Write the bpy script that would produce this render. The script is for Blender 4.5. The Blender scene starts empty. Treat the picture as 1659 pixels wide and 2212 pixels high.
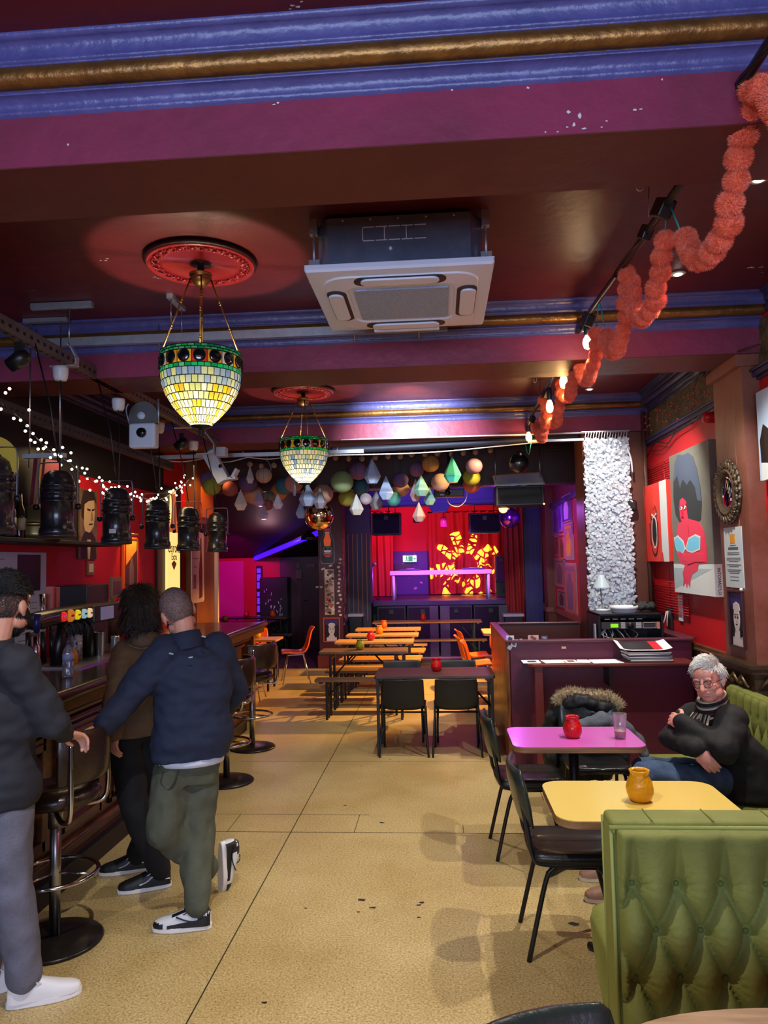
import bpy, bmesh, math, random
import numpy as np
from mathutils import Vector, Matrix, noise, Euler
sc = bpy.context.scene
C = sc.collection
R = math.radians
pi = math.pi
rnd = random.Random(7)

# ---------------------------------------------------------------- camera (standing eye height, phone lens)
F, CX, CY, EYE = 1590.0, 829.5, 1106.0, 1.83
def camera_basis():
    d = Vector((948 - CX, -(1212 - CY), F)).normalized()
    h = Vector((1, .020, 0))
    z = d.cross(h)
    if z.y < 0: z = -z
    z.normalize()
    x = z.cross(d)
    if x.x < 0: x = -x
    return x, d, z
BX, BY, BZ = camera_basis()          # room axes seen in (right, up, forward)
cam_data = bpy.data.cameras.new('camera')
cam = bpy.data.objects.new('camera', cam_data)
C.objects.link(cam)
cam_data.sensor_fit = 'AUTO'; cam_data.sensor_width = 36
cam_data.lens = F / 2212 * 36
cam_data.clip_start = .02
right = Vector((BX.x, BY.x, BZ.x)); up = Vector((BX.y, BY.y, BZ.y)); fwd = Vector((BX.z, BY.z, BZ.z))
cam.matrix_world = Matrix(((right.x, up.x, -fwd.x, 0), (right.y, up.y, -fwd.y, 0), (right.z, up.z, -fwd.z, EYE), (0, 0, 0, 1)))
sc.camera = cam
def _ray(u, v):
    c = Vector((u - CX, CY - v, F))
    return Vector((BX.dot(c), BY.dot(c), BZ.dot(c)))
def PY(u, v, y): w = _ray(u, v); w *= y / w.y; return Vector((w.x, y, w.z + EYE))
def PZ(u, v, z): w = _ray(u, v); w *= (z - EYE) / w.z; return Vector((w.x, w.y, z))
def PX(u, v, x): w = _ray(u, v); w *= x / w.x; return Vector((x, w.y, w.z + EYE))

# ---------------------------------------------------------------- view
sc.view_settings.view_transform = 'Standard'
sc.view_settings.look = 'None'
sc.view_settings.exposure = 0.1
sc.view_settings.gamma = 1.0
sc.view_settings.use_curve_mapping = False
cy = sc.cycles
cy.use_denoising = True
cy.max_bounces = 7; cy.diffuse_bounces = 4; cy.glossy_bounces = 3; cy.transmission_bounces = 6; cy.transparent_max_bounces = 8
cy.sample_clamp_indirect = 4.0
cy.caustics_reflective = False; cy.caustics_refractive = False
cy.use_adaptive_sampling = True
cy.adaptive_threshold = .02

# ---------------------------------------------------------------- world and lights
W = bpy.data.worlds.new('world'); sc.world = W; W.use_nodes = True
W.node_tree.nodes['Background'].inputs[0].default_value = (.55, .65, 1, 1)
W.node_tree.nodes['Background'].inputs[1].default_value = .12
def light(name, kind, loc, energy, col, aim=None, size=.1, size_y=None, angle=60, blend=.5):
    L = bpy.data.lights.new(name, kind); L.energy = energy; L.color = col
    o = bpy.data.objects.new(name, L); C.objects.link(o); o.location = loc
    if kind == 'AREA':
        L.shape = 'RECTANGLE' if size_y else 'DISK'; L.size = size
        if size_y: L.size_y = size_y
    elif kind == 'SPOT':
        L.spot_size = R(angle); L.spot_blend = blend; L.shadow_soft_size = size
    elif kind == 'POINT': L.shadow_soft_size = size
    if aim is not None:
        o.rotation_euler = (Vector(aim) - Vector(loc)).to_track_quat('-Z', 'Y').to_euler()
    return o
COOL = (.54, .69, 1.0); WHITE = (1, .93, .82); WARM = (1, .72, .36)
# daylight through the street windows behind the camera
light('street_window_light', 'AREA', (-.5, -2.9, 2.1), 290, COOL, aim=(-.5, 2.2, 4.6), size=4.6, size_y=2.0)
# recessed ceiling spots: the three in the picture along X = 1.55 and unseen ones, some added only to brighten curtain and lanterns
light('ceiling_spot_and_fill_light', 'SPOT', (1.5, 6.25, 3.5), 230, WHITE, aim=(1.75, 7.7, 1.2), size=.03, angle=96, blend=.6)  # unseen spot added to brighten the petal curtain and paintings
for i, (x, y, e) in enumerate(((1.55, 3.48, 190), (1.54, 4.63, 190), (1.62, 7.75, 60), (-.55, 1.9, 200), (1.55, 2.5, 150), (-1.9, 1.0, 50), (-.5, 6.6, 160))):
    light('ceiling_spot_and_fill_light', 'SPOT', (x, y, 3.5), e, WHITE, aim=(x - (.25 if x > 0 else 0), y + .05, 0), size=.03, angle=104, blend=.6)
# amber lamp by the hanging speaker, washing the benches
light('amber_wash_light', 'SPOT', PY(1089, 1094, 11.2) + Vector((0, -.05, -.03)), 950, (1, .50, .10), aim=(-.8, 10.6, .3), size=.05, angle=78, blend=.35)
light('bench_wash_light', 'SPOT', (.9, 8.9, 3.25), 210, (1, .60, .18), aim=(-1.3, 11.0, .5), size=.04, angle=70, blend=.3)
# stage
light('stage_magenta_light', 'AREA', (-.95, 15.2, 3.2), 48, (1, .05, .3), aim=(-.9, 17.3, 1.6), size=.5)
light('stage_violet_light', 'SPOT', (.1, 13.7, 2.8), 420, (.62, .12, 1), aim=(0, 15.1, 1.35), size=.08, angle=84, blend=.5)
light('stage_red_light', 'AREA', (1.1, 15.2, 3.2), 22, (1, .06, .04), aim=(1.2, 17.3, 1.8), size=.4)
light('proscenium_violet_light', 'AREA', (0, 13.5, 3.3), 20, (.25, .10, 1), aim=(0, 14.4, 2.7), size=2.2, size_y=.3)
light('alcove_magenta_light', 'SPOT', (-3.9, 13.8, 2.3), 120, (1, .02, .8), aim=(-4.5, 16.0, 1.3), size=.1, angle=75, blend=.8)
light('poster_violet_light', 'SPOT', (.9, 12.2, 2.75), 70, (.5, .1, 1), aim=(2.0, 11.6, 2.3), size=.05, angle=46, blend=.7)
light('lantern_fill_light', 'SPOT', (-.3, 6.9, 3.42), 330, (.86, .92, 1), aim=(-.2, 9.6, 2.75), size=.04, angle=80, blend=.7)  # unseen spot added to brighten the paper lanterns, no fitting there
light('bar_fill_light', 'AREA', (-2.75, 6.5, 2.8), 16, WARM, aim=(-3.2, 6.8, 1.0), size=1.6, size_y=.4)
light('pilaster_orange_light', 'SPOT', (-2.75, 9.3, 3.3), 60, (1, .42, .10), aim=(-3.28, 9.9, 2.4), size=.05, angle=60, blend=.6)
light('rear_room_light', 'POINT', (-3.2, 13.6, 2.2), 10, (1, .5, .6), size=.15)

# ---------------------------------------------------------------- materials
def lin(c):
    r = []
    for v in c[:3]:
        v = v / 255
        r.append(v / 12.92 if v <= .04045 else ((v + .055) / 1.055) ** 2.4)
    return (*r, 1)
MATS = {}
def M(name, col, rough=.5, metal=0, var=None, bump=None, coat=0, emit=None, alpha=1, trans=0, sheen=0, col2=None, spec=.5, ior=1.45, obj=True, sss=0, transl=0, tscale=1):
    """var=(scale, amount) mottles between col and col2; bump=(scale, strength)"""
    if name in MATS: return MATS[name]
    m = bpy.data.materials.new(name); m.use_nodes = True
    nt = m.node_tree; N = nt.nodes; L = nt.links
    b = N['Principled BSDF']; I = b.inputs
    I['Base Color'].default_value = lin(col); I['Roughness'].default_value = rough; I['Metallic'].default_value = metal
    I['IOR'].default_value = ior; I['Specular IOR Level'].default_value = spec
    if coat: I['Coat Weight'].default_value = coat; I['Coat Roughness'].default_value = .1
    if trans: I['Transmission Weight'].default_value = trans
    if sheen: I['Sheen Weight'].default_value = sheen; I['Sheen Roughness'].default_value = .4; I['Sheen Tint'].default_value = lin(col2 or col)
    if alpha < 1: I['Alpha'].default_value = alpha
    if sss: I['Subsurface Weight'].default_value = sss; I['Subsurface Radius'].default_value = (.02, .008, .004)
    if emit: I['Emission Color'].default_value = lin(emit[0]); I['Emission Strength'].default_value = emit[1]
    if var or bump:
        tc = N.new('ShaderNodeTexCoord')
    if var:
        n = N.new('ShaderNodeTexNoise'); n.inputs['Scale'].default_value = var[0]; n.inputs['Detail'].default_value = 6; n.inputs['Roughness'].default_value = .65
        L.new(tc.outputs['Object' if obj else 'Generated'], n.inputs['Vector'])
        r = N.new('ShaderNodeMapRange'); r.inputs['From Min'].default_value = .35; r.inputs['From Max'].default_value = .65; r.inputs['To Max'].default_value = var[1]
        L.new(n.outputs['Fac'], r.inputs['Value'])
        x = N.new('ShaderNodeMix'); x.data_type = 'RGBA'
        x.inputs['A'].default_value = lin(col); x.inputs['B'].default_value = lin(col2 or tuple(v * .5 for v in col))
        L.new(r.outputs['Result'], x.inputs['Factor']); L.new(x.outputs['Result'], I['Base Color'])
    if bump:
        n = N.new('ShaderNodeTexNoise'); n.inputs['Scale'].default_value = bump[0]; n.inputs['Detail'].default_value = 5
        L.new(tc.outputs['Object'], n.inputs['Vector'])
        bp = N.new('ShaderNodeBump'); bp.inputs['Strength'].default_value = bump[1]; bp.inputs['Distance'].default_value = .02
        L.new(n.outputs['Fac'], bp.inputs['Height']); L.new(bp.outputs['Normal'], I['Normal'])
    if transl:
        t = N.new('ShaderNodeBsdfTranslucent'); t.inputs['Color'].default_value = tuple(q * tscale for q in lin(col)[:3]) + (1,)
        mx = N.new('ShaderNodeMixShader'); mx.inputs['Fac'].default_value = transl
        L.new(b.outputs['BSDF'], mx.inputs[1]); L.new(t.outputs['BSDF'], mx.inputs[2])
        L.new(mx.outputs['Shader'], N['Material Output'].inputs['Surface'])
    MATS[name] = m
    return m
def nodes_of(m): return m.node_tree.nodes, m.node_tree.links

# floor: speckled ochre sheet flooring with fine joints
def floor_material():
    m = M('speckled_floor', (206, 176, 112), .32, spec=.45)
    N, L = nodes_of(m); b = N['Principled BSDF']
    tc = N.new('ShaderNodeTexCoord')
    def nz(scale, det, rough=.6):
        n = N.new('ShaderNodeTexNoise'); n.inputs['Scale'].default_value = scale; n.inputs['Detail'].default_value = det; n.inputs['Roughness'].default_value = rough
        L.new(tc.outputs['Object'], n.inputs['Vector']); return n
    def ramp(src, pts):
        r = N.new('ShaderNodeValToRGB'); L.new(src.outputs['Fac'], r.inputs['Fac'])
        e = r.color_ramp.elements
        while len(e) < len(pts): e.new(.5)
        for el, (p, c) in zip(e, pts): el.position = p; el.color = lin(c)
        return r
    base = ramp(nz(95, 4, .75), ((.30, (92, 76, 44)), (.43, (172, 148, 96)), (.55, (198, 176, 124)), (.72, (228, 212, 168))))
    big = ramp(nz(1.3, 5), ((.35, (215, 200, 165)), (.6, (255, 255, 255))))
    mx = N.new('ShaderNodeMix'); mx.data_type = 'RGBA'; mx.blend_type = 'MULTIPLY'; mx.inputs['Factor'].default_value = .55
    L.new(base.outputs['Color'], mx.inputs['A']); L.new(big.outputs['Color'], mx.inputs['B'])
    L.new(mx.outputs['Result'], b.inputs['Base Color'])
    rr = N.new('ShaderNodeMapRange'); rr.inputs['To Min'].default_value = .24; rr.inputs['To Max'].default_value = .5
    L.new(nz(3, 4).outputs['Fac'], rr.inputs['Value']); L.new(rr.outputs['Result'], b.inputs['Roughness'])
    return m
def wood_material(name, c1, c2, rough=.35, scale=(1, 12, 12), spec=.5):
    if name in MATS: return MATS[name]
    m = M(name, c1, rough, spec=spec); N, L = nodes_of(m); b = N['Principled BSDF']
    tc = N.new('ShaderNodeTexCoord'); mp = N.new('ShaderNodeMapping'); mp.inputs['Scale'].default_value = scale
    n = N.new('ShaderNodeTexNoise'); n.inputs['Scale'].default_value = 3; n.inputs['Detail'].default_value = 6; n.inputs['Distortion'].default_value = .6
    r = N.new('ShaderNodeValToRGB'); r.color_ramp.elements[0].position = .35; r.color_ramp.elements[1].position = .65
    r.color_ramp.elements[0].color = lin(c1); r.color_ramp.elements[1].color = lin(c2)
    L.new(tc.outputs['Object'], mp.inputs['Vector']); L.new(mp.outputs['Vector'], n.inputs['Vector']); L.new(n.outputs['Fac'], r.inputs['Fac'])
    L.new(r.outputs['Color'], b.inputs['Base Color'])
    bp = N.new('ShaderNodeBump'); bp.inputs['Strength'].default_value = .12; bp.inputs['Distance'].default_value = .01
    L.new(n.outputs['Fac'], bp.inputs['Height']); L.new(bp.outputs['Normal'], b.inputs['Normal'])
    return m

# ---------------------------------------------------------------- mesh helpers
def sph_pts(c, r, nu, nv):
    v = []; f = []
    rx, ry, rz = (r, r, r) if not hasattr(r, '__len__') else r
    v.append((c[0], c[1], c[2] + rz))
    for j in range(1, nv):
        t = pi * j / nv
        for i in range(nu):
            a = 2 * pi * i / nu
            v.append((c[0] + rx * math.sin(t) * math.cos(a), c[1] + ry * math.sin(t) * math.sin(a), c[2] + rz * math.cos(t)))
    v.append((c[0], c[1], c[2] - rz))
    for i in range(nu): f.append((0, 1 + i, 1 + (i + 1) % nu))
    for j in range(nv - 2):
        for i in range(nu):
            a = 1 + j * nu + i; b = 1 + j * nu + (i + 1) % nu
            f.append((a, a + nu, b + nu, b))
    e = len(v) - 1; s = 1 + (nv - 2) * nu
    for i in range(nu): f.append((s + (i + 1) % nu, s + i, e))
    return v, f
class MB:
    def __init__(s): s.v = []; s.f = []; s.m = []; s.s = []
    def add(s, v, f, mi=0, smooth=False):
        o = len(s.v); s.v.extend([tuple(p) for p in v])
        for q in f: s.f.append(tuple(i + o for i in q)); s.m.append(mi); s.s.append(smooth)
        return s
    def bx(s, x0, x1, y0, y1, z0, z1, mi=0):
        v = [(x, y, z) for x in (x0, x1) for y in (y0, y1) for z in (z0, z1)]
        f = [(0, 1, 3, 2), (4, 6, 7, 5), (0, 4, 5, 1), (2, 3, 7, 6), (0, 2, 6, 4), (1, 5, 7, 3)]
        return s.add(v, f, mi)
    def box(s, c, d, mi=0, rot=None):
        v = [Vector((x * d[0] / 2, y * d[1] / 2, z * d[2] / 2)) for x in (-1, 1) for y in (-1, 1) for z in (-1, 1)]
        if rot: e = Euler(rot).to_matrix(); v = [e @ p for p in v]
        v = [p + Vector(c) for p in v]
        return s.add(v, [(0, 1, 3, 2), (4, 6, 7, 5), (0, 4, 5, 1), (2, 3, 7, 6), (0, 2, 6, 4), (1, 5, 7, 3)], mi)
    def tube(s, pts, r, n=8, mi=0, closed=False, flat=1.0, upv=None):
        pts = [Vector(p) for p in pts]; k = len(pts)
        rs = r if hasattr(r, '__len__') else [r] * k
        v = []; f = []; ref = None
        for i, p in enumerate(pts):
            if closed: t = pts[(i + 1) % k] - pts[i - 1]
            else: t = pts[min(i + 1, k - 1)] - pts[max(i - 1, 0)]
            if t.length < 1e-9: t = Vector((0, 0, 1))
            t.normalize()
            if upv is not None: a = t.cross(Vector(upv))
            elif ref is None: a = t.cross(Vector((0, 0, 1)) if abs(t.z) < .9 else Vector((1, 0, 0)))
            else: a = ref - t * ref.dot(t)
            if a.length < 1e-6: a = t.orthogonal()
            a.normalize(); ref = a; b = t.cross(a)
            for j in range(n):
                g = 2 * pi * j / n
                v.append(p + (a * math.cos(g) + b * math.sin(g) * flat) * rs[i])
        for i in range(k if closed else k - 1):
            for j in range(n):
                q = (i + 1) % k
                f.append((i * n + j, i * n + (j + 1) % n, q * n + (j + 1) % n, q * n + j))
        if not closed:
            f.append(tuple(range(n - 1, -1, -1))); f.append(tuple(range((k - 1) * n, k * n)))
        return s.add(v, f, mi, True)
    def lathe(s, prof, n=24, c=(0, 0, 0), mi=0, axis='z', mis=None):
        v = []; f = []
        for r, h in prof:
            for j in range(n):
                a = 2 * pi * j / n
                p = (r * math.cos(a), r * math.sin(a), h)
                if axis == 'x': p = (h, r * math.cos(a), r * math.sin(a))
                if axis == 'y': p = (r * math.sin(a), h, r * math.cos(a))
                v.append((p[0] + c[0], p[1] + c[1], p[2] + c[2]))
        for i in range(len(prof) - 1):
            for j in range(n):
                f.append((i * n + j, i * n + (j + 1) % n, (i + 1) * n + (j + 1) % n, (i + 1) * n + j))
        if prof[0][0] > 1e-4: f.append(tuple(range(n - 1, -1, -1)))
        if prof[-1][0] > 1e-4: f.append(tuple(range((len(prof) - 1) * n, len(prof) * n)))
        return s.add(v, f, mi, True)
    def sphere(s, c, r, nu=16, nv=10, mi=0):
        v, f = sph_pts(c, r, nu, nv); return s.add(v, f, mi, True)
    def prism(s, poly, z0, z1, mi=0, plane='xy'):
        """extrude a 2-D outline; plane says which axes the outline uses"""
        n = len(poly)
        def w(p, h):
            if plane == 'xy': return (p[0], p[1], h)
            if plane == 'xz': return (p[0], h, p[1])
            return (h, p[0], p[1])
        v = [w(p, z0) for p in poly] + [w(p, z1) for p in poly]
        f = [tuple(range(n - 1, -1, -1)), tuple(range(n, 2 * n))] + [(i, (i + 1) % n, n + (i + 1) % n, n + i) for i in range(n)]
        return s.add(v, f, mi)
    def cap(s, p0, p1, r0, r1, n=14, mi=0):
        """tapered limb with round ends"""
        p0 = Vector(p0); p1 = Vector(p1); t = (p1 - p0)
        if t.length < 1e-6: return s.sphere(p0, max(r0, r1), n, 8, mi)
        t.normalize(); k = 4; pts = []; rs = []
        for i in range(k + 1):
            a = pi / 2 * i / k; pts.append(p0 - t * r0 * math.cos(a)); rs.append(max(r0 * math.sin(a), 1e-4))
        for i in range(k + 1):
            a = pi / 2 * i / k; pts.append(p1 + t * r1 * math.sin(a)); rs.append(max(r1 * math.cos(a), 1e-4))
        return s.tube(pts, rs, n, mi)
    def chain(s, pts, rs, n=14, mi=0):
        for i in range(len(pts) - 1): s.cap(pts[i], pts[i + 1], rs[i], rs[i + 1], n, mi)
        return s
    def loft(s, rings, n=28, mi=0, p=2.0):
        """rings of (centre, rx, ry[, yaw]) stacked roughly upward, closed at both ends"""
        v = []; f = []
        for rg in rings:
            c, rx, ry = rg[:3]; yaw = rg[3] if len(rg) > 3 else 0; pitch = rg[4] if len(rg) > 4 else 0
            m = Euler((pitch, 0, yaw)).to_matrix()
            for j in range(n):
                a = 2 * pi * j / n; ca, sa = math.cos(a), math.sin(a)
                q = Vector((rx * math.copysign(abs(ca) ** (2 / p), ca), ry * math.copysign(abs(sa) ** (2 / p), sa), 0))
                v.append(m @ q + Vector(c))
        k = len(rings)
        for i in range(k - 1):
            for j in range(n): f.append((i * n + j, i * n + (j + 1) % n, (i + 1) * n + (j + 1) % n, (i + 1) * n + j))
        f.append(tuple(range(n - 1, -1, -1))); f.append(tuple(range((k - 1) * n, k * n)))
        return s.add(v, f, mi, True)
    def xf(s, m, start=0):
        for i in range(start, len(s.v)): s.v[i] = tuple(m @ Vector(s.v[i]))
        return s
    def mesh(s, name, mats):
        me = bpy.data.meshes.new(name); me.from_pydata(s.v, [], s.f)
        if not isinstance(mats, (list, tuple)): mats = [mats]
        for m in mats: me.materials.append(m)
        me.polygons.foreach_set('material_index', s.m); me.polygons.foreach_set('use_smooth', s.s)
        me.update(); return me
    def build(s, name, mats, parent=None, bevel=0, seg=2, loc=None, rot=None, fixn=True):
        me = s.mesh(name, mats)
        if fixn:
            bm = bmesh.new(); bm.from_mesh(me); bmesh.ops.recalc_face_normals(bm, faces=bm.faces); bm.to_mesh(me); bm.free()
        o = bpy.data.objects.new(name, me); C.objects.link(o)
        if parent: o.parent = parent
        if loc is not None: o.location = loc
        if rot is not None: o.rotation_euler = rot
        if bevel:
            b = o.modifiers.new('edge', 'BEVEL'); b.width = bevel; b.segments = seg; b.limit_method = 'ANGLE'; b.angle_limit = R(40); b.harden_normals = False
        return o
def tag(o, label=None, cat=None, group=None, kind=None):
    if label: o['label'] = label
    if cat: o['category'] = cat
    if group: o['group'] = group
    if kind: o['kind'] = kind
    return o
def thing(name, label, cat, loc=(0, 0, 0), rz=0, group=None, rot=None):
    o = bpy.data.objects.new(name, None); C.objects.link(o); o.empty_display_size = .05
    o.location = loc; o.rotation_euler = rot or (0, 0, rz)
    return tag(o, label, cat, group)
def dup(src, loc=None, rz=None, label=None, rot=None, group=None, scale=None):
    def rec(o, parent):
        c = o.copy(); C.objects.link(c)
        if parent: c.parent = parent
        for ch in list(kids.get(o, ())): rec(ch, c)
        return c
    kids = {}
    for ob in src.children_recursive: kids.setdefault(ob.parent, []).append(ob)
    r = rec(src, None)
    if loc is not None: r.location = loc
    if rz is not None: r.rotation_euler = (0, 0, rz)
    if rot is not None: r.rotation_euler = rot
    if scale is not None: r.scale = scale if hasattr(scale, '__len__') else (scale,) * 3
    if label: r['label'] = label
    if group: r['group'] = group
    return r
def struct(name, mb, mats, bevel=0, parent=None):
    o = mb.build(name, mats, parent, bevel)
    if parent is None: o['kind'] = 'structure'
    return o
def text(name, body, size, loc, rot, mat, parent=None, ext=.001, align='CENTER', sx=1):
    cu = bpy.data.curves.new(name, 'FONT'); cu.body = body; cu.size = size; cu.extrude = ext; cu.align_x = align; cu.align_y = 'CENTER'; cu.resolution_u = 2
    cu.materials.append(mat)
    o = bpy.data.objects.new(name, cu); C.objects.link(o)
    me = bpy.data.meshes.new_from_object(o.evaluated_get(bpy.context.evaluated_depsgraph_get())); bpy.data.objects.remove(o)
    o = bpy.data.objects.new(name, me); C.objects.link(o); o.location = loc; o.rotation_euler = rot; o.scale = (sx, 1, 1)
    if parent: o.parent = parent
    return o
def smooth_path(pts, k=6, closed=False):
    """Catmull-Rom through points"""
    P = [Vector(p) for p in pts]; n = len(P); out = []
    rng = range(n) if closed else range(n - 1)
    for i in rng:
        if closed: a, b, c, d = P[i - 1], P[i], P[(i + 1) % n], P[(i + 2) % n]
        else: a, b, c, d = P[max(i - 1, 0)], P[i], P[i + 1], P[min(i + 2, n - 1)]
        for j in range(k):
            t = j / k
            out.append(.5 * ((2 * b) + (c - a) * t + (2 * a - 5 * b + 4 * c - d) * t * t + (3 * b - a - 3 * c + d) * t ** 3))
    if not closed: out.append(P[-1])
    return out
def rrect(w, d, r, k=5, cx=0, cy_=0):
    p = []
    for sx, sy, a0 in ((1, 1, 0), (-1, 1, 90), (-1, -1, 180), (1, -1, 270)):
        for i in range(k + 1):
            a = R(a0 + 90 * i / k)
            p.append((cx + sx * (w / 2 - r) + r * math.cos(a), cy_ + sy * (d / 2 - r) + r * math.sin(a)))
    return p
def remesh(name, mb, mat, parent=None, voxel=.012, smooth=3, wrinkle=None, wr=None, post=None, loc=None):
    """weld overlapping solids into one continuous skin"""
    me = mb.mesh(name + '_raw', mat)
    o = bpy.data.objects.new(name, me); C.objects.link(o)
    a = o.modifiers.new('r', 'REMESH'); a.mode = 'VOXEL'; a.voxel_size = voxel; a.use_smooth_shade = True
    if smooth: b = o.modifiers.new('s', 'SMOOTH'); b.iterations = smooth; b.factor = .5
    dg = bpy.context.evaluated_depsgraph_get()
    ev = o.evaluated_get(dg); me2 = bpy.data.meshes.new_from_object(ev)
    o.modifiers.clear(); o.data = me2; me2.name = name; bpy.data.meshes.remove(me)
    if not me2.materials: me2.materials.append(mat if not isinstance(mat, (list, tuple)) else mat[0])
    if wrinkle:
        n = len(me2.vertices); co = np.empty(n * 3); me2.vertices.foreach_get('co', co); co = co.reshape(-1, 3)
        no = np.empty(n * 3); me2.vertices.foreach_get('normal', no); no = no.reshape(-1, 3)
        for (amt, sx, sy, sz) in wrinkle:
            d = np.array([noise.noise(Vector((p[0] * sx + 3.1, p[1] * sy, p[2] * sz))) for p in co])
            co = co + no * (d * amt)[:, None]
        me2.vertices.foreach_set('co', co.ravel())
    if post: post(me2)
    me2.polygons.foreach_set('use_smooth', [True] * len(me2.polygons)); me2.update()
    if parent: o.parent = parent
    if loc is not None: o.location = loc
    return o

def thin_glass(name, tint=(255, 255, 255), rough=.02, solid=.06, face=.04):
    if name in MATS: return MATS[name]
    m = bpy.data.materials.new(name); m.use_nodes = True; N = m.node_tree.nodes; L = m.node_tree.links
    N.remove(N['Principled BSDF'])
    t = N.new('ShaderNodeBsdfTransparent'); t.inputs['Color'].default_value = lin(tint)
    g = N.new('ShaderNodeBsdfGlossy'); g.inputs['Roughness'].default_value = rough
    d = N.new('ShaderNodeBsdfDiffuse'); d.inputs['Color'].default_value = lin(tint)
    lw = N.new('ShaderNodeLayerWeight'); lw.inputs['Blend'].default_value = .25
    mr = N.new('ShaderNodeMapRange'); mr.inputs['To Min'].default_value = face; mr.inputs['To Max'].default_value = .75
    L.new(lw.outputs['Fresnel'], mr.inputs['Value'])
    a = N.new('ShaderNodeMixShader'); b = N.new('ShaderNodeMixShader'); b.inputs['Fac'].default_value = solid
    L.new(mr.outputs['Result'], a.inputs['Fac']); L.new(t.outputs[0], a.inputs[1]); L.new(g.outputs[0], a.inputs[2])
    L.new(a.outputs[0], b.inputs[1]); L.new(d.outputs[0], b.inputs[2]); L.new(b.outputs[0], N['Material Output'].inputs['Surface'])
    MATS[name] = m; return m
# ================================================================ THE ROOM
m_ceil = M('ceiling_paint', (96, 26, 30), .42, var=(2.2, .7), col2=(70, 20, 26), bump=(9, .25))
m_beam = M('beam_paint', (114, 46, 66), .45, var=(1.6, .8), col2=(146, 50, 84), bump=(14, .2))
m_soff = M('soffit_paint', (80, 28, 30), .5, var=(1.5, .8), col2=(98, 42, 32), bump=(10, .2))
m_blue = M('cornice_blue', (86, 84, 140), .3, var=(5, .7), col2=(62, 64, 118), bump=(22, .25))
m_navy = M('rail_navy', (46, 44, 86), .35, var=(6, .6), col2=(30, 30, 60))
m_gold = M('cornice_gold', (150, 104, 50), .34, metal=.65, var=(4, .8), col2=(90, 62, 34), bump=(18, .35))
m_red = M('wall_red', (190, 16, 28), .5, var=(1.2, .5), col2=(160, 12, 26), bump=(30, .08))
m_dado = M('dado_maroon', (88, 18, 38), .45, var=(2, .6), col2=(66, 14, 28))
m_brown = M('pillar_brown', (112, 62, 44), .42, var=(2.4, .8), col2=(140, 88, 76), bump=(12, .15))
m_frieze = M('frieze_olive', (104, 96, 66), .5, var=(9, .9), col2=(50, 44, 34), bump=(24, .8))
m_carpet = M('carpet_purple', (92, 34, 74), .9, var=(30, .6), col2=(60, 20, 52))
m_dark = M('rear_paint', (40, 16, 22), .6, var=(2, .6), col2=(24, 12, 16))
m_black = M('matt_black', (16, 16, 18), .5)
m_joint = M('floor_joint', (36, 26, 14), .7)
m_mag = M('alcove_paint', (200, 40, 130), .6)
m_plaster = M('bare_plaster', (196, 196, 200), .8, bump=(40, .5))

fl = MB().bx(-3.5, 2.45, -3.3, 12.9, -.12, 0, 0)
fl.bx(-5.9, 2.45, 12.9, 17.6, -.12, -.001, 1).bx(-1.65, 2.3, 12.9, 14.8, -.01, 0, 0)
fl.bx(-5.9, -3.5, 10.0, 12.9, -.12, -.001, 1)
h = .0006
fl.bx(-1.059, -1.053, -3, 12.9, 0, h, 2); fl.bx(-2.1, 2.2, 5.107, 5.114, 0, h, 2)
for y in (5.46,): fl.bx(-2.0, -.55, y - .002, y + .002, 0, h, 2)
for x in (-2.02, -1.5, -.62, .12): fl.bx(x - .002, x + .002, 5.114, 5.46 if x < -.5 else 5.25, 0, h, 2)
for y in (6.9, 8.6, 10.3, 12.0): fl.bx(-1.9, 2.2, y - .002, y + .002, 0, h, 2)
for x in (.75, 2.0): fl.bx(x - .002, x + .002, 5.8, 12.9, 0, h, 2)
for (u, v, w) in ((780, 1944, .03), (806, 1961, .02), (905, 1955, .018), (905, 1982, .012), (775, 1970, .012), (660, 1962, .012), (572, 2166, .014), (824, 1777, .02), (746, 1740, .015), (780, 1655, .012), (910, 1950, .02), (1240, 1996, .03), (843, 1640, .012)):
    p = PZ(u, v, 0); k = 7
    fl.add([(p.x + w * (.6 + .7 * rnd.random()) * math.cos(2 * pi * i / k), p.y + w * .6 * (.6 + .7 * rnd.random()) * math.sin(2 * pi * i / k), h) for i in range(k)], [tuple(range(k))], 2)
struct('floor', fl, [floor_material(), m_carpet, m_joint])

ce = MB().bx(-3.5, 2.45, -3.3, 8.6, 3.6, 3.75, 0).bx(-5.9, 2.45, 8.6, 17.6, 3.45, 3.75, 1)
# flaked patches in the paint
for (u, v, w) in ((725, 28, .05), (640, 10, .03), (215, 425, .025), (230, 560, .04), (340, 600, .03), (75, 628, .02), (170, 634, .02), (1310, 350, .02), (1315, 360, .012), (960, 347, .01), (1640, 575, .05), (1645, 590, .03)):
    p = PZ(u, v, 3.6)
    for q in range(4):
        k = 6; ox = rnd.uniform(-w, w); oy = rnd.uniform(-w, w) * .6; ww = w * rnd.uniform(.1, .3)
        ce.add([(p.x + ox + ww * (.5 + rnd.random()) * math.cos(2 * pi * i / k), p.y + oy + ww * .5 * (.5 + rnd.random()) * math.sin(2 * pi * i / k), 3.5993) for i in range(k)], [tuple(range(k))], 2)
struct('ceiling', ce, [m_ceil, m_dark, m_plaster])

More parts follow.
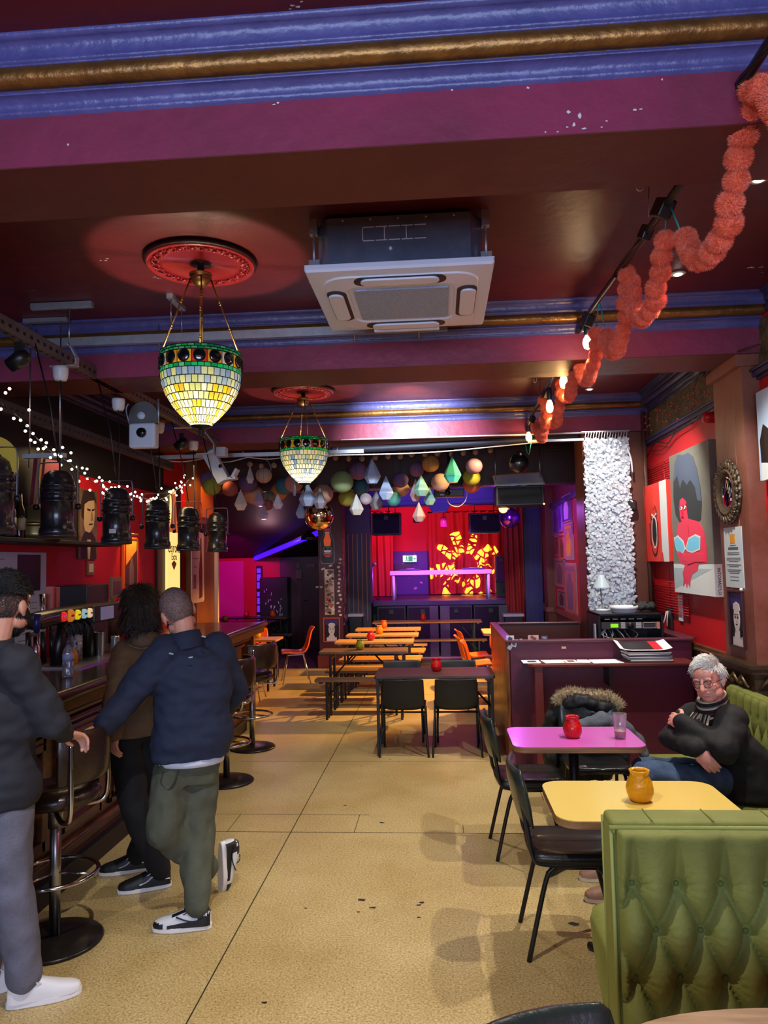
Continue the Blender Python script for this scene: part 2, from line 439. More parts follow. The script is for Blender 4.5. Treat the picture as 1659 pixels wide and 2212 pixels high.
# cornice section: (distance out from the wall face, height below ceiling, paint)
def cornice_profile():
    P = [(.12, 0, 0), (.12, .012, 0), (.105, .018, 0)]
    for i in range(7):                                 # blue cove under the ceiling
        a = R(90 * i / 6); P.append((.105 - .025 * math.sin(a), .018 + .05 * (1 - math.cos(a)), 0))
    P += [(.082, .075, 0), (.074, .078, 0)]
    for i in range(9):                                 # gilt roll
        a = R(-60 + 180 * i / 8); P.append((.052 + .034 * math.cos(a), .115 + .036 * math.sin(a), 1))
    P += [(.04, .155, 0), (.046, .158, 0), (.046, .168, 0)]
    for i in range(7):                                 # lower blue ogee
        a = R(90 * i / 6); P.append((.046 - .034 * math.sin(a), .168 + .036 * (1 - math.cos(a)), 0))
    P += [(.012, .208, 0), (.006, .215, 0), (0, .22, 0)]
    return P
def cornice_x(name, y, x0, x1, sgn=-1, mats=(m_blue, m_gold), sub=26):
    P = cornice_profile(); b = MB(); xs = [x0 + (x1 - x0) * i / sub for i in range(sub + 1)]
    v = []; f = []; n = len(P)
    for x in xs:
        for (d, hh, mi) in P: v.append((x, y + sgn * d, 3.6 - hh))
    b.v = v
    for i in range(sub):
        for j in range(n - 1):
            b.f.append((i * n + j, i * n + j + 1, (i + 1) * n + j + 1, (i + 1) * n + j)); b.m.append(P[j + 1][2] if P[j][2] == P[j + 1][2] else 0); b.s.append(True)
    return struct(name, b, list(mats))
def cornice_y(name, x, y0, y1, sgn=-1, mats=(m_navy, m_navy)):
    P = cornice_profile(); b = MB(); n = len(P)
    for y in (y0, y1):
        for (d, hh, mi) in P: b.v.append((x + sgn * d, y, 3.6 - hh))
    for j in range(n - 1): b.f.append((j, j + 1, n + j + 1, n + j)); b.m.append(P[j + 1][2]); b.s.append(True)
    return struct(name, b, list(mats))
m_scuff = M('beam_scuff', (216, 206, 204), .8)
def beam(n, y0, y1, z0=3.2, chips=()):
    b = MB()
    b.bx(-3.5, 2.32, y0, y1, z0 + .004, 3.62, 0)
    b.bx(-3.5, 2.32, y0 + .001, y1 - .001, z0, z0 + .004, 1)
    for (x, z, w, hh) in chips:
        k = 7
        b.add([(x + w * (.5 + rnd.random()) * math.cos(2 * pi * i / k), y0 - .0012, z + hh * (.5 + rnd.random()) * math.sin(2 * pi * i / k)) for i in range(k)], [tuple(range(k))], 2)
    return struct('trim_%d' % n, b, [m_beam, m_soff, m_scuff])
ch = [(PY(u, v, 2.34).x, PY(u, v, 2.34).z, w, w * q) for (u, v, w, q) in ((1145, 170, .022, .5), (1140, 190, .006, .6), (1230, 165, .006, .6), (1228, 243, .006, 1), (1252, 250, .005, 2.5), (1240, 270, .005, 1.6), (1205, 285, .004, .7), (1370, 238, .006, .5), (1385, 236, .006, .4), (1178, 286, .004, .6), (1262, 278, .007, .4), (1310, 262, .004, .6), (600, 222, .006, .8), (592, 226, .006, .4), (147, 313, .004, 1), (1300, 275, .004, .6), (976, 195, .004, .9), (1225, 275, .004, .8), (1430, 172, .003, 1))]
beam(1, 2.34, 2.71, chips=ch); beam(2, 5.10, 5.56); beam(3, 8.12, 8.6)
cornice_x('trim_4', 2.34, -3.5, 2.3)
cornice_x('trim_5', 5.10, -3.5, 2.3)
cornice_x('trim_6', 8.12, -3.5, 2.3)
for i, (a, b_) in enumerate(((-3.2, 2.24), (2.71, 5.0), (5.56, 8.02))):
    cornice_y('trim_%d' % (7 + i), 2.3, a, b_)
    cornice_y('trim_%d' % (10 + i), -3.4, a, b_, sgn=1)

# right-hand wall: dado, dado rail, red field, picture rail and dark frieze
wr = MB().bx(2.3, 2.5, -3.3, 8.62, 0, 3.6, 0)
wr.bx(2.296, 2.3, -3.3, 8.12, 0, .95, 1)
wr.bx(2.297, 2.3, -3.3, 8.12, 3.1, 3.42, 2)
wr.bx(2.215, 2.3, -3.3, 5.14, 0, 3.44, 0).bx(2.211, 2.215, -3.3, 5.14, 0, .95, 1).bx(2.212, 2.215, -3.3, 5.14, 3.1, 3.42, 2)
struct('wall_right', wr, [m_red, m_dado, m_frieze])
rail = MB()
for (y0, y1) in ((-3.2, 5.14), (5.66, 8.12)):
    for (d, z0, z1) in ((.03, .93, .955), (.05, .955, 1.0), (.065, 1.0, 1.02), (.035, 1.02, 1.05)): rail.bx((2.3 if y0 > 0 else 2.215) - d, 2.3, y0, y1, z0, z1)
struct('trim_13', rail, M('dado_rail_brown', (92, 62, 40), .4, var=(8, .7), col2=(60, 38, 24)), bevel=.004)
pr = MB()
for (y0, y1) in ((-3.2, 5.14), (5.66, 8.12)):
    for (d, z0, z1) in ((.02, 3.02, 3.04), (.05, 3.04, 3.075), (.065, 3.075, 3.095), (.03, 3.095, 3.11)): pr.bx((2.3 if y0 > 0 else 2.215) - d, 2.3, y0, y1, z0, z1)
struct('trim_14', pr, m_navy, bevel=.004)
pp = MB().bx(2.1, 2.3, 5.14, 5.66, .0, 3.2, 0)
pp.bx(2.06, 2.296, 5.12, 5.68, 3.12, 3.2, 0)
# carved capital moulding round the pillar at dado height
for (d, z0, z1) in ((.02, .86, .89), (.05, .89, .93), (.035, .93, 1.04), (.06, 1.04, 1.075), (.075, 1.075, 1.1)):
    pp.bx(2.1 - d, 2.3, 5.14 - d, 5.66 + d, z0, z1, 1)
for i in range(4):
    y = 5.19 + i * .14
    pp.tube(smooth_path([(2.06, y, .94), (2.035, y + .03, .99), (2.05, y + .07, 1.01), (2.04, y + .1, .97), (2.055, y + .07, .95)], 4), .012, 6, 1)
for i in range(2):
    x = 2.1 + i * .1
    pp.tube(smooth_path([(x, 5.1, .94), (x + .03, 5.075, .99), (x + .06, 5.09, 1.01), (x + .09, 5.08, .97)], 4), .012, 6, 1)
# worn stripes on the pillar face
for (y, w) in ((5.3, .006), (5.5, .004)): pp.bx(2.0985, 2.1, y, y + w, 1.15, 2.95, 2)
struct('wall_pillar_right', pp, [m_brown, M('carved_bronze', (98, 76, 50), .35, metal=.5, var=(14, .8), col2=(52, 40, 28)), M('worn_edge', (166, 124, 112), .5)], bevel=.006)

# beyond the third beam: a pier, then the poster wall set back
pf = MB().bx(1.6, 2.32, 8.16, 8.62, 0, 3.22, 0).bx(2.0, 2.32, 8.6, 14.45, 0, 3.5, 0)
pf.bx(1.995, 2.002, 8.66, 14.3, .98, 2.72, 1).bx(1.95, 2.0, 8.6, 14.3, .92, 1.0, 2).bx(1.94, 2.0, 8.6, 14.3, 2.70, 2.78, 3)
pf.bx(1.86, 2.01, 12.95, 13.35, 0, 3.46, 0).bx(1.83, 2.01, 12.92, 13.38, .92, 1.0, 2)
struct('wall_far_right', pf, [M('far_pillar_brown', (104, 56, 38), .45, var=(3, .7), col2=(80, 40, 30)), m_red, m_brown, m_navy], bevel=.004)

# left-hand wall behind the bar, orange pilaster, gloom above the shelf put in as black panels
wl = MB().bx(-3.6, -3.4, -3.3, 10.6, 0, 3.6, 0).bx(-3.4, -3.398, 3.0, 6.75, 2.06, 2.72, 1).bx(-3.4, -3.396, -3.2, 8.9, 2.72, 3.42, 1)
struct('wall_left', wl, [m_red, M('upper_wall_gloom', (18, 12, 13), .7)])
pl = MB().bx(-3.4, -3.25, 9.72, 10.5, 0, 3.5, 0).bx(-3.252, -3.246, 9.9, 10.45, 2.5, 2.92, 1)
for (d, z0, z1) in ((.03, 2.36, 2.40), (.06, 2.40, 2.44), (.03, 2.44, 2.47)): pl.bx(-3.25, -3.25 + d, 9.69, 10.53, z0, z1, 0)
pl.bx(-3.3, -3.2, 10.5, 10.56, 0, 2.6, 2)
struct('wall_pilaster_left', pl, [M('pilaster_wood', (128, 74, 34), .45, var=(2, .7), col2=(96, 50, 28)), M('orange_paint', (222, 120, 44), .5), M('white_strip', (214, 200, 196), .5)], bevel=.005)

# rear: alcove to the left, fluted proscenium, stage house
wa = MB().bx(-5.9, -5.7, 10.5, 16.2, 0, 3.5, 1).bx(-5.8, -3.4, 10.45, 10.6, 0, 3.5, 1)
wa.bx(-5.8, -2.1, 16.0, 16.2, 0, 3.5, 0)
wa.bx(-4.86, -4.28, 15.96, 16.0, 0, 1.92, 2)
wa.bx(-3.3, -2.1, 15.97, 16.0, 0, 3.4, 3)
struct('wall_rear_left', wa, [m_red, m_dark, m_mag, m_dark])
so = MB()
so.add([(-5.7, 11.6, 3.0), (-2.1, 11.6, 3.0), (-2.1, 16.0, 1.98), (-5.7, 16.0, 1.98), (-5.7, 11.6, 3.45), (-2.1, 11.6, 3.45), (-2.1, 16.0, 3.45), (-5.7, 16.0, 3.45)],
       [(0, 3, 2, 1), (0, 1, 5, 4), (1, 2, 6, 5), (3, 0, 4, 7), (2, 3, 7, 6)], 0)
struct('ceiling_rear_left', so, m_dark)
pc = MB().bx(-2.13, -1.7, 12.95, 13.4, 0, 3.45, 0).bx(-2.16, -1.67, 12.92, 13.43, 0, .22, 1)
struct('wall_pillar_left', pc, [M('pillar_maroon', (84, 26, 36), .4, var=(3, .6), col2=(56, 18, 28)), M('pillar_foot', (104, 40, 32), .4)], bevel=.006)
m_prosc = M('proscenium_indigo', (56, 54, 110), .45, var=(4, .5), col2=(40, 38, 84))
SY = 14.4
ps = MB()
ps.bx(-1.85, -1.34, SY, SY + .4, 0, 3.45, 2).bx(1.64, 1.98, SY, SY + .4, 0, 3.45, 0)
for i in range(5): ps.bx(-1.78 + i * .09, -1.765 + i * .09, SY - .008, SY, .7, 2.4, 1)
for i in range(3): ps.bx(1.71 + i * .08, 1.72 + i * .08, SY - .008, SY, .3, 2.7, 3)
ps.bx(-1.34, 1.64, SY, SY + .3, 2.92, 3.45, 0).bx(-1.34, 1.64, SY - .03, SY, 2.94, 3.02, 0)
ps.add([(-.2, SY - .04, 2.94), (.27, SY - .04, 2.94), (.16, SY - .04, 2.78), (-.1, SY - .04, 2.78), (-.2, SY + .1, 2.94), (.27, SY + .1, 2.94), (.16, SY + .1, 2.78), (-.1, SY + .1, 2.78)], [(0, 1, 2, 3), (7, 6, 5, 4), (0, 3, 7, 4), (1, 5, 6, 2), (3, 2, 6, 7)], 0)
struct('wall_proscenium', ps, [m_prosc, M('flute_gold', (176, 120, 70), .4, metal=.4), M('column_grey', (66, 58, 66), .5), M('flute_blue', (80, 80, 150), .4)], bevel=.004)
sh = MB().bx(-2.1, -1.95, 13.45, 17.6, 0, 3.45, 1).bx(2.05, 2.2, 14.45, 17.6, 0, 3.45, 1).bx(-2.1, 2.2, 17.5, 17.65, 0, 3.45, 0)
struct('wall_back', sh, [M('stage_red', (196, 20, 44), .6), m_dark])
wf = MB().bx(-3.5, 2.4, -3.45, -3.3, 0, .8).bx(-3.5, -2.9, -3.45, -3.3, .8, 3.6).bx(1.9, 2.4, -3.45, -3.3, .8, 3.6).bx(-2.9, 1.9, -3.45, -3.3, 3.1, 3.6)
struct('wall_front', wf, m_red)
b4 = MB().bx(-3.4, 1.99, 10.6, 10.85, 2.9, 3.45, 0)
b4.bx(-3.4, 1.99, 10.57, 10.6, 2.9, 2.95, 0).bx(-3.4, 1.99, 10.57, 10.6, 3.36, 3.4, 0)
struct('trim_15', b4, M('sign_header_brown', (70, 36, 28), .5, var=(3, .7), col2=(48, 26, 22)))

stg = MB().bx(-1.93, 2.03, SY + .42, 17.48, .94, 1.06, 0).bx(-1.3, 1.62, SY + .06, SY + .42, .98, 1.06, 0)
stg.bx(-1.9, 2.0, SY + .72, SY + .76, 0, .94, 1)
for i in range(6): stg.bx(-1.7 + i * .68, -1.65 + i * .68, SY + .8, SY + .86, 0, .94, 1)
tag(stg.build('stage_platform', [M('stage_deck', (48, 26, 66), .4), m_black]), 'raised dark stage platform with purple-lit front edge', 'stage')
# ================================================================ FURNITURE
m_walnut = wood_material('bar_walnut', (96, 52, 26), (52, 28, 16), .28, scale=(10, 1, 10))
m_bartop = M('bar_top', (74, 56, 44), .22, var=(7, .8), col2=(34, 26, 24), coat=.3)
m_chrome = M('chrome', (190, 190, 195), .16, metal=1)
m_steel = M('brushed_steel', (170, 170, 172), .3, metal=1)
m_galv = M('galvanised', (196, 204, 214), .38, metal=.7, var=(20, .4), col2=(150, 156, 166))
m_blk = M('black_paint', (18, 18, 19), .38)
m_blkp = M('black_plastic', (24, 25, 28), .42)
m_vinyl = M('green_black_vinyl', (34, 44, 40), .3, coat=.25, bump=(60, .12))
m_vinylb = M('black_vinyl', (26, 26, 28), .34, coat=.2, bump=(60, .12))
m_brvinyl = M('brown_vinyl', (44, 30, 24), .32, coat=.2, bump=(40, .12))

# ---- bar counter
bar = thing('bar_counter', 'long dark wooden bar counter with moulded front running down the side of the room', 'bar counter', (-2.5, 5.5, 0))
Y0, Y1 = 2.0 - 5.5, 8.85 - 5.5
x = lambda v: v + 2.5
top = MB().bx(x(-3.05), x(-2.14), Y0, Y1, 1.10, 1.14)
top.build('countertop', m_bartop, bar, bevel=.012, seg=3)
nose = MB()
nose.tube([(x(-2.12), Y0, 1.115), (x(-2.12), Y1 + .01, 1.115)], .035, 14)
nose.tube([(x(-2.16), Y0, 1.065), (x(-2.16), Y1, 1.065)], .026, 12)
nose.bx(x(-2.22), x(-2.13), Y0, Y1, 1.02, 1.10)
nose.tube([(x(-2.19), Y0, 1.0), (x(-2.19), Y1 - .5, 1.0)], .03, 12)
nose.build('edge_moulding', m_walnut, bar, bevel=.004)
fr = MB().bx(x(-2.9), x(-2.22), Y0, 8.15 - 5.5, .12, 1.10, 0)
for i in range(9):
    ya = Y0 + .1 + i * .68; yb = ya + .56
    if yb > 8.1 - 5.5: break
    for (d, m) in ((.02, 0), (.035, .03)):
        for q in ((ya + m, yb - m, .86 - m, .90 - m), (ya + m, yb - m, .28 + m, .32 + m)): fr.bx(x(-2.22), x(-2.22) + d, *q, 0)
        for q in ((ya + m, ya + m + .035), (yb - m - .035, yb - m)): fr.bx(x(-2.22), x(-2.22) + d, *q, .28 + m, .90 - m, 0)
for z in (.94, .22): fr.tube([(x(-2.2), Y0, z), (x(-2.2), 8.16 - 5.5, z)], .022, 10)
fr.build('front_panel', m_walnut, bar, bevel=.004)
MB().bx(x(-2.95), x(-2.17), Y0, 8.18 - 5.5, 0, .12).build('plinth', M('plinth_black', (22, 15, 12), .5), bar, bevel=.006)
ep = MB().bx(x(-2.6), x(-2.2), 8.62 - 5.5, 8.7 - 5.5, 0, 1.1)
ep.build('end_post', wood_material('honey_wood', (150, 92, 44), (112, 64, 30), .35, scale=(10, 10, 1)), bar, bevel=.006)

# ---- bar stools: disc base, column, foot ring, round seat, wrapped back on two bent tubes
def make_stool(lbl):
    t = thing('bar_stool', lbl, 'bar stool')
    MB().lathe([(0, 0), (.225, 0), (.23, .008), (.22, .018), (.12, .03), (.04, .04), (0, .04)], 40).build('base', M('stool_base_black', (30, 26, 24), .3, var=(12, .5), col2=(18, 16, 15)), t)
    MB().tube([(0, 0, .03), (0, 0, .66)], .027, 16).tube([(0, 0, .55), (0, 0, .68)], .036, 16).build('column', m_steel, t)
    ring = MB().tube([(.2 * math.cos(2 * pi * i / 36), .2 * math.sin(2 * pi * i / 36), .33) for i in range(36)], .011, 8, closed=True)
    for a in (0, 120, 240): ring.tube([(0, 0, .33), (.2 * math.cos(R(a)), .2 * math.sin(R(a)), .33)], .007, 6)
    ring.build('foot_ring', m_chrome, t)
    MB().lathe([(0, .66), (.15, .665), (.2, .68), (.215, .71), (.2, .745), (.12, .758), (0, .755)], 32).build('seat', m_brvinyl, t)
    bk = MB(); n = 13; v = []; f = []
    for r_, zz in ((.225, .80), (.235, .84), (.24, .93), (.235, 1.02), (.225, 1.045)):
        for i in range(n):
            a = R(-62 + 124 * i / (n - 1)); v.append((r_ * math.cos(a), r_ * 1.02 * math.sin(a), zz))
    for j in range(4):
        for i in range(n - 1): f.append((j * n + i, j * n + i + 1, (j + 1) * n + i + 1, (j + 1) * n + i))
    bk.add(v, f, 0, True)
    o = bk.build('backrest', m_brvinyl, t); s = o.modifiers.new('t', 'SOLIDIFY'); s.thickness = .032; s.offset = 0
    b_ = o.modifiers.new('b', 'BEVEL'); b_.width = .012; b_.segments = 3
    for sgn in (-1, 1):
        a = R(48 * sgn); ca, sa = math.cos(a), math.sin(a)
        MB().tube(smooth_path([(.255 * ca, .255 * sa, 1.0), (.262 * ca, .262 * sa, .85), (.262 * ca, .262 * sa, .70), (.235 * ca, .245 * sa, .635), (.15 * ca, .19 * sa, .625), (.03, .06 * sgn, .65)], 6), .0125, 10).build('frame_tube', m_chrome, t)
    return t
st = make_stool('dark brown bar stool between the man in grey jeans and the bar front')
st.location = (-1.93, 3.62, 0)
stools = 'dark bar stools along the counter'
st['group'] = stools
dup(st, (-1.84, 6.26, 0), R(4), 'dark bar stool half hidden by the man in the navy jacket, next along the bar')
dup(st, (-1.91, 7.4, 0), R(-24), 'dark bar stool with round base clear on the floor, near the orange chairs')

# ---- green-black cafe chairs
def make_cafe_chair(lbl, vin, name='cafe_chair'):
    t = thing(name, lbl, 'chair')
    for s in (-1, 1):
        MB().tube(smooth_path([(.19, s * .17, .425), (0, s * .175, .425), (-.15, s * .175, .428), (-.2, s * .175, .46), (-.222, s * .17, .58), (-.262, s * .16, .80)], 6), .0115, 10).build('side_rail', m_blk, t)
        MB().tube(smooth_path([(-.10, s * .165, .41), (-.13, s * .168, .385), (-.16, s * .172, .30), (-.235, s * .185, 0)], 5), .0115, 10).build('leg', m_blk, t)
        MB().tube(smooth_path([(.09, s * .165, .41), (.12, s * .168, .385), (.15, s * .172, .30), (.225, s * .185, 0)], 5), .0115, 10).build('leg', m_blk, t)
    MB().tube([(-.1, -.165, .412), (-.1, .165, .412)], .011, 8).tube([(.09, -.165, .412), (.09, .165, .412)], .011, 8).tube([(-.1, .166, .411), (.09, .166, .411)], .0105, 8).tube([(-.1, -.166, .411), (.09, -.166, .411)], .0105, 8).build('underframe', m_blk, t)
    # ribbed seat pad
    n = 27; m_ = 15; v = []; f = []
    outline = lambda u, w: (u * .215, w * .205)
    for j in range(m_):
        for i in range(n):
            u = -1 + 2 * i / (n - 1); w = -1 + 2 * j / (m_ - 1)
            e = max(abs(u), abs(w)); fall = (1 - max(abs(u) - .82, 0) / .18 * .55) * (1 - max(abs(w) - .82, 0) / .18 * .55)
            k = 1 - .1 * (abs(u * w) ** 3)
            z = .452 + .03 * fall - (.006 if abs((w * 2.6) % 1 - .5) > .42 else 0)
            v.append((u * .215 * k, w * .205 * k, z))
    o = len(v)
    for j in range(m_):
        for i in range(n): p = v[j * n + i]; v.append((p[0] * .98, p[1] * .98, .436))
    for j in range(m_ - 1):
        for i in range(n - 1):
            a = j * n + i; f.append((a, a + 1, a + n + 1, a + n)); f.append((o + a, o + a + n, o + a + n + 1, o + a + 1))
    ring = [i for i in range(n)] + [j * n + n - 1 for j in range(1, m_)] + [(m_ - 1) * n + i for i in range(n - 2, -1, -1)] + [j * n for j in range(m_ - 2, 0, -1)]
    for q in range(len(ring)):
        a, b_ = ring[q], ring[(q + 1) % len(ring)]; f.append((a, o + a, o + b_, b_))
    MB().add(v, f, 0, True).build('seat', vin[1], t)
    # curved back pad
    n = 15; v = []; f = []; prof = ((.585, .0), (.60, .012), (.68, .02), (.78, .02), (.835, .012), (.85, 0))
    def pt(zz, w, off):
        lean = -.215 - (zz - .58) * .20; k = 1 - .16 * max(0, (abs(zz - .7175) - .09) / .045) ** 2
        return (lean - .035 * (1 - w * w) + .02 + off, w * .205 * k, zz)
    for side in (1, -1):
        for zz, th in prof:
            for i in range(n):
                w = -1 + 2 * i / (n - 1); ed = 1 - max(0, abs(w) - .85) / .15
                v.append(pt(zz, w, side * (.004 + th * ed)))
    o = n * len(prof)
    for j in range(len(prof) - 1):
        for i in range(n - 1):
            a = j * n + i; f.append((a, a + 1, a + n + 1, a + n)); f.append((o + a, o + a + n, o + a + n + 1, o + a + 1))
    k = len(prof)
    ring = [i for i in range(n)] + [j * n + n - 1 for j in range(1, k)] + [(k - 1) * n + i for i in range(n - 2, -1, -1)] + [j * n for j in range(k - 2, 0, -1)]
    for q in range(len(ring)):
        a, b_ = ring[q], ring[(q + 1) % len(ring)]; f.append((a, o + a, o + b_, b_))
    MB().add(v, f, 0, True).build('backrest', vin[0], t)
    return t
cc = make_cafe_chair('green-black padded metal chair at the yellow table, back to the aisle', (m_vinyl, m_vinylb))
cc.location = (.60, 3.71, 0); cc['group'] = 'padded metal chairs at the booth tables'
dup(cc, (.535, 4.85, 0), R(3), 'green-black padded metal chair at the pink table, back to the aisle')
dup(cc, (1.02, 5.16, 0), R(-90), 'green-black padded chair behind the pink table with a coat over its back')
dup(cc, (.275, 1.425, 0), R(-66), 'green padded chair, only its back edge showing beside the brown curved table')

# ---- laminate tables
def make_table(lbl, w, d, rad, mat, z=.75, loc=(0, 0, 0), outline=None, name='cafe_table', edge=None):
    t = thing(name, lbl, 'table', loc)
    pl_ = outline or rrect(w, d, rad, 6)
    MB().prism(pl_, z - .004, z).build('laminate_top', mat, t)
    tagp = MB().prism(pl_, z - .034, z - .004).build('table_edge', edge or wood_material('ply_edge', (150, 112, 76), (110, 78, 50), .5, scale=(1, 1, 20)), t)
    MB().tube([(0, 0, .03), (0, 0, z - .034)], .03, 14).bx(-.14, .14, -.14, .14, z - .045, z - .034).build('pedestal', m_blk, t)
    for a in (45, 135, 225, 315):
        c, s = math.cos(R(a)), math.sin(R(a))
        MB().tube([(.02 * c, .02 * s, .06), (.14 * c, .14 * s, .04), (.26 * c, .26 * s, .022), (.285 * c, .285 * s, .018)], [.03, .024, .02, .018], 8).build('foot', m_blk, t)
    return t
make_table('small table with a pink laminate top and rounded corners', .76, .52, .07, M('pink_laminate', (206, 96, 190), .28, coat=.2), loc=(.785, 4.63, 0))
make_table('small table with a pale yellow laminate top and rounded corners', .79, .56, .09, M('yellow_laminate', (216, 190, 96), .28, coat=.2), loc=(.86, 3.44, 0))
ol = []
for i in range(64):
    a = 2 * pi * i / 64; ca, sa = math.cos(a), math.sin(a)
    ol.append((.69 * math.copysign(abs(ca) ** (2 / 3.0), ca), .46 * math.copysign(abs(sa) ** (2 / 3.0), sa)))
make_table('brown wooden table with a curved edge at the bottom corner of the picture', 0, 0, 0, wood_material('rubber_wood', (166, 134, 100), (138, 104, 74), .35, scale=(1, 9, 9)), loc=(.96, 1.44, 0), outline=ol)

# ---- beer-garden tables and benches
m_plank = wood_material('pine_plank', (204, 150, 78), (176, 118, 56), .4, scale=(1, 10, 10))
m_greyplank = wood_material('grey_lit_plank', (122, 92, 68), (86, 62, 48), .45, scale=(1, 10, 10))  # grey light on the nearest table and benches put into the colour
m_darkplank = wood_material('dark_plank', (88, 62, 54), (58, 40, 38), .42, scale=(1, 10, 10))
def make_trestle(name, cat, lbl, L, d, z, mat, legmat, inset=.14, loc=(0, 0, 0), group=None, rz=0):
    t = thing(name, lbl, cat, loc, rz, group)
    MB().prism(rrect(L, d, .02, 3), z - .028, z).build('plank_top', mat, t, bevel=.004)
    for s in (-1, 1): MB().box((s * (L / 2 - .07), 0, z - .039), (.04, d - .06, .022)).build('batten', mat, t)
    for s in (-1, 1):
        x0 = s * (L / 2 - inset)
        lg = MB(); w = .035
        for q in (-1, 1):
            lg.box((x0, q * (d / 2 - .045), (z - .03) / 2), (w * .8, w, z - .03))
        lg.bx(x0 - .012, x0 + .012, -d / 2 + .05, d / 2 - .05, z - .10, z - .07).bx(x0 - .01, x0 + .01, -d / 2 + .05, d / 2 - .05, .14, .165)
        lg.build('trestle_leg', legmat, t, bevel=.003)
        MB().tube([(x0, 0, z * .55), (x0 - s * (z * .38), 0, z - .03)], .011, 6).tube([(x0, -d / 2 + .05, z * .55), (x0, d / 2 - .05, z * .55)], .01, 6).build('brace', legmat, t)
    return t
tg = 'folding beer-garden tables in a row'; bg = 'folding beer-garden benches in a row'
for i, (y, xl, xr, m_, lb) in enumerate(((8.9, -1.48, -.41, m_greyplank, 'grey-brown beer-garden table, the closest of the row, with a yellow-green jar'), (9.96, -1.44, -.37, m_plank, 'honey beer-garden table, the second of the row, with a red jar'),
                                        (10.85, -1.40, -.33, m_plank, 'honey beer-garden table, the third of the row, with an orange-yellow jar'), (11.8, -1.37, -.32, m_plank, 'honey beer-garden table, the last of the row, with an orange-red jar'))):
    make_trestle('beer_table', 'table', lb, xr - xl, .42, .76, m_, m_blk, loc=((xl + xr) / 2, y + .21, 0), group=tg)
bn = ((8.64, m_greyplank, 'grey-brown bench in front of the closest beer-garden table'), (9.33, m_greyplank, 'bench tucked behind the closest beer-garden table'), (9.70, m_plank, 'bench in front of the second beer-garden table'),
      (10.38, m_plank, 'bench tucked behind the second beer-garden table'), (10.63, m_plank, 'bench in front of the third beer-garden table'), (11.28, m_plank, 'bench tucked behind the third beer-garden table'),
      (11.55, m_plank, 'bench in front of the last beer-garden table'), (12.23, m_plank, 'bench tucked behind the last beer-garden table'))
for i, (y, m_, lb) in enumerate(bn):
    make_trestle('beer_bench', 'bench', lb, 1.16, .21, .47, m_, m_blk, loc=(-.91 + .015 * i, y + .11, 0), group=bg)
m_olive = M('olive_steel', (70, 84, 50), .45)
make_trestle('beer_table', 'table', 'long beer-garden table standing across the room before the stage', 1.95, .45, .76, m_plank, m_olive, loc=(-.24, 13.4, 0))
make_trestle('beer_bench', 'bench', 'long bench in front of the table by the stage', 2.0, .22, .47, m_plank, m_olive, loc=(-.2, 12.98, 0))
make_trestle('trestle_table', 'table', 'dark narrow trestle table with two black chairs tucked under it', 1.14, .58, .75, m_darkplank, m_blk, inset=.03, loc=(-.07, 7.33, 0))

# ---- black moulded chairs at the dark table
def make_shell_chair(name, lbl, shell, legm, legs4=False):
    t = thing(name, lbl, 'chair')
    n = 15; v = []; f = []
    prof = [(.20, .43), (.17, .442), (.08, .432), (-.04, .425), (-.12, .43), (-.165, .455), (-.185, .50), (-.20, .58), (-.215, .66), (-.23, .715), (-.24, .73)]
    if legs4: prof = [(.21, .425), (.19, .442), (.08, .432), (-.03, .42), (-.10, .425), (-.155, .46), (-.185, .53), (-.205, .62), (-.225, .71), (-.25, .78), (-.285, .80)]
    for k, (px, pz) in enumerate(prof):
        hw = .215 - (.02 * (k / 10)) if not legs4 else (.225 - .035 * max(0, (k - 5) / 5) ** 2)
        for i in range(n):
            w = -1 + 2 * i / (n - 1); c = (w * w)
            v.append((px + (.03 * c if k > 4 else 0), w * hw, pz + (.03 * c * c if k <= 5 else 0)))
    for k in range(len(prof) - 1):
        for i in range(n - 1): a = k * n + i; f.append((a, a + 1, a + n + 1, a + n))
    o = MB().add(v, f, 0, True).build('seat_shell', shell, t)
    s = o.modifiers.new('t', 'SOLIDIFY'); s.thickness = .012; s.offset = -1
    s2 = o.modifiers.new('s', 'SUBSURF'); s2.levels = s2.render_levels = 1
    if legs4:
        for sx in (-1, 1):
            for sy in (-1, 1): MB().tube([(sx * .11, sy * .10, .41), (sx * .20, sy * .19, 0)], .008, 8).build('leg', legm, t)
        MB().box((0, 0, .405), (.24, .22, .012)).build('leg_plate', legm, t)
    else:
        for sy in (-1, 1):
            MB().tube(smooth_path([(.19, sy * .21, 0), (.16, sy * .205, .36), (.13, sy * .205, .40), (-.11, sy * .205, .40), (-.15, sy * .205, .36), (-.2, sy * .23, 0)], 5), .0105, 8).build('leg_frame', legm, t)
            MB().box((-.13, sy * .205, .46), (.02, .012, .12)).build('side_bracket', legm, t, bevel=.003)
        MB().tube([(-.1, -.205, .40), (-.1, .205, .40)], .009, 8).tube([(.1, -.205, .40), (.1, .205, .40)], .009, 8).build('cross_bar', legm, t)
    return t
bc = make_shell_chair('stacking_chair', 'black moulded chair at the dark trestle table, on the side of the bar', m_blkp, m_blk)
bc.location = (-.37, 7.22, 0); bc.rotation_euler = (0, 0, R(90)); bc['group'] = 'black moulded chairs at the dark table'
dup(bc, (.13, 7.22, 0), R(90), 'black moulded chair at the dark trestle table, on the side of the booth partition')
dup(bc, (-.42, 7.78, 0), R(-88), 'black moulded chair across the dark table, facing us, behind the one nearer the bar', scale=(1, 1, 1.06))
dup(bc, (.16, 7.78, 0), R(-92), 'black moulded chair across the dark table, facing us, behind the one nearer the partition', scale=(1, 1, 1.06))
m_org = M('orange_shell', (236, 92, 16), .35, coat=.2)
oc = make_shell_chair('orange_chair', 'orange moulded chair seen side-on, standing clear beside the carpet edge', m_org, m_steel, True)
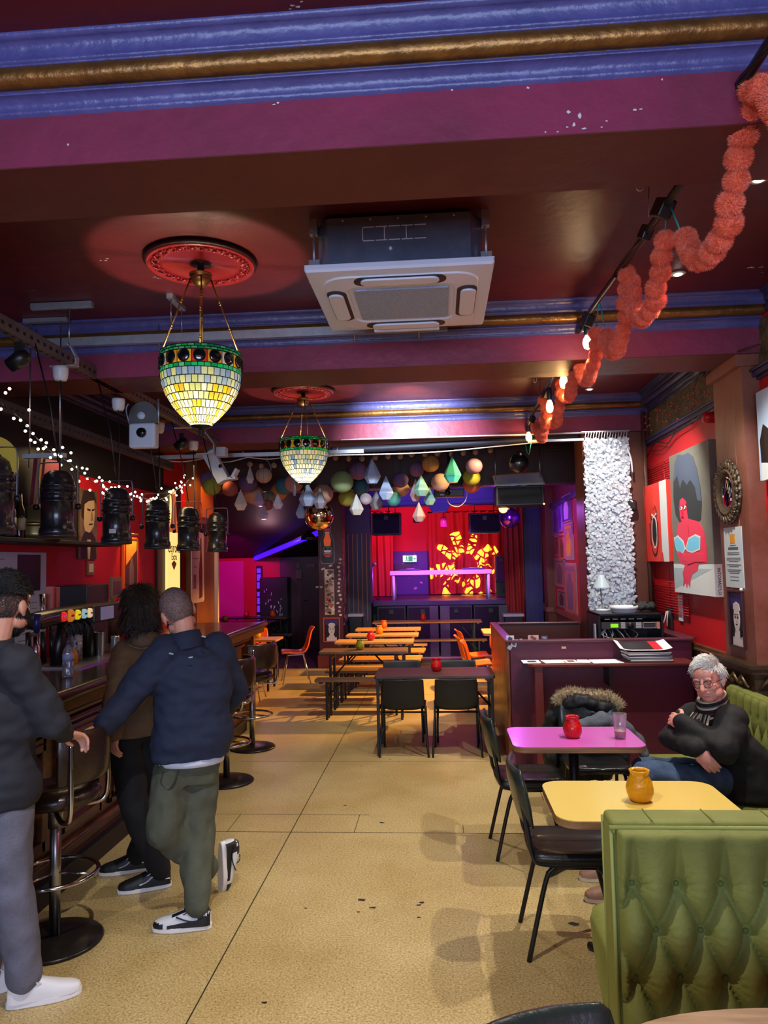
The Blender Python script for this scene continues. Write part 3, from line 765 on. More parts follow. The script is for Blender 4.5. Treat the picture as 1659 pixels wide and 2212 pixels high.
oc.location = (-2.26, 11.45, 0); oc.rotation_euler = (0, 0, R(195)); oc.scale = (1.06,) * 3
oc['group'] = 'orange moulded chairs'
dup(oc, (-2.95, 11.55, 0), R(-80), 'orange moulded chair behind the honey table, facing us', scale=1.02)
dup(oc, (-2.62, 10.0, 0), R(92), 'orange moulded chair with its back to us, behind the last bar stool', scale=1.0)
dup(oc, (.50, 10.9, 0), R(8), 'orange moulded chair at the small table beyond the partition, last of the three', scale=1.04)
dup(oc, (.47, 10.05, 0), R(4), 'orange moulded chair at the small table beyond the partition, middle of the three', scale=1.04)
dup(oc, (.53, 9.35, 0), R(-4), 'orange moulded chair beyond the partition, closest of the three', scale=1.04)
dup(oc, (1.0, 11.7, 0), R(-90), 'orange moulded chair at the far side of the small table, facing us', scale=1.04)
make_trestle('beer_table', 'table', 'honey-coloured table beyond the end of the bar with an orange chair', .7, .5, .74, m_plank, m_blk, loc=(-2.72, 10.85, 0))
make_table('table with a pink underside lit orange, beyond the partition', .75, .75, .04, M('tan_laminate', (196, 140, 84), .35), z=.8, loc=(.98, 10.9, 0))
make_trestle('trestle_table', 'table', 'dark long table in the alcove beside the pink-lit wall', 1.7, .6, .75, m_darkplank, m_blk, loc=(-4.0, 13.9, 0))
make_trestle('trestle_table', 'table', 'dark table at the back of the alcove with an orange jar', 1.5, .5, .75, m_darkplank, m_blk, loc=(-3.85, 15.1, 0))
make_trestle('trestle_bench', 'bench', 'dark bench in the alcove under the long dark table', 1.2, .25, .46, m_darkplank, m_blk, loc=(-3.5, 14.5, 0))

# ---- candle jars
def jar(lbl, col, loc, s=1.0, emit=0):
    m_ = M('jar_%d_%d_%d' % col, col, .22, coat=.5, bump=(70, .5), transl=.25, emit=(col, emit) if emit else None)
    t = thing('candle_jar', lbl, 'candle jar', loc, group='coloured glass candle jars'); t.scale = (s,) * 3
    pr_ = [(0, 0), (.034, 0), (.046, .012), (.054, .035), (.056, .055), (.05, .082), (.039, .102), (.036, .112), (.041, .122), (.043, .128), (.039, .130), (.034, .118), (.036, .106), (.046, .082), (.05, .055), (.048, .035), (.04, .014), (0, .012)]
    b = MB().lathe(pr_, 28); n = 28
    for i, p in enumerate(b.v):                        # embossed swirls
        r_ = math.hypot(p[0], p[1]); 
        if .01 < p[2] < .1 and r_ > .03:
            a = math.atan2(p[1], p[0]); k = 1 + .03 * math.sin(5 * a + p[2] * 90); b.v[i] = (p[0] * k, p[1] * k, p[2])
    b.build('glass_body', m_, t)
    MB().lathe([(0, .013), (.034, .013), (.034, .04), (0, .042)], 16).build('candle_wax', M('wax', (230, 214, 180), .5, sss=.3), t)
    return t
RED = (214, 16, 22); YEL = (226, 164, 14); ORA = (236, 96, 20); OLV = (150, 150, 34)
jar('mustard yellow glass candle jar on the yellow table', YEL, (.865, 3.42, .75), 1.06)
jar('red glass candle jar on the pink table', RED, (.78, 4.60, .75), 1.0)
jar('red glass candle jar on the dark trestle table', RED, (-.05, 7.35, .75), .98)
p = PZ(779, 1402, .76); jar('olive yellow candle jar on the closest beer-garden table', OLV, (p.x, 9.12, .76), .98)
p = PZ(804, 1380, .76); jar('red candle jar on the second beer-garden table', RED, (p.x, 10.18, .76))
p = PZ(821, 1368, .76); jar('amber candle jar on the third beer-garden table', (240, 140, 20), (p.x, 11.06, .76))
p = PZ(832, 1354, .76); jar('orange-red candle jar on the last beer-garden table', ORA, (p.x, 12.0, .76))
jar('red candle jar on the long table before the stage', (226, 40, 24), (-.31, 13.42, .76), 1.0)
jar('yellow candle jar on the honey table past the bar', (236, 180, 20), (-2.72, 10.9, .74), .9)
jar('yellow candle jar on the long dark alcove table', (220, 170, 20), (-4.1, 13.9, .75), .95)
jar('red candle jar on the dark alcove table', RED, (-4.0, 15.1, .75))
jar('orange candle jar on the table at the back of the alcove', ORA, (-3.45, 15.1, .75))

# ---- pint glass
g = thing('pint_glass', 'nearly empty pint glass of beer on the pink table', 'glass', (1.055, 4.57, .75))
m_glass = thin_glass('clear_glass')
MB().lathe([(0, 0), (.029, 0), (.031, .004), (.043, .148), (.0415, .149), (.0295, .012), (0, .010)], 32).build('glass', m_glass, g)
MB().lathe([(0, .0105), (.0292, .0125), (.0325, .046), (0, .046)], 28).build('beer', M('beer', (206, 112, 60), .1), g)
MB().lathe([(0, .0462), (.0325, .0462), (.033, .05), (0, .051)], 28).build('foam', M('beer_foam', (236, 224, 206), .7), g)
# ================================================================ BOOTHS AND PARTITION
m_velvet = M('olive_velvet', (102, 106, 46), .75, sheen=.4, col2=(132, 138, 66), var=(5, .5), bump=(90, .12))
m_button = M('velvet_button', (84, 94, 38), .7, sheen=.4)
def tuft(w, h, bw, bh, D, u0, v0, rows, du=.009, edge=.05):
    """upholstered face: grid in (u, v) with height; returns verts, faces, button points"""
    nu = max(2, int(w / du)); nv = max(2, int(h / du)); V = []; Fc = []
    btn = []
    for j in range(rows):
        v = v0 - j * bh; k0 = u0 + (j % 2) * bw / 2
        u = k0 - bw * math.ceil(k0 / bw)
        while u < w:
            if .03 < u < w - .03: btn.append((u, v))
            u += bw
    vb = v0 - (rows - 1) * bh
    for j in range(nv + 1):
        for i in range(nu + 1):
            u = w * i / nu; v = h * j / nv
            vv = min(max(v, vb), v0)
            a = (u - u0) / bw; b = (vv - v0) / (2 * bh)
            q = (abs(math.sin(pi * (a + b))) * abs(math.sin(pi * (a - b)))) ** .42
            if v > v0 or v < vb:
                t = min(1, abs(v - vv) / (.19 if v > v0 else .14)); q = q * (1 - t) + t * 1.0 if t < 1 else 1.0
            dmin = min([(u - x) ** 2 + (v - y) ** 2 for x, y in btn if abs(u - x) < bw and abs(v - y) < bh] or [1]) ** .5
            q *= 1 - .9 * math.exp(-(dmin / .02) ** 2)
            if dmin < .07:                              # gathered creases round the button
                near = min(btn, key=lambda p: (u - p[0]) ** 2 + (v - p[1]) ** 2)
                q += .11 * math.sin(13 * math.atan2(v - near[1], u - near[0])) * math.exp(-(dmin / .04) ** 2)
            e = min(u, w - u, h - v, v) / edge
            if e < 1: q = q * math.sqrt(max(0, 1 - (1 - e) ** 2))
            V.append((u, v, D * q))
    for j in range(nv):
        for i in range(nu):
            k = j * (nu + 1) + i; Fc.append((k, k + 1, k + nu + 2, k + nu + 1))
    return V, Fc, [(u, v, D * .10) for u, v in btn]
def tuft_on(t, name, w, h, bw, bh, D, u0, v0, rows, mat4, **k):
    V, Fc, B = tuft(w, h, bw, bh, D, u0, v0, rows, **k)
    MB().add([mat4 @ Vector(p) for p in V], Fc, 0, True).build(name, m_velvet, t)
    for p in B:
        b = MB().sphere((0, 0, 0), (.0095, .0095, .006), 12, 6)
        b.xf(mat4 @ Matrix.Translation(p)); b.build('button', m_button, t)
def rounded_box(name, mat, t, x0, x1, y0, y1, z0, z1, r=.03):
    return MB().bx(x0, x1, y0, y1, z0, z1).build(name, mat, t, bevel=r, seg=4)

# booth seen from behind, nearest the camera
bo = thing('booth_bench', 'olive green buttoned velvet booth with its tufted back towards us', 'booth bench', (1.27, 2.7, 0))
ox, oy = 1.27, 2.7
rounded_box('backrest', m_velvet, bo, .525 - ox, 2.04 - ox, 2.462 - oy, 2.60 - oy, .10, .965, .022)
mt = Matrix(((1, 0, 0, .54 - ox), (0, 0, -1, 2.466 - oy), (0, 1, 0, .10), (0, 0, 0, 1)))
tuft_on(bo, 'tufted_panel', 1.49, .872, .137, .142, .062, .182, .70, 5, mt, edge=.022, du=.0075)
mt = Matrix(((-1, 0, 0, 2.0 - ox), (0, 0, 1, 2.60 - oy), (0, 1, 0, .50), (0, 0, 0, 1)))
tuft_on(bo, 'tufted_front', 1.45, .44, .137, .146, .03, .06, .30, 2, mt, du=.016)
tr = MB().bx(.53 - ox, 2.04 - ox, 2.47 - oy, 2.6 - oy, .945, .985); tr.build('top_roll', m_velvet, bo, bevel=.016, seg=4)
pipe = MB()
for x_, y in ((.527, 2.46), (.529, 2.594)): pipe.tube([(x_ - ox, y - oy, .1), (x_ - ox, y - oy, .965)], .006, 8)
pipe.tube([(.521 - ox, 2.455 - oy, .972), (2.03 - ox, 2.455 - oy, .972)], .007, 8)
pipe.build('piping', M('velvet_piping', (132, 138, 72), .7, sheen=.4), bo)
for i in range(7): MB().tube([(.66 + i * .19 - ox, 2.47 - oy, .988), (.66 + i * .19 - ox, 2.59 - oy, .986)], .0025, 6).build('seam', m_velvet, bo)
sv = []; rows = ((.06, .60), (.20, .575), (.36, .555), (.44, .55), (.475, .56), (.49, .60))
se = MB().loft([((1.29 - ox, 2.83 - oy, z), .745 - (x0 - .55), .235) for z, x0 in rows], 64, p=9); se.build('seat', m_velvet, bo)
MB().bx(.66 - ox, 1.95 - ox, 2.52 - oy, 2.98 - oy, 0, .07).build('plinth', M('booth_plinth', (20, 22, 16), .5), bo)
# bench along the right-hand wall
wb = thing('wall_bench', 'olive green buttoned velvet bench running along the wall under the pillar', 'bench', (1.8, 4.3, 0))
ox, oy = 1.8, 4.3
rounded_box('seat', m_velvet, wb, 1.36 - ox, 1.98 - ox, 3.08 - oy, 5.40 - oy, .30, .455, .035)
MB().bx(1.44 - ox, 2.2 - ox, 3.1 - oy, 5.36 - oy, 0, .30).build('plinth', M('booth_plinth', (20, 22, 16), .5), wb)
rounded_box('backrest', m_velvet, wb, 2.02 - ox, 2.08 - ox, 3.1 - oy, 5.42 - oy, .40, .89, .02)
lean = .10
mt = Matrix(((0, lean, -1, 1.97 - ox), (-1, 0, 0, 5.42 - oy), (0, 1, 0, .43), (0, 0, 0, 1)))
tuft_on(wb, 'tufted_back', 2.32, .49, .115, .125, .035, .07, .36, 3, mt, du=.0125)
rounded_box('top_roll', m_velvet, wb, 2.0 - ox, 2.085 - ox, 3.1 - oy, 5.42 - oy, .875, .925, .022)

# ---- sound booth partition with ledge
pa = thing('partition_booth', 'maroon chest-high partition with a plank side and a narrow ledge of papers', 'partition', (1.4, 7.7, 0))
ox, oy = 1.4, 7.7
m_part = M('partition_maroon', (92, 28, 54), .38, var=(2, .6), col2=(70, 18, 36), bump=(14, .06))
m_rail = M('partition_rail', (84, 42, 54), .3)
m_planks = wood_material('side_planks', (138, 78, 36), (70, 34, 18), .32, scale=(6, 6, 1))
MB().bx(.62 - ox, 2.22 - ox, 6.78 - oy, 6.84 - oy, 0, 1.085).build('front_panel', m_part, pa, bevel=.005)
sd = MB()
for i in range(9):
    y = 6.80 + i * .216; sd.bx(.585 - ox, .62 - ox, y - oy, y + .21 - oy, 0, 1.08)
sd.build('side_panel', m_planks, pa, bevel=.006)
MB().bx(.60 - ox, 2.1 - ox, 8.68 - oy, 8.74 - oy, 0, 1.08).bx(.62 - ox, 1.6 - ox, 8.66 - oy, 8.68 - oy, .85, 1.06).build('rear_panel', M('partition_inside', (70, 30, 24), .4), pa)
tr = MB().bx(.575 - ox, 2.24 - ox, 6.76 - oy, 6.86 - oy, 1.08, 1.105).bx(.575 - ox, .66 - ox, 6.86 - oy, 8.75 - oy, 1.08, 1.105).bx(.66 - ox, 1.59 - ox, 8.66 - oy, 8.75 - oy, 1.08, 1.105).bx(2.15 - ox, 2.28 - ox, 6.86 - oy, 8.14 - oy, 1.08, 1.105)
tr.build('top_rail', m_rail, pa, bevel=.008)
MB().bx(2.15 - ox, 2.22 - ox, 6.84 - oy, 8.14 - oy, 0, 1.08).build('return_panel', m_part, pa)
MB().prism([(.74 - ox, 6.5 - oy), (.78 - ox, 6.46 - oy), (2.16 - ox, 6.46 - oy), (2.16 - ox, 6.79 - oy), (.74 - ox, 6.79 - oy)], .905, .93).build('ledge', wood_material('ledge_wood', (112, 48, 40), (84, 34, 30), .3, scale=(1, 8, 8)), pa, bevel=.006)
MB().bx(.80 - ox, .87 - ox, 6.5 - oy, 6.57 - oy, 0, .905).build('ledge_post', M('post_maroon', (104, 40, 40), .4), pa, bevel=.004)
MB().bx(1.44 - ox, 1.455 - ox, 6.55 - oy, 6.78 - oy, .72, .905).build('ledge_bracket', m_blk, pa)
def sticker(cu, cv, w, h, col, ink=None, rot=0):
    p = PY(cu, cv, 6.779)
    b = MB().box((0, 0, 0), (w, .002, h), 0)
    if ink: b.box((0, -.0012, 0), (w * .55, .002, h * .5), 1, rot=(0, .5, 0))
    o = b.build('sticker', [M('sticker_%d_%d_%d' % col, col, .5), M('sticker_ink_%d_%d_%d' % ink, ink, .5) if ink else m_blk], pa, loc=(p.x - ox, 6.779 - oy, p.z), rot=(0, rot, 0))
for a in ((1102, 1380, .07, .06, (214, 206, 214), (60, 62, 120)), (1110, 1391, .05, .05, (200, 204, 222), (90, 96, 120), .3), (1101, 1399, .035, .035, (196, 190, 206), None, .6), (1122, 1383, .05, .022, (170, 176, 190), (40, 40, 50), -.2),
          (1152, 1378, .095, .05, (206, 162, 158), (120, 70, 70)), (1176, 1378, .055, .035, (92, 84, 104), (150, 140, 160)), (1218, 1399, .04, .02, (214, 190, 170), None)): sticker(*a)
# papers on the ledge
def paper(lbl, u0, u1, col, y0=6.52, y1=6.72, rz=0, ink=None, z=.931):
    p = PZ((u0 + u1) / 2, 1437, .93); w = (u1 - u0) / 1590 * 6.6
    t = MB().box((0, 0, .001), (w, y1 - y0, .002), 0)
    if ink: t.box((w * .05, 0, .0022), (w * .5, (y1 - y0) * .5, .001), 1)
    o = t.build('flyer', [M('paper_%d_%d_%d' % col, col, .6), M('ink_%d_%d_%d' % (ink or (20, 20, 20)), ink or (20, 20, 20), .6)], None, loc=(p.x, (y0 + y1) / 2, z), rot=(0, 0, rz))
    return tag(o, lbl, 'flyer', 'flyers along the ledge')
paper('white flyer with a dark photo at the end of the ledge by the plank side', 1135, 1172, (226, 228, 236), ink=(50, 52, 70))
paper('plain cream flyer, next to the flyer with the dark photo', 1182, 1226, (232, 222, 214), rz=.1)
paper('small flyer with brown print between the two plain flyers', 1228, 1256, (216, 206, 206), ink=(120, 80, 70))
paper('small white flyer before the big pile of white sheets', 1260, 1285, (232, 232, 238), rz=-.1)
paper('wide white sheets overlapping in the middle of the ledge', 1290, 1352, (236, 238, 244), y0=6.49, rz=.06)
mg = None
for i in range(7):
    col = ((60, 60, 66), (210, 210, 214), (120, 116, 120), (190, 188, 196), (70, 70, 74), (200, 196, 200), (150, 146, 150))[i]
    b = MB().box((0, 0, .006), (.36 - .008 * (i % 3), .26, .011), 0).box((0, 0, .0118), (.34, .25, .0006), 1)
    o = b.build('magazine', [M('pages_%d' % i, col, .6), M('cover_%d' % i, (40, 38, 42), .3)], None, loc=(1.78 + .012 * math.sin(i * 2.1), 6.63, .931 + i * .0125), rot=(0, 0, .06 * math.sin(i * 3)))
    tag(o, 'magazine at the %s of the ledge pile' % ('bottom', 'second place from the bottom', 'third place from the bottom', 'middle', 'third place from the top', 'second place from the top', 'place just below the open magazine')[i], 'magazine', 'magazines piled on the ledge')
tm = thing('magazine', 'open top magazine with a dark cover and red corner, curled up against the partition', 'magazine', (1.75, 6.64, 1.02), group='magazines piled on the ledge')
b = MB(); v = []
for i in range(13):
    xx = -.22 + .44 * i / 12
    for y in (-.13, .13): v.append((xx, y, .012 + .05 * (y > 0) + .02 * (max(0, (abs(xx) - .1) / .12)) ** 2))
b.add(v, [(2 * i, 2 * i + 2, 2 * i + 3, 2 * i + 1) for i in range(12)], 0, True).build('pages', M('mag_white', (226, 224, 230), .4), tm)
b = MB()
for i in range(1, 10):
    x0 = -.22 + .44 * i / 12; x1 = x0 + .44 / 12
    zz = lambda xx, y: .0145 + .05 * (y + .13) / .26 + .02 * (max(0, (abs(xx) - .1) / .12)) ** 2
    b.add([(x0, -.11, zz(x0, -.11)), (x1, -.11, zz(x1, -.11)), (x1, .115, zz(x1, .115)), (x0, .115, zz(x0, .115))], [(0, 1, 2, 3)], 1 if i > 7 else 0)
b.build('cover_print', [M('mag_dark', (44, 44, 48), .3), M('mag_red', (196, 40, 52), .35)], tm)

# ---- things in and on the partition
rk = thing('rack_case', 'black equipment rack with a radio unit and green display behind the partition', 'equipment rack', (1.79, 7.42, .80))
MB().bx(-.30, .30, -.24, -.22, 0, .5).build('back_plate', m_blkp, rk)     # rear face hidden inside
for o_ in [o for o in rk.children]: bpy.data.objects.remove(o_)
hs = MB().bx(-.30, -.28, -.28, .25, 0, .5).bx(.28, .30, -.28, .25, 0, .5).bx(-.30, .30, -.28, .25, .48, .5).bx(-.30, .30, .23, .25, 0, .5)
hs.build('case_shell', M('rack_black', (26, 26, 28), .3), rk, bevel=.004)
un = MB().bx(-.27, .27, -.26, .2, .355, .42); un.build('radio_unit', M('rack_unit_grey', (58, 52, 54), .4), rk, bevel=.003)
MB().bx(-.185, -.115, -.266, -.26, .37, .405).build('display', M('green_display', (120, 190, 30), .4, emit=((120, 200, 30), .9)), rk)
MB().lathe([(0, -.275), (.03, -.275), (.034, -.26), (0, -.26)], 20, c=(0, 0, .387), axis='y').build('dial', m_blkp, rk)
bt = MB()
for i in range(6): bt.bx(-.09 + .001, -.05, -.264, -.26, .362 + i * .01, .368 + i * .01)
for i in range(6): bt.bx(.05, .10, -.264, -.26, .362 + i * .01, .368 + i * .01)
bt.bx(.115, .235, -.264, -.26, .36, .364).bx(.115, .235, -.264, -.26, .41, .414).bx(.115, .118, -.264, -.26, .36, .414).bx(.232, .235, -.264, -.26, .36, .414)
bt.build('button_row', M('pale_print', (196, 190, 190), .5), rk)
sl = MB()
for i in range(5): sl.bx(-.24 + i * .075, -.19 + i * .075, -.262, -.258, .445, .452)
sl.build('vent_row', M('pale_print', (196, 190, 190), .5), rk)
MB().bx(.24, .27, -.266, -.26, .355, .42).build('rack_ear', M('salmon_label', (206, 120, 104), .5), rk)
cb = MB()
for i in range(14):
    x0 = -.26 + .3 * rnd.random(); cb.tube(smooth_path([(x0, -.2, .35), (x0 + rnd.uniform(-.04, .06), -.24, .30), (x0 + rnd.uniform(-.02, .12), -.2, .24), (x0 + rnd.uniform(-.05, .1), -.1, .2)], 4), .005, 5, i % 3)
cb.build('cables', [M('cable_white', (200, 198, 196), .5), m_blkp, M('cable_grey', (120, 120, 124), .5)], rk)
MB().bx(-.27, .05, -.3, .1, .165, .195).build('keyboard_tray', M('pale_tray', (200, 194, 180), .5), rk, bevel=.004)
MB().bx(.0, .27, -.25, .2, .13, .21).build('amplifier', m_blkp, rk, bevel=.004)
MB().bx(.12, .19, -.258, -.25, .15, .19).build('blue_light', M('blue_led', (40, 120, 255), .4, emit=((40, 130, 255), 3)), rk)
MB().bx(-.2, .02, -.3, .0, .02, .125).build('lower_unit', m_blkp, rk, bevel=.004)
for (dx, c) in ((-.33, (150, 160, 176)), (-.315, (96, 112, 130))):
    MB().box((dx, -.24 + (.06 if dx > -.32 else 0), .26), (.012, .06, .28)).build('document_sleeve', M('sleeve_%d' % c[0], c, .3), rk)
tag(MB().bx(1.2, 2.1, 7.1, 7.75, .76, .8).bx(1.22, 1.28, 7.15, 7.7, 0, .76).bx(2.02, 2.08, 7.15, 7.7, 0, .76).build('desk', M('desk_black', (30, 28, 28), .5)), 'low dark desk inside the partition carrying the equipment rack', 'desk')
dish = thing('round_dish', 'white round shallow dish on top of the equipment rack', 'dish', (1.78, 7.34, 1.30))
MB().lathe([(0, 0), (.11, 0), (.118, .006), (.122, .03), (.13, .034), (.13, .062), (.124, .062), (.118, .012), (0, .010)], 36).build('dish_body', M('white_plastic', (226, 230, 236), .35), dish)
hb = MB(); hb.chain([(-.08, 0, .047), (0, .02, .06), (.08, 0, .05)], [.035, .048, .035]); hb.chain([(-.05, -.05, .04), (.06, -.04, .045)], [.025, .03])
o = remesh('cable_bag', hb, M('black_cloth', (24, 24, 27), .7), voxel=.01, wrinkle=((.014, 30, 30, 30),), loc=(1.99, 7.38, 1.30))
tag(o, 'crumpled black cloth bag on the rack beside the white dish', 'bag')
lp = thing('desk_lamp', 'white cone desk lamp standing behind the equipment rack', 'lamp', (1.63, 7.60, 1.30))
MB().lathe([(0, 0), (.07, 0), (.07, .012), (.01, .02), (0, .02)], 24).build('lamp_base', M('lamp_white', (226, 234, 240), .35), lp)
MB().tube([(0, 0, .01), (-.01, 0, .22)], .006, 8).build('stem', m_steel, lp)
MB().lathe([(.014, .36), (.018, .36), (.035, .335), (.085, .235), (.09, .225), (.082, .23), (.03, .33)], 28).build('lamp_shade', M('lamp_shade_blue', (206, 226, 236), .4, transl=.3), lp)
ro = thing('paper_sign', 'narrow white cardboard strip hanging on the red wall above the partition', 'sign', (2.292, 7.27, 1.22))
MB().box((0, 0, .12), (.012, .10, .25)).build('card_strip', M('white_card', (226, 226, 226), .6), ro)
MB().box((-.004, 0, .25), (.018, .06, .014)).build('clip', m_blk, ro)
sb = thing('socket_box', 'small black wall panel with leads beside the white cardboard strip', 'wall panel', (2.296, 7.60, 1.12))
MB().box((-.01, 0, .1), (.02, .15, .22)).build('panel', m_blkp, sb, bevel=.004)
MB().tube([(-.03, -.02, .17), (-.04, -.02, .1), (-.05, -.04, .02)], .006, 6).tube([(-.03, .03, .16), (-.05, .03, .08), (-.09, .05, -.03)], .006, 6).build('lead', M('cable_white', (200, 198, 196), .5), sb)

# ---- coat and jumper on the chair behind the pink table
ct = thing('winter_coat', 'black winter coat with a fur-trimmed hood hung over a chair back', 'coat', (1.02, 5.51, .45))
b = MB()
b.loft([((0, .02, -.22), .20, .07), ((0, .02, 0), .235, .085), ((0, .0, .2), .25, .09), ((.0, .01, .33), .24, .09), ((.0, .02, .39), .20, .07), ((0, .02, .41), .1, .04)], 28)
b.chain([(-.18, .0, .32), (-.25, -.02, .15), (-.24, -.02, -.1)], [.06, .065, .055]); b.chain([(.2, 0, .30), (.26, -.02, .1), (.25, -.02, -.1)], [.06, .06, .05])
b.chain([(-.13, -.10, .37), (0, -.12, .36), (.14, -.10, .33)], [.05, .06, .05])
remesh('coat_body', b, M('coat_black', (22, 24, 26), .6, bump=(40, .2)), ct, .012, 3, wrinkle=((.03, 7, 7, 11), (.012, 22, 22, 22)))
def fur(name, path, r, mat, parent, n=2600, ln=.035, th=.0022, flat=1.0):
    b = MB(); P = smooth_path(path, 8)
    b.tube(P, [r * .55] * len(P), 8)
    for i in range(n):
        q = rnd.random() * (len(P) - 1.001); k = int(q); p = P[k].lerp(P[k + 1], q - k); t = (P[k + 1] - P[k]).normalized()
        d = Vector((rnd.gauss(0, 1), rnd.gauss(0, 1), rnd.gauss(0, 1))); d -= t * d.dot(t) * .6
        if d.length < .01: continue
        d.normalize(); p = p + d * r * .45; e = p + d * ln * rnd.uniform(.5, 1.2) + Vector((rnd.gauss(0, .006), rnd.gauss(0, .006), rnd.gauss(0, .006)))
        s = d.orthogonal().normalized() * th; s2 = d.cross(s)
        b.add([p + s, p - s * .5 + s2 * .8, p - s * .5 - s2 * .8, e], [(0, 1, 3), (1, 2, 3), (2, 0, 3)], 0)
    return b.build(name, mat, parent, fixn=False)
fur('fur_trim', [(-.21, -.11, .36), (-.17, -.11, .41), (-.10, -.11, .43), (0, -.11, .415), (.10, -.11, .41), (.18, -.11, .39), (.24, -.11, .33)], .034, M('fur_beige', (196, 178, 140), .9, var=(40, .8), col2=(120, 98, 66)), ct)
b = MB().chain([(-.16, .0, .06), (0, -.03, .12), (.14, 0, .08), (.2, .02, .0)], [.05, .06, .055, .04]).chain([(.16, 0, .06), (.25, .02, -.02), (.29, .02, -.12)], [.045, .04, .03])
o = remesh('grey_jumper', b, M('grey_knit', (86, 92, 104), .8, bump=(80, .3)), voxel=.011, wrinkle=((.018, 12, 12, 14),), loc=(1.08, 5.24, .60))
tag(o, 'grey jumper heaped on the chair seat in front of the black coat', 'jumper')
# ================================================================ OVERHEAD
m_brass = M('aged_brass', (150, 116, 66), .32, metal=.9)
m_lead = M('lead_came', (20, 20, 16), .45, metal=.4)
GL = [(206, 210, 150), (170, 190, 190), (216, 214, 190), (190, 200, 130), (224, 190, 40), (240, 226, 150), (150, 176, 200), (120, 150, 196), (222, 170, 60), (196, 206, 170), (230, 226, 206), (180, 176, 120)]
def glass(i, c, e=0): return M('glass_tile_%s' % i, c, .25, transl=.8, coat=.3, tscale=.062)
g_tiles = [glass(i, c) for i, c in enumerate(GL)]
g_green = [glass('g0', (10, 150, 90)), glass('g1', (30, 180, 110)), glass('g2', (90, 190, 140)), glass('g3', (60, 200, 60))]
g_dark = M('jewel_glass', (8, 20, 22), .08, coat=.8, spec=.9)
g_band = [glass('b0', (214, 150, 60)), glass('b1', (190, 60, 40)), glass('b2', (200, 190, 190)), glass('b3', (230, 180, 50))]
def shade_r(t):                      # t 0 rim .. 1 tip
    return .232 * (1 - max(0, t - .30) ** 1.9 / (.70 ** 1.9) * .76)
def tiffany(lbl, loc, rod_h, s=1.0, tone=0, bulb=.02, e=30, aim=None):
    """loc = centre of the rim; rod_h = height of ceiling above the rim"""
    t = thing('pendant_lamp', lbl, 'pendant lamp', loc, group='leaded glass pendant lamps'); t.scale = (s, s, s)
    H = .43; rows = [(0, .016, 'g'), (.016, .032, 'g'), (.032, .105, 'o'), (.105, .13, 'g')]
    z = .13; k = 0
    while z < H - .012:
        h_ = .046 - .0018 * k; rows.append((z, min(z + h_, H - .008), 't')); z += h_; k += 1
    mats = g_tiles + g_green + g_band + [g_dark]
    tiles = MB(); came = MB(); r2 = random.Random(3 + tone); N_ = 40
    sub = 2
    for ri, (z0, z1, kind) in enumerate(rows):
        n = N_ if kind != 'o' else 17
        off = .5 * (ri % 2)
        for i in range(n):
            a0 = 2 * pi * (i + off) / n; a1 = 2 * pi * (i + off + 1) / n
            r0, r1 = shade_r(z0 / H), shade_r(z1 / H)
            if kind == 't':
                w = r2.random(); low = z0 / H
                pool = [1, 6, 0, 3, 9, 7] if low < .45 else [5, 0, 4, 10, 3, 8, 2]
                mi = r2.choice(pool) if tone == 0 else r2.choice([2, 6, 7, 10, 1, 2, 10, 9, 5])
            elif kind == 'g': mi = 12 + r2.randrange(4 if tone else 3)
            else: mi = 16 + r2.randrange(4)
            v = []; 
            for rr, zz in ((r0, z0), (r1, z1)):
                for q in range(sub + 1):
                    a = a0 + (a1 - a0) * q / sub; v.append((rr * math.cos(a), rr * math.sin(a), -zz))
            m_ = sub + 1
            tiles.add(v, [(q, q + 1, m_ + q + 1, m_ + q) for q in range(sub)], mi)
            came.tube([Vector(v[0]) * 1.0, v[m_]], .0022, 4)
        came.tube([(shade_r(z0 / H) * math.cos(2 * pi * i / 48), shade_r(z0 / H) * math.sin(2 * pi * i / 48), -z0) for i in range(48)], .0025, 4, closed=True)
    gt_ = tiles.build('glass_tiles', mats, t); came.build('leading', m_lead, gt_)
    rb = MB()
    for i in range(17):
        a = 2 * pi * (i + .5) / 17; rr = .233
        rb.sphere((0, 0, 0), (.008, .031, .034), 14, 10, 0)
        st_ = len(rb.v) - (14 * 9 + 2); rb.xf(Matrix.Rotation(a, 4, 'Z') @ Matrix.Translation((rr, 0, -.068)), st_)
        ring = [Matrix.Rotation(a, 4, 'Z') @ Vector((rr + .005, .032 * math.cos(2 * pi * j / 20), -.068 + .035 * math.sin(2 * pi * j / 20))) for j in range(20)]
        rb.tube(ring, .0035, 5, 1, closed=True)
    rb.build('glass_cabochons', [g_dark, m_lead], gt_)
    MB().lathe([(shade_r(.985), -H + .004), (.058, -H), (.05, -H - .008), (.02, -H - .012), (.012, -H - .02), (.009, -H - .04), (.014, -H - .05), (.008, -H - .06), (.004, -H - .075), (0, -H - .076)], 24).build('finial', [m_lead], t)
    for i in range(4):
        a = R(20 + 90 * i); c, s_ = math.cos(a), math.sin(a); top = rod_h / s - .115
        p0 = Vector((.226 * c, .226 * s_, 0)); p1 = Vector((.06 * c, .06 * s_, top))
        b = MB().tube([p0, p1], .0055, 8)
        for q in (.33, .36, .68, .71): b.sphere(p0.lerp(p1, q), .009, 10, 6)
        b.build('hanging_rod', m_brass, t)
    zt = rod_h / s
    MB().lathe([(0, zt - .16), (.03, zt - .155), (.052, zt - .13), (.062, zt - .11), (.05, zt - .10), (.066, zt - .095), (.068, zt - .085), (.03, zt - .07), (0, zt - .07)], 28).build('canopy', m_brass, t)
    MB().lathe([(0, zt - .07), (.02, zt - .07), (.02, zt - .03), (.055, zt - .028), (.06, zt - .012), (0, zt - .01)], 24).build('ceiling_hook', m_blk, t)
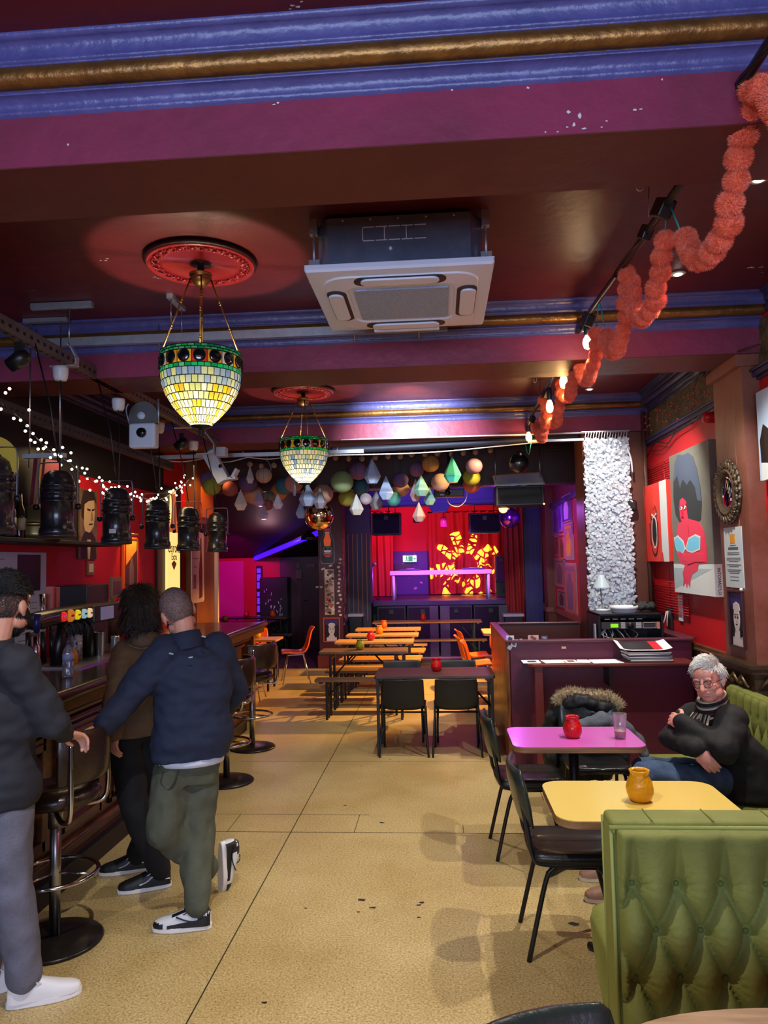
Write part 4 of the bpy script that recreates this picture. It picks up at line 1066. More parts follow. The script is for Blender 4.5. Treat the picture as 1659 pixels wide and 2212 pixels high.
    MB().sphere((0, 0, -H * .62), .028, 14, 10).build('bulb', M('lit_bulb', (255, 220, 150), .4, emit=((255, 214, 140), 14)), t)
    light('pendant_lamp_light', 'POINT', (loc[0], loc[1], loc[2] - H * .72 * s), e, (1, .86, .66), size=.03)
    return t
tiffany('big leaded-glass lamp with a green rim and yellow-blue tiles, closest to us', (-1.336, 4.08, 3.045), .555, .98, 0, e=85)
tiffany('leaded-glass lamp with a lime rim and white-blue tiles, hanging further back', (-1.339, 7.345, 3.09), .51, 1.05, 1, e=70)
def rose(lbl, x, y):
    t = thing('ceiling_rose', lbl, 'ceiling rose', (x, y, 3.6), group='ceiling roses')
    MB().lathe([(0, -.001), (.315, -.001), (.32, -.022), (.305, -.034), (.30, -.02), (.0, -.02)], 64).build('rim', M('rose_rim_dark', (40, 14, 18), .5), t)  # rim is a darker maroon than the plate
    MB().lathe([(0, -.022), (.205, -.022), (.215, -.034), (.222, -.03), (.288, -.03), (.296, -.042), (.308, -.036), (.31, -.02)], 64).build('plate', M('rose_paint', (150, 34, 40), .32, coat=.3), t)
    b = MB(); n = 22
    for i in range(n):
        a = 2 * pi * i / n
        for (dr, da, r_) in ((.252, 0, .017), (.268, .08, .012), (.238, -.09, .012), (.272, -.06, .008), (.24, .1, .008)):
            rr = dr; b.sphere((rr * math.cos(a + da), rr * math.sin(a + da), -.034), (r_, r_ * .8, .011), 8, 5)
        b.tube(smooth_path([((.235 + .04 * q) * math.cos(a + .14 * q), (.235 + .04 * q) * math.sin(a + .14 * q), -.036 - .008 * math.sin(q * pi)) for q in (0, .33, .66, 1)], 3), .0055, 5)
    b.build('ornament', M('rose_paint', (150, 34, 40), .32), t)
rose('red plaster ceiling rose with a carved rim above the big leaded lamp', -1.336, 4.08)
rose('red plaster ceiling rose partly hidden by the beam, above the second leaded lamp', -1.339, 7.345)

# ---- cassette air conditioner
ac = thing('air_conditioner', 'white square ceiling cassette air conditioner hanging below a steel box', 'air conditioner', (-.162, 3.99, 3.27))
m_acw = M('cassette_white', (214, 222, 240), .4)
def rr_ring(b, w0, w1, r0, r1, z0, z1, mi=0):
    a = rrect(w0, w0, r0, 8); c = rrect(w1, w1, r1, 8); n = len(a)
    b.add([(p[0], p[1], z0) for p in a] + [(p[0], p[1], z1) for p in c], [(i, (i + 1) % n, n + (i + 1) % n, n + i) for i in range(n)], mi, False)
b = MB(); rr_ring(b, .94, .94, .012, .012, .035, .012); rr_ring(b, .94, .925, .012, .012, .012, .0); rr_ring(b, .925, .80, .012, .12, 0, -.004)
rr_ring(b, .80, .79, .12, .12, -.004, -.012); rr_ring(b, .79, .56, .12, .06, -.012, -.016); rr_ring(b, .56, .55, .06, .06, -.016, -.008)
b.add([(-.275, -.275, -.008), (.275, -.275, -.008), (.275, .275, -.008), (-.275, .275, -.008)], [(0, 1, 2, 3)]); b.add([(-.47, -.47, .035), (.47, -.47, .035), (.47, .47, .035), (-.47, .47, .035)], [(0, 1, 2, 3)])
b.build('fascia', m_acw, ac)
MB().prism(rrect(.50, .46, .02, 4), -.019, -.009).build('intake_grille', M('grille_blue_grey', (160, 178, 204), .6, var=(60, .6), col2=(120, 136, 160), bump=(200, .3)), ac)
m_slot = M('louvre_slot', (20, 22, 26), .5)
for k in range(4):
    mm = Matrix.Rotation(k * pi / 2, 4, 'Z')
    b = MB().prism(rrect(.47, .105, .05, 8, 0, -.345), -.0165, -.012); b.xf(mm); b.build('louvre_slot', m_slot, ac)
    b = MB().prism(rrect(.40, .082, .04, 8, 0, -.352), -.028, -.0165); b.xf(mm); b.build('louvre', m_acw, ac, bevel=.004)
MB().box((0, .458, -.012), (.40, .03, .018)).build('receiver_strip', m_acw, ac, bevel=.003)
bd = MB().prism([(-.36, -.40), (.36, -.40), (.42, -.31), (.42, .31), (.36, .40), (-.36, .40), (-.42, .31), (-.42, -.31)], .035, .30)
bd.build('casing', M('casing_steel', (132, 150, 178), .25, metal=.55, var=(6, .5), col2=(86, 100, 124)), ac)
ln = MB()
for i in range(5): ln.box((-.17 + i * .065 + .02, -.402, .245), (.058, .003, .004)); ln.box((-.17 + i * .065 + .02, -.402, .175), (.058, .003, .004))
for i in range(3): ln.box((-.18 + i * .11, -.402, .21), (.004, .003, .065))
for i in range(5): ln.sphere((-.28 + i * .14, -.401, .285), .005, 8, 5)
ln.sphere((-.04, -.402, .13), .01, 10, 6)
ln.build('stamped_marks', M('stamp_white', (220, 226, 234), .5), ac)
for sx in (-1, 1):
    for sy in (-1, 1):
        b = MB().bx(-.02, .02, -.02, .02, .25, .33).tube([(0, 0, .08), (0, 0, .30)], .007, 8).bx(-.03, .03, -.025, .025, .07, .078).bx(-.028, .028, -.004, .004, .0, .12)
        b.xf(Matrix.Translation((sx * .44, sy * .33, 0))); b.build('hanger', m_galv, ac)

# ---- festoon cable, filament lamps and pompom garland
GX = 1.0
fest = thing('festoon_cable', 'thick black cable with sockets running under the ceiling towards the stage', 'cable', (GX, 5.0, 3.33))
pth = [PX(u, v, GX) for u, v in ((1700, 30), (1650, 110), (1560, 250), (1500, 350), (1440, 440), (1360, 555), (1270, 680), (1238, 735), (1215, 775), (1180, 840), (1150, 895), (1138, 930))]
pth = [p - Vector(fest.location) for p in pth]
MB().tube(smooth_path(pth, 5), .0165, 10).build('cable_bundle', m_blk, fest)
b = MB(); P = smooth_path(pth, 5)
b.tube([p + Vector((.018 * math.sin(i * .7), 0, .016 * math.cos(i * .7))) for i, p in enumerate(P)], .006, 6).build('thin_lead', m_blk, fest)
for (u, v, w) in ((1432, 450, 1), (1395, 502, .5), (1270, 690, 1), (1262, 705, .6), (1340, 590, .4), (1215, 790, .8), (1180, 850, .8), (1150, 905, .6), (1560, 275, .4)):
    p = PX(u, v, GX) - Vector(fest.location)
    MB().box(p, (.03 + .03 * w, .05 + .07 * w, .05 + .03 * w), rot=(.5, .3, .2)).build('joint_box', m_blk, fest, bevel=.008)
m_fil = M('filament_glow', (255, 190, 90), .4, emit=((255, 186, 92), 26))
for i, (u, v, vb) in enumerate(((1268, 700, 745), (1216, 780, 832), (1186, 838, 885), (1141, 915, 948))):
    a = PX(u, v, GX) - Vector(fest.location); q = PX(u - 1, vb, GX) - Vector(fest.location)
    l_ = (a.z - q.z)
    sk = MB().lathe([(0, 0), (.02, 0), (.022, -.02), (.024, -l_ * .55), (.018, -l_ * .62), (0, -l_ * .62)], 14, c=a); sk.build('lamp_socket', M('socket_blue_black', (36, 48, 62), .4), fest)
    bl = MB().lathe([(.012, -l_ * .6), (.028, -l_ * .8), (.032, -l_), (.024, -l_ - .03), (0, -l_ - .045)], 16, c=a); bl.build('filament_bulb', m_fil if i else M('white_glow', (255, 240, 210), .4, emit=((255, 238, 205), 26)), fest)
    light('festoon_bulb_light', 'POINT', Vector(fest.location) + a + Vector((.0, 0, -l_ - .1)), 5, (1, .62, .25), size=.03)
gar = thing('pompom_garland', 'coral orange pompom garland looped in swags along the black cable', 'garland', (GX + .03, 5.0, 3.2))
sw = [(1700, 250), (1668, 215), (1640, 190), (1610, 215), (1618, 262), (1607, 285), (1598, 335), (1590, 380), (1582, 425), (1572, 468), (1560, 505), (1540, 540), (1515, 560), (1490, 540), (1472, 505)]
sw2 = [(1437, 520), (1430, 560), (1424, 600), (1416, 640), (1402, 675), (1383, 690), (1368, 665), (1360, 620), (1352, 580)]
sw3 = [(1358, 595), (1355, 640), (1350, 690), (1340, 735), (1322, 762), (1312, 740), (1304, 712)]
sw4 = [(1288, 720), (1286, 755), (1280, 795), (1265, 822), (1252, 795), (1246, 745)]
sw5 = [(1244, 760), (1240, 810), (1233, 850), (1220, 858), (1211, 830)]
sw6 = [(1212, 850), (1207, 890), (1198, 915), (1185, 900), (1176, 862)]
sw7 = [(1178, 890), (1176, 925), (1170, 948), (1160, 925), (1150, 915)]
sw8 = [(1150, 940), (1146, 965), (1142, 982), (1136, 965), (1137, 945)]
pomm = []
for q in range(3):
    b = MB(); rr2 = random.Random(q); v, f = sph_pts((0, 0, 0), 1, 46, 30)
    v = [Vector(p) * (.86 + .16 * abs(noise.noise(Vector(p) * 5.5 + Vector((q * 9, 0, 0)))) + .10 * rr2.random()) for p in v]
    b.add(v, f, 0, False)
    for i in range(2200):
        d = Vector((rr2.gauss(0, 1), rr2.gauss(0, 1), rr2.gauss(0, 1))).normalized(); t1 = d.orthogonal().normalized(); t2 = d.cross(t1); w = .03
        e = d * rr2.uniform(1.02, 1.26) + t1 * rr2.gauss(0, .05) + t2 * rr2.gauss(0, .05); c_ = d * .88
        b.add([c_ + t1 * w, c_ - t1 * w * .5 + t2 * w, c_ - t1 * w * .5 - t2 * w, e], [(0, 1, 3), (1, 2, 3), (2, 0, 3)], 1 if rr2.random() < .22 else 0)
    pomm.append(b.mesh('pompom', [M('coral_wool', (255, 132, 96), .85, transl=.2, var=(30, .5), col2=(255, 104, 66)), M('pale_wool', (250, 160, 140), .85)]))
cnt = 0; step = .071
for si, s_ in enumerate((sw, sw2, sw3, sw4, sw5, sw6, sw7, sw8)):
    P = smooth_path([PX(u, v, GX + .03) for u, v in s_], 10); d = 0; nxt = 0
    for a, c_ in zip(P, P[1:]):
        L_ = (c_ - a).length
        while nxt <= d + L_ and cnt < 100:
            p = a.lerp(c_, (nxt - d) / max(L_, 1e-6)) - Vector(gar.location)
            o = bpy.data.objects.new('pompom', pomm[cnt % 3]); C.objects.link(o); o.parent = gar; o.location = p + Vector((rnd.gauss(0, .006), 0, 0))
            o.rotation_euler = (rnd.random() * 6, rnd.random() * 6, rnd.random() * 6); o.scale = (.043 * rnd.uniform(.92, 1.08),) * 3
            cnt += 1; nxt += step
        d += L_
b = MB()
for s_ in (sw, sw2, sw3, sw4, sw5, sw6, sw7, sw8): b.tube([p - Vector(gar.location) for p in smooth_path([PX(u, v, GX + .03) for u, v in s_], 4)], .004, 5)
for (u0, v0, u1, v1) in ((1440, 440, 1436, 515), (1446, 440, 1470, 500), (1293, 655, 1288, 712), (1297, 655, 1305, 705), (1357, 560, 1353, 580), (1246, 725, 1245, 745)):
    b.tube([PX(u0, v0, GX + .01) - Vector(gar.location), PX(u1, v1, GX + .03) - Vector(gar.location)], .004, 5)
b.build('green_string', M('teal_string', (40, 150, 140), .6), gar)
def hook(lbl, u, v, wire_v=None, plain=False):
    p = PZ(u, v, 3.6); t = thing('ceiling_hook', lbl, 'hook', p, group='white hooks in the ceiling')
    if not plain: MB().box((0, 0, -.006), (.07, .05, .012)).build('plate', M('hook_white', (206, 212, 220), .4), t, bevel=.003)
    MB().tube(smooth_path([(-.02, 0, -.006), (-.02, 0, -.06), (-.03, 0, -.08), (-.045, 0, -.075), (-.045, 0, -.05)], 4), .0055, 8).build('hook_loop', M('hook_white', (206, 212, 220), .4), t)
    if wire_v:
        q = PX(u + 4, wire_v, GX); MB().tube([(.01, 0, -.01), Vector((q.x, q.y, q.z)) - p], .0028, 6).build('wire', m_steel, t)
hook('white cup hook by itself in the ceiling, without a plate', 1428, 290, plain=True)
hook('white hook on a square plate with a wire to the cable, closest to us', 1397, 374, 470)
hook('white hook plate and wire further back near the string of filament lamps', 1163, 808, 880)
for i, (x_, y_, lb) in enumerate(((1.55, 3.48, 'recessed ceiling spotlight closest to us, above the mirror pillar'), (1.54, 4.63, 'recessed ceiling spotlight behind the orange garland'), (1.62, 7.75, 'recessed ceiling spotlight furthest back, beyond the second beam'))):
    t = thing('ceiling_spotlight', lb, 'spotlight', (x_, y_, 3.6), group='recessed ceiling spotlights')
    MB().lathe([(.03, -.001), (.045, -.001), (.047, -.006), (.032, -.008)], 24).build('bezel', M('bezel_white', (220, 220, 220), .4), t)
    MB().lathe([(0, -.003), (.031, -.003), (.02, -.012), (0, -.015)], 20).build('lens', M('spot_glow', (255, 246, 230), .4, emit=((255, 244, 226), 30)), t)

# ---- lighting rails over the bar
m_perf = M('perforated_galv', (120, 112, 108), .45, metal=.5, var=(12, .6), col2=(92, 78, 70))
m_hole = M('slot_dark', (18, 16, 16), .6)
def rail_y(name, lbl, x_, y0, y1, z_, w=.05, h_=.085, mat=None):
    t = thing(name, lbl, 'rail', (x_, (y0 + y1) / 2, z_))
    L_ = (y1 - y0) / 2; b = MB().bx(-w / 2, w / 2, -L_, L_, 0, h_, 0)
    y = -L_ + .05
    while y < L_:
        b.bx(-.009, .009, y, y + .03, -.001, 0, 1).bx(w / 2, w / 2 + .001, y, y + .03, h_ * .35, h_ * .6, 1); y += .075
    b.build('trunking', [mat or m_perf, m_hole], t)
    return t
tr_ = rail_y('lighting_rail', 'perforated steel trunking rail over the bar carrying small spotlights', -2.47, 2.6, 8.1, 3.2)
def hanger(u, v, L_=.34):
    p = PZ(u, v, 3.6); y = p.y; r = Vector(tr_.location)
    a = MB().bx(-.20, .22, -.02, .02, .36, .396); a.bx(-.2, .22, -.012, .012, .355, .36)
    a.xf(Matrix.Translation((0, y - r.y, 0))); a.build('ceiling_channel', m_galv, tr_)
    MB().tube([(.06, y - r.y, .09), (.06, y - r.y, .36)], .005, 6).build('drop_rod', m_steel, tr_)
    b = MB(); q = [(.05, y - r.y, .11), (.075, y - r.y, .10), (.115, y - r.y, .02), (.115, y - r.y, -.035), (-.06, y - r.y, -.035)]
    for i in range(len(q) - 1):
        p0, p1 = Vector(q[i]), Vector(q[i + 1]); b.box((p0 + p1) / 2, ((p1 - p0).length + .006, .045, .008), rot=(0, -math.atan2(p1.z - p0.z, p1.x - p0.x), 0))
    b.build('z_bracket', m_galv, tr_)
for u, v in ((95, 655), (225, 835), (330, 915), (410, 957)): hanger(u, v)
for i, (u, v, lb) in enumerate(((131, 806, 'white junction pot under the rail, closest to us'), (256, 873, 'white junction pot second along the rail, above the round white projector'), (343, 923, 'white junction pot third along the rail beside the projector'), (418, 962, 'white junction pot at the far end of the rail'))):
    p = PX(u, v, -2.45); t = thing('junction_pot', lb, 'junction box', p, group='white junction pots under the rail')
    MB().lathe([(0, -.05), (.035, -.05), (.045, -.03), (.05, .02), (.05, .04), (0, .04)], 20).build('pot', M('pot_white', (206, 210, 216), .4), t)
    MB().tube([(0, 0, -.05), (.01, .0, -.3 - .1 * i), (0, .0, -.75)], .005, 6).build('flex', m_blk, t)
for (u, v, lb) in ((42, 766, 'small black spotlight clipped under the rail, closest to us'), (306, 905, 'small black spotlight above the round white projector'), (393, 952, 'small black spotlight near the far end of the rail')):
    p = PX(u, v, -2.42); t = thing('track_spot', lb, 'spotlight', p, group='small black spots on the rail')
    MB().bx(-.02, .02, -.02, .02, -.01, .07).build('clip', m_blk, t)
    b = MB().lathe([(0, -.07), (.04, -.07), (.05, .02), (.03, .06), (0, .065)], 18); b.xf(Matrix.Translation((0, 0, -.03)) @ Matrix.Rotation(R(60), 4, 'Y')); b.build('lamp_head', m_blk, t)
cx_ = thing('cross_channel', 'pale galvanised channel running across under the second beam', 'rail', (-1.4, 5.02, 3.46))
b = MB().bx(-1.5, 1.5, -.021, .021, -.04, .02); 
b.build('channel', m_galv, cx_)
for dx in (-1.46, -.55, .85, 1.3): MB().tube([(dx, 0, -.09), (dx, 0, .14)], .005, 6).build('drop_rod', m_steel, cx_)
bk = thing('ceiling_bracket', 'short galvanised bracket on two rods left of the big lamp rods', 'bracket', PZ(381, 655, 3.58))
MB().bx(-.02, .02, -.13, .13, -.01, .02).build('channel', m_galv, bk)
for s_ in (-1, 1): MB().tube([(0, .1 * s_, -.16), (0, .1 * s_, 0)], .0045, 6).build('rod', m_steel, bk)
fr_ = thing('rod_hanger', 'galvanised hanger of two rods and a crossbar beside the fairy lights', 'hanger', PX(90, 985, -2.75))
MB().bx(-.13, .17, -.02, .02, -.015, .015).build('crossbar', m_galv, fr_)
for dx in (-.09, .13): MB().tube([(dx, 0, -.08), (dx, 0, 3.6 - fr_.location.z)], .005, 6).build('rod', m_steel, fr_)
MB().bx(-.14, .18, -.02, .02, 3.57 - fr_.location.z, 3.598 - fr_.location.z).build('ceiling_channel', m_galv, fr_)
rail_y('lighting_rail', 'second dark rail running behind the fairy lights towards the pilaster', -3.0, 4.4, 8.1, 2.92, mat=M('rail_dark', (60, 54, 52), .5))
rl3 = thing('conduit', 'thin white conduit along the foot of the third beam', 'conduit', (0, 8.10, 3.205))
MB().tube([(-1.06, 0, 0), (2.07, 0, -.012)], .009, 8).build('pipe', M('conduit_white', (216, 218, 224), .4), rl3)
rl4 = thing('cross_channel', 'grey strut below the third beam with leads tied along it', 'rail', (-.9, 8.05, 3.06))
MB().bx(-2.3, .1, -.02, .02, -.02, .02).build('channel', m_galv, rl4)
b = MB()
for i in range(4): b.tube(smooth_path([(-2.2 + i * .5, -.02, -.03), (-1.95 + i * .5, -.03, -.06 - .02 * (i % 2)), (-1.7 + i * .5, -.02, -.03)], 5), .006, 5)
b.build('leads', M('cable_white', (200, 198, 196), .5), rl4)
for x_ in (-2.0, -.2): MB().tube([(x_, 0, 0), (x_, .12, .16)], .005, 6).build('tie_rod', m_steel, rl4)
tag(MB().bx(1.0, 1.6, 8.03, 8.06, 3.10, 3.125).build('short_channel', m_galv), 'short pale strut beside the top of the white petal curtain', 'rail')
dk = thing('cable_bundle', 'dark bundle of cables and drape tied beneath the third beam', 'cable bundle', (0, 8.3, 3.15))
MB().tube(smooth_path([(-1.6, 0, -.04), (-.6, .02, -.02), (.4, 0, .0), (1.3, .02, .03), (1.6, 0, .04)], 6), .05, 10, flat=.8).build('bundle', M('cable_navy', (26, 32, 48), .6), dk)
MB().tube(smooth_path([(-1.5, -.05, -.09), (-.2, -.06, -.10), (.7, -.05, -.05), (1.4, -.05, .0)], 6), .007, 6).build('white_lead', M('cable_white', (200, 198, 196), .5), dk)

# ---- projector, angled white fitting, PAR cans
pj = thing('ceiling_projector', 'white square projector with a round lens hanging under the rail', 'projector', PX(311, 942, -2.36))
MB().box((0, 0, 0), (.22, .10, .20)).build('body', M('fitting_white', (196, 206, 222), .35), pj, bevel=.02, seg=4)
MB().lathe([(0, -.07), (.036, -.07), (.042, -.05), (0, -.05)], 24, axis='y', c=(.0, 0, .02)).build('lens', M('lens_black', (14, 14, 16), .1), pj)
MB().lathe([(0, -.055), (.03, -.055), (.032, -.02), (0, -.02)], 20, axis='y', c=(-.005, 0, .16)).build('sensor', M('fitting_white', (196, 206, 222), .35), pj)
MB().prism([(.12 * math.cos(R(a)), .16 + .12 * math.sin(R(a))) for a in range(0, 181, 12)] + [(-.12, .1), (.12, .1)], -.02, .02, plane='xz').build('mount', M('mount_grey', (92, 90, 92), .5), pj)
MB().tube(smooth_path([(-.12, 0, .1), (-.15, 0, .22), (-.13, 0, .27)], 4), .007, 6).tube([(.12, 0, .1), (.12, 0, .30)], .007, 6).build('arm', m_galv, pj)
wf_ = thing('angled_fixture', 'white folded-metal fixture tilted below the end of the rail', 'light fixture', PX(468, 1005, -2.35))
b = MB().box((.0, 0, -.02), (.13, .13, .36), rot=(0, -.5, 0)).box((.06, 0, .14), (.10, .12, .10), rot=(0, 0, 0)).box((.15, 0, -.15), (.14, .12, .03), rot=(0, -.1, 0)).box((.20, 0, -.10), (.03, .12, .12), rot=(0, .5, 0))
b.build('housing', M('fitting_white', (196, 206, 222), .35), wf_, bevel=.006)
MB().lathe([(0, -.072), (.02, -.072), (.02, -.06), (0, -.06)], 14, axis='y', c=(.06, 0, -.02)).build('lens', M('lens_black', (14, 14, 16), .1), wf_)
MB().box((-.07, 0, .15), (.10, .11, .05), rot=(0, -.5, 0)).build('vent', M('vent_grey', (90, 90, 94), .4), wf_)
wg = thing('ceiling_bracket', 'galvanised crank bracket under the big lamp holding the white tilted fixture', 'bracket', PX(450, 955, -2.33))
b = MB(); q = [Vector((-.03, 0, .10)), Vector((-.01, 0, .08)), Vector((.06, 0, -.02)), Vector((.06, 0, -.12)), Vector((-.12, 0, -.12))]
for i in range(4): p0, p1 = q[i], q[i + 1]; b.box((p0 + p1) / 2, ((p1 - p0).length + .006, .05, .01), rot=(0, -math.atan2(p1.z - p0.z, p1.x - p0.x), 0))
b.build('crank', m_galv, wg); MB().tube([(-.03, 0, .08), (-.03, 0, .55)], .005, 6).build('rod', m_steel, wg)
def par_can(lbl):
    t = thing('par_can', lbl, 'stage lamp', group='black cylindrical stage lamps over the bar')
    m_c = M('par_black', (30, 33, 40), .28, coat=.4, var=(10, .4), col2=(20, 22, 26))
    pr_ = [(0, .20), (.05, .198), (.078, .175), (.092, .135), (.094, .115), (.098, .113), (.098, .10), (.095, .098), (.095, .07), (.099, .068), (.099, .055), (.096, .053), (.096, .02), (.099, .018), (.099, .008), (.096, .006), (.096, -.14), (.102, -.15), (.106, -.17), (.106, -.19), (.098, -.195), (.09, -.19), (.088, -.10), (0, -.08)]
    MB().lathe(pr_, 36).build('can_body', m_c, t)
    vt = MB()
    for i in range(10):
        a = 2 * pi * i / 10; vt.box((.0955 * math.cos(a), .0955 * math.sin(a), .085), (.012, .03, .012), rot=(0, 0, a))
        vt.box((.0965 * math.cos(a + .3), .0965 * math.sin(a + .3), .037), (.01, .03, .012), rot=(0, 0, a + .3))
    vt.build('vents', m_hole, t)
    MB().tube([(.1 * s_, 0, z_) for s_, z_ in ()] or smooth_path([(-.118, 0, -.02), (-.12, 0, .15), (-.115, 0, .235), (-.09, 0, .25), (0, 0, .252), (.09, 0, .25), (.115, 0, .235), (.12, 0, .15), (.118, 0, -.02)], 5), .008, 8, flat=.5).build('yoke', M('yoke_worn', (90, 90, 96), .35, metal=.6), t)
    for s_ in (-1, 1):
        MB().lathe([(0, -.03), (.018, -.03), (.02, -.01), (.012, .0), (0, 0)], 14, axis='x', c=(s_ * .125 + .015, 0, -.02)).build('knob', m_blk, t)
    MB().lathe([(.104, -.19), (.108, -.2), (.1, -.205), (.09, -.2)], 32).build('gel_frame', M('gel_rim', (70, 74, 84), .3, metal=.6), t)
    MB().tube([(0, 0, .25), (-.05, 0, .6), (-.15, 0, 1.0)], .005, 6).build('hanging_lead', m_blk, t)
    return t
cans = [((125, 1088), 'black stage lamp with a silver yoke, biggest, hanging left of the old portrait'), ((252, 1114), 'black stage lamp with a white sticker, second from the biggest'), ((340, 1132), 'black stage lamp third from the biggest, under the dense fairy lights'), ((407, 1142), 'black stage lamp fourth from the biggest, with an open yoke on top'), ((469, 1150), 'black stage lamp at the far end of the row, before the dark doorway'), ((-12, 1070), 'black stage lamp with a yellow filter cut off by the picture edge')]
pc0 = None
for i, ((u, v), lb) in enumerate(cans):
    p = PX(u, v, -2.3)
    if pc0 is None: pc0 = par_can(lb); pc0.location = p; pc0.rotation_euler = (0, 0, .1)
    else: dup(pc0, p, (.1, -.05, .12, .3, -.1, .05)[i], lb)
p = PX(2, 985, -2.3); yg = tag(MB().add([Vector((math.cos(a) * r_, 0, math.sin(a) * r_)) for a in [R(q) for q in range(-20, 121, 10)] for r_ in (.07, .15)], [(2 * i, 2 * i + 1, 2 * i + 3, 2 * i + 2) for i in range(14)], 0).build('gel_sheet', M('yellow_gel', (206, 180, 70), .4, transl=.3), None, loc=p + Vector((-.02, -.05, -.05))), 'yellow filter sheet curling above the cut-off stage lamp', 'filter')
yg.modifiers.new('t', 'SOLIDIFY').thickness = .002
o = [c for c in bpy.data.objects if c.get('label', '').startswith('black stage lamp with a white sticker')][0]
MB().box((.02, -.098, -.115), (.05, .004, .03)).build('sticker', M('label_white', (214, 214, 220), .5), o)

# ---- fairy lights
fa = thing('fairy_lights', 'string of tiny white fairy lights draped along above the bar lamps', 'fairy lights', (-2.45, 5.5, 2.7))
fp = [(-10, 860), (40, 900), (72, 938), (100, 968), (125, 985), (150, 1000), (185, 1030), (215, 1046), (240, 1056), (265, 1060), (292, 1074), (318, 1078), (340, 1080), (362, 1072), (382, 1058), (398, 1047), (408, 1036)]
P = smooth_path([PX(u, v, -2.45) for u, v in fp], 8); fl_ = Vector(fa.location)
MB().tube([p - fl_ for p in P], .003, 5).build('wire', m_blk, fa)
me = MB().sphere((0, 0, 0), .0085, 10, 7).mesh('fairy_bulb', M('fairy_glow', (255, 240, 214), .4, emit=((255, 238, 210), 9)))
n = 98
for i in range(n):
    q = (i / n) ** .85 * (len(P) - 1.01); k = int(q); p = P[k].lerp(P[k + 1], q - k)
    o = bpy.data.objects.new('fairy_bulb', me); C.objects.link(o); o.parent = fa
    o.location = p - fl_ + Vector((rnd.gauss(0, .03), rnd.gauss(0, .03), rnd.gauss(0, .032)))

# ---- paper lanterns, crystals and clear bulbs before the stage
m_ln = {}
COLS = {'lilac': (150, 116, 160), 'purple': (120, 96, 150), 'lime': (168, 176, 76), 'pink': (206, 150, 146), 'dusty pink': (160, 100, 100), 'cream': (206, 190, 172), 'peach': (208, 172, 146), 'sage': (140, 150, 130), 'orange': (214, 150, 84), 'teal': (70, 130, 150), 'pale green': (160, 190, 140), 'mustard': (206, 160, 90), 'beige pink': (190, 164, 160), 'salmon': (214, 130, 116), 'turquoise': (90, 190, 200), 'white': (216, 206, 216)}
lan = [('purple', 452, 1035, 40, 9.3, 'half hidden behind the white tilted fixture'), ('lime', 458, 1051, 40, 9.05, 'under the purple one by the white tilted fixture'), ('dusty pink', 497, 1056, 35, 9.6, 'right beside the white tilted fixture'),
       ('purple', 536, 1044, 42, 9.8, 'behind the slim white crystal'), ('cream', 570, 1027, 36, 9.7, 'alone above the others, left of the second leaded lamp'), ('peach', 548, 1069, 44, 10.2, 'tucked under the purple one by the slim white crystal'), ('sage', 580, 1074, 28, 10.2, 'small, below the cream one'),
       ('dusty pink', 578, 1091, 25, 9.9, 'smallest, under the small sage one'), ('orange', 603, 1062, 38, 10.3, 'behind the teal one left of the leaded lamp'), ('teal', 614, 1050, 40, 9.9, 'touching the pink one under the leaded lamp'), ('pink', 635, 1044, 41, 9.55, 'behind the tip of the second leaded lamp'),
       ('peach', 698, 1067, 44, 9.8, 'above the silver mirror ball'), ('pale green', 739, 1041, 50, 9.5, 'largest, with nothing in front'), ('lime', 750, 1076, 38, 10.1, 'below the large pale green one'), ('lilac', 774, 1017, 42, 9.9, 'upper right of the large pale green one'), ('teal', 780, 1053, 36, 10.25, 'right of the large pale green one'),
       ('white', 790, 1078, 26, 9.6, 'small with pale bands, low beside the lime one'), ('purple', 865, 1037, 35, 9.8, 'above a peach one in the middle'), ('peach', 867, 1056, 35, 10.15, 'under the purple one in the middle'), ('turquoise', 850, 1078, 33, 10.1, 'low in the middle, glossy'), ('lilac', 900, 1014, 34, 10.1, 'just left of the mustard one'),
       ('mustard', 930, 1002, 38, 9.8, 'highest, in the upper middle'), ('beige pink', 951, 1042, 40, 9.7, 'left of the turquoise crystal'), ('salmon', 1019, 1047, 38, 10.2, 'at the bottom of the stack of three'), ('lime', 1019, 1031, 38, 9.85, 'in the middle of the stack of three'), ('lilac', 1024, 1007, 36, 9.5, 'on top of the stack of three')]
def thread(t, p, top=3.44): MB().tube([(0, 0, 0), (0, 0, top - p.z)], .0015, 4).build('thread', m_blk, t)
for (c, u, v, d, y, w) in lan:
    p = PY(u, v, y); r_ = d / 2 / 1590 * y
    t = thing('paper_lantern', '%s round paper lantern %s' % (c, w), 'paper lantern', p, group='round paper lanterns before the stage')
    pr_ = []
    for i in range(33):
        a = pi * (.04 + .92 * i / 32); rr_ = r_ * math.sin(a) * (1 + (.012 if i % 2 else -.006)); pr_.append((rr_, r_ * .96 * math.cos(a)))
    MB().lathe(pr_, 32).build('paper_shade', M('lantern_' + c.replace(' ', '_'), COLS[c], .7, transl=.35), t); thread(t, Vector((p.x, p.y, p.z + r_)), 3.44 + 0)
    t.children[-1].location = (0, 0, r_ * .95)
CC = {'white': (226, 232, 246), 'blue-white': (190, 214, 250), 'clear': (226, 230, 226), 'lilac': (190, 176, 214), 'grey': (166, 164, 176), 'mint': (150, 200, 192), 'pinkish': (214, 180, 176), 'turquoise': (80, 196, 190)}
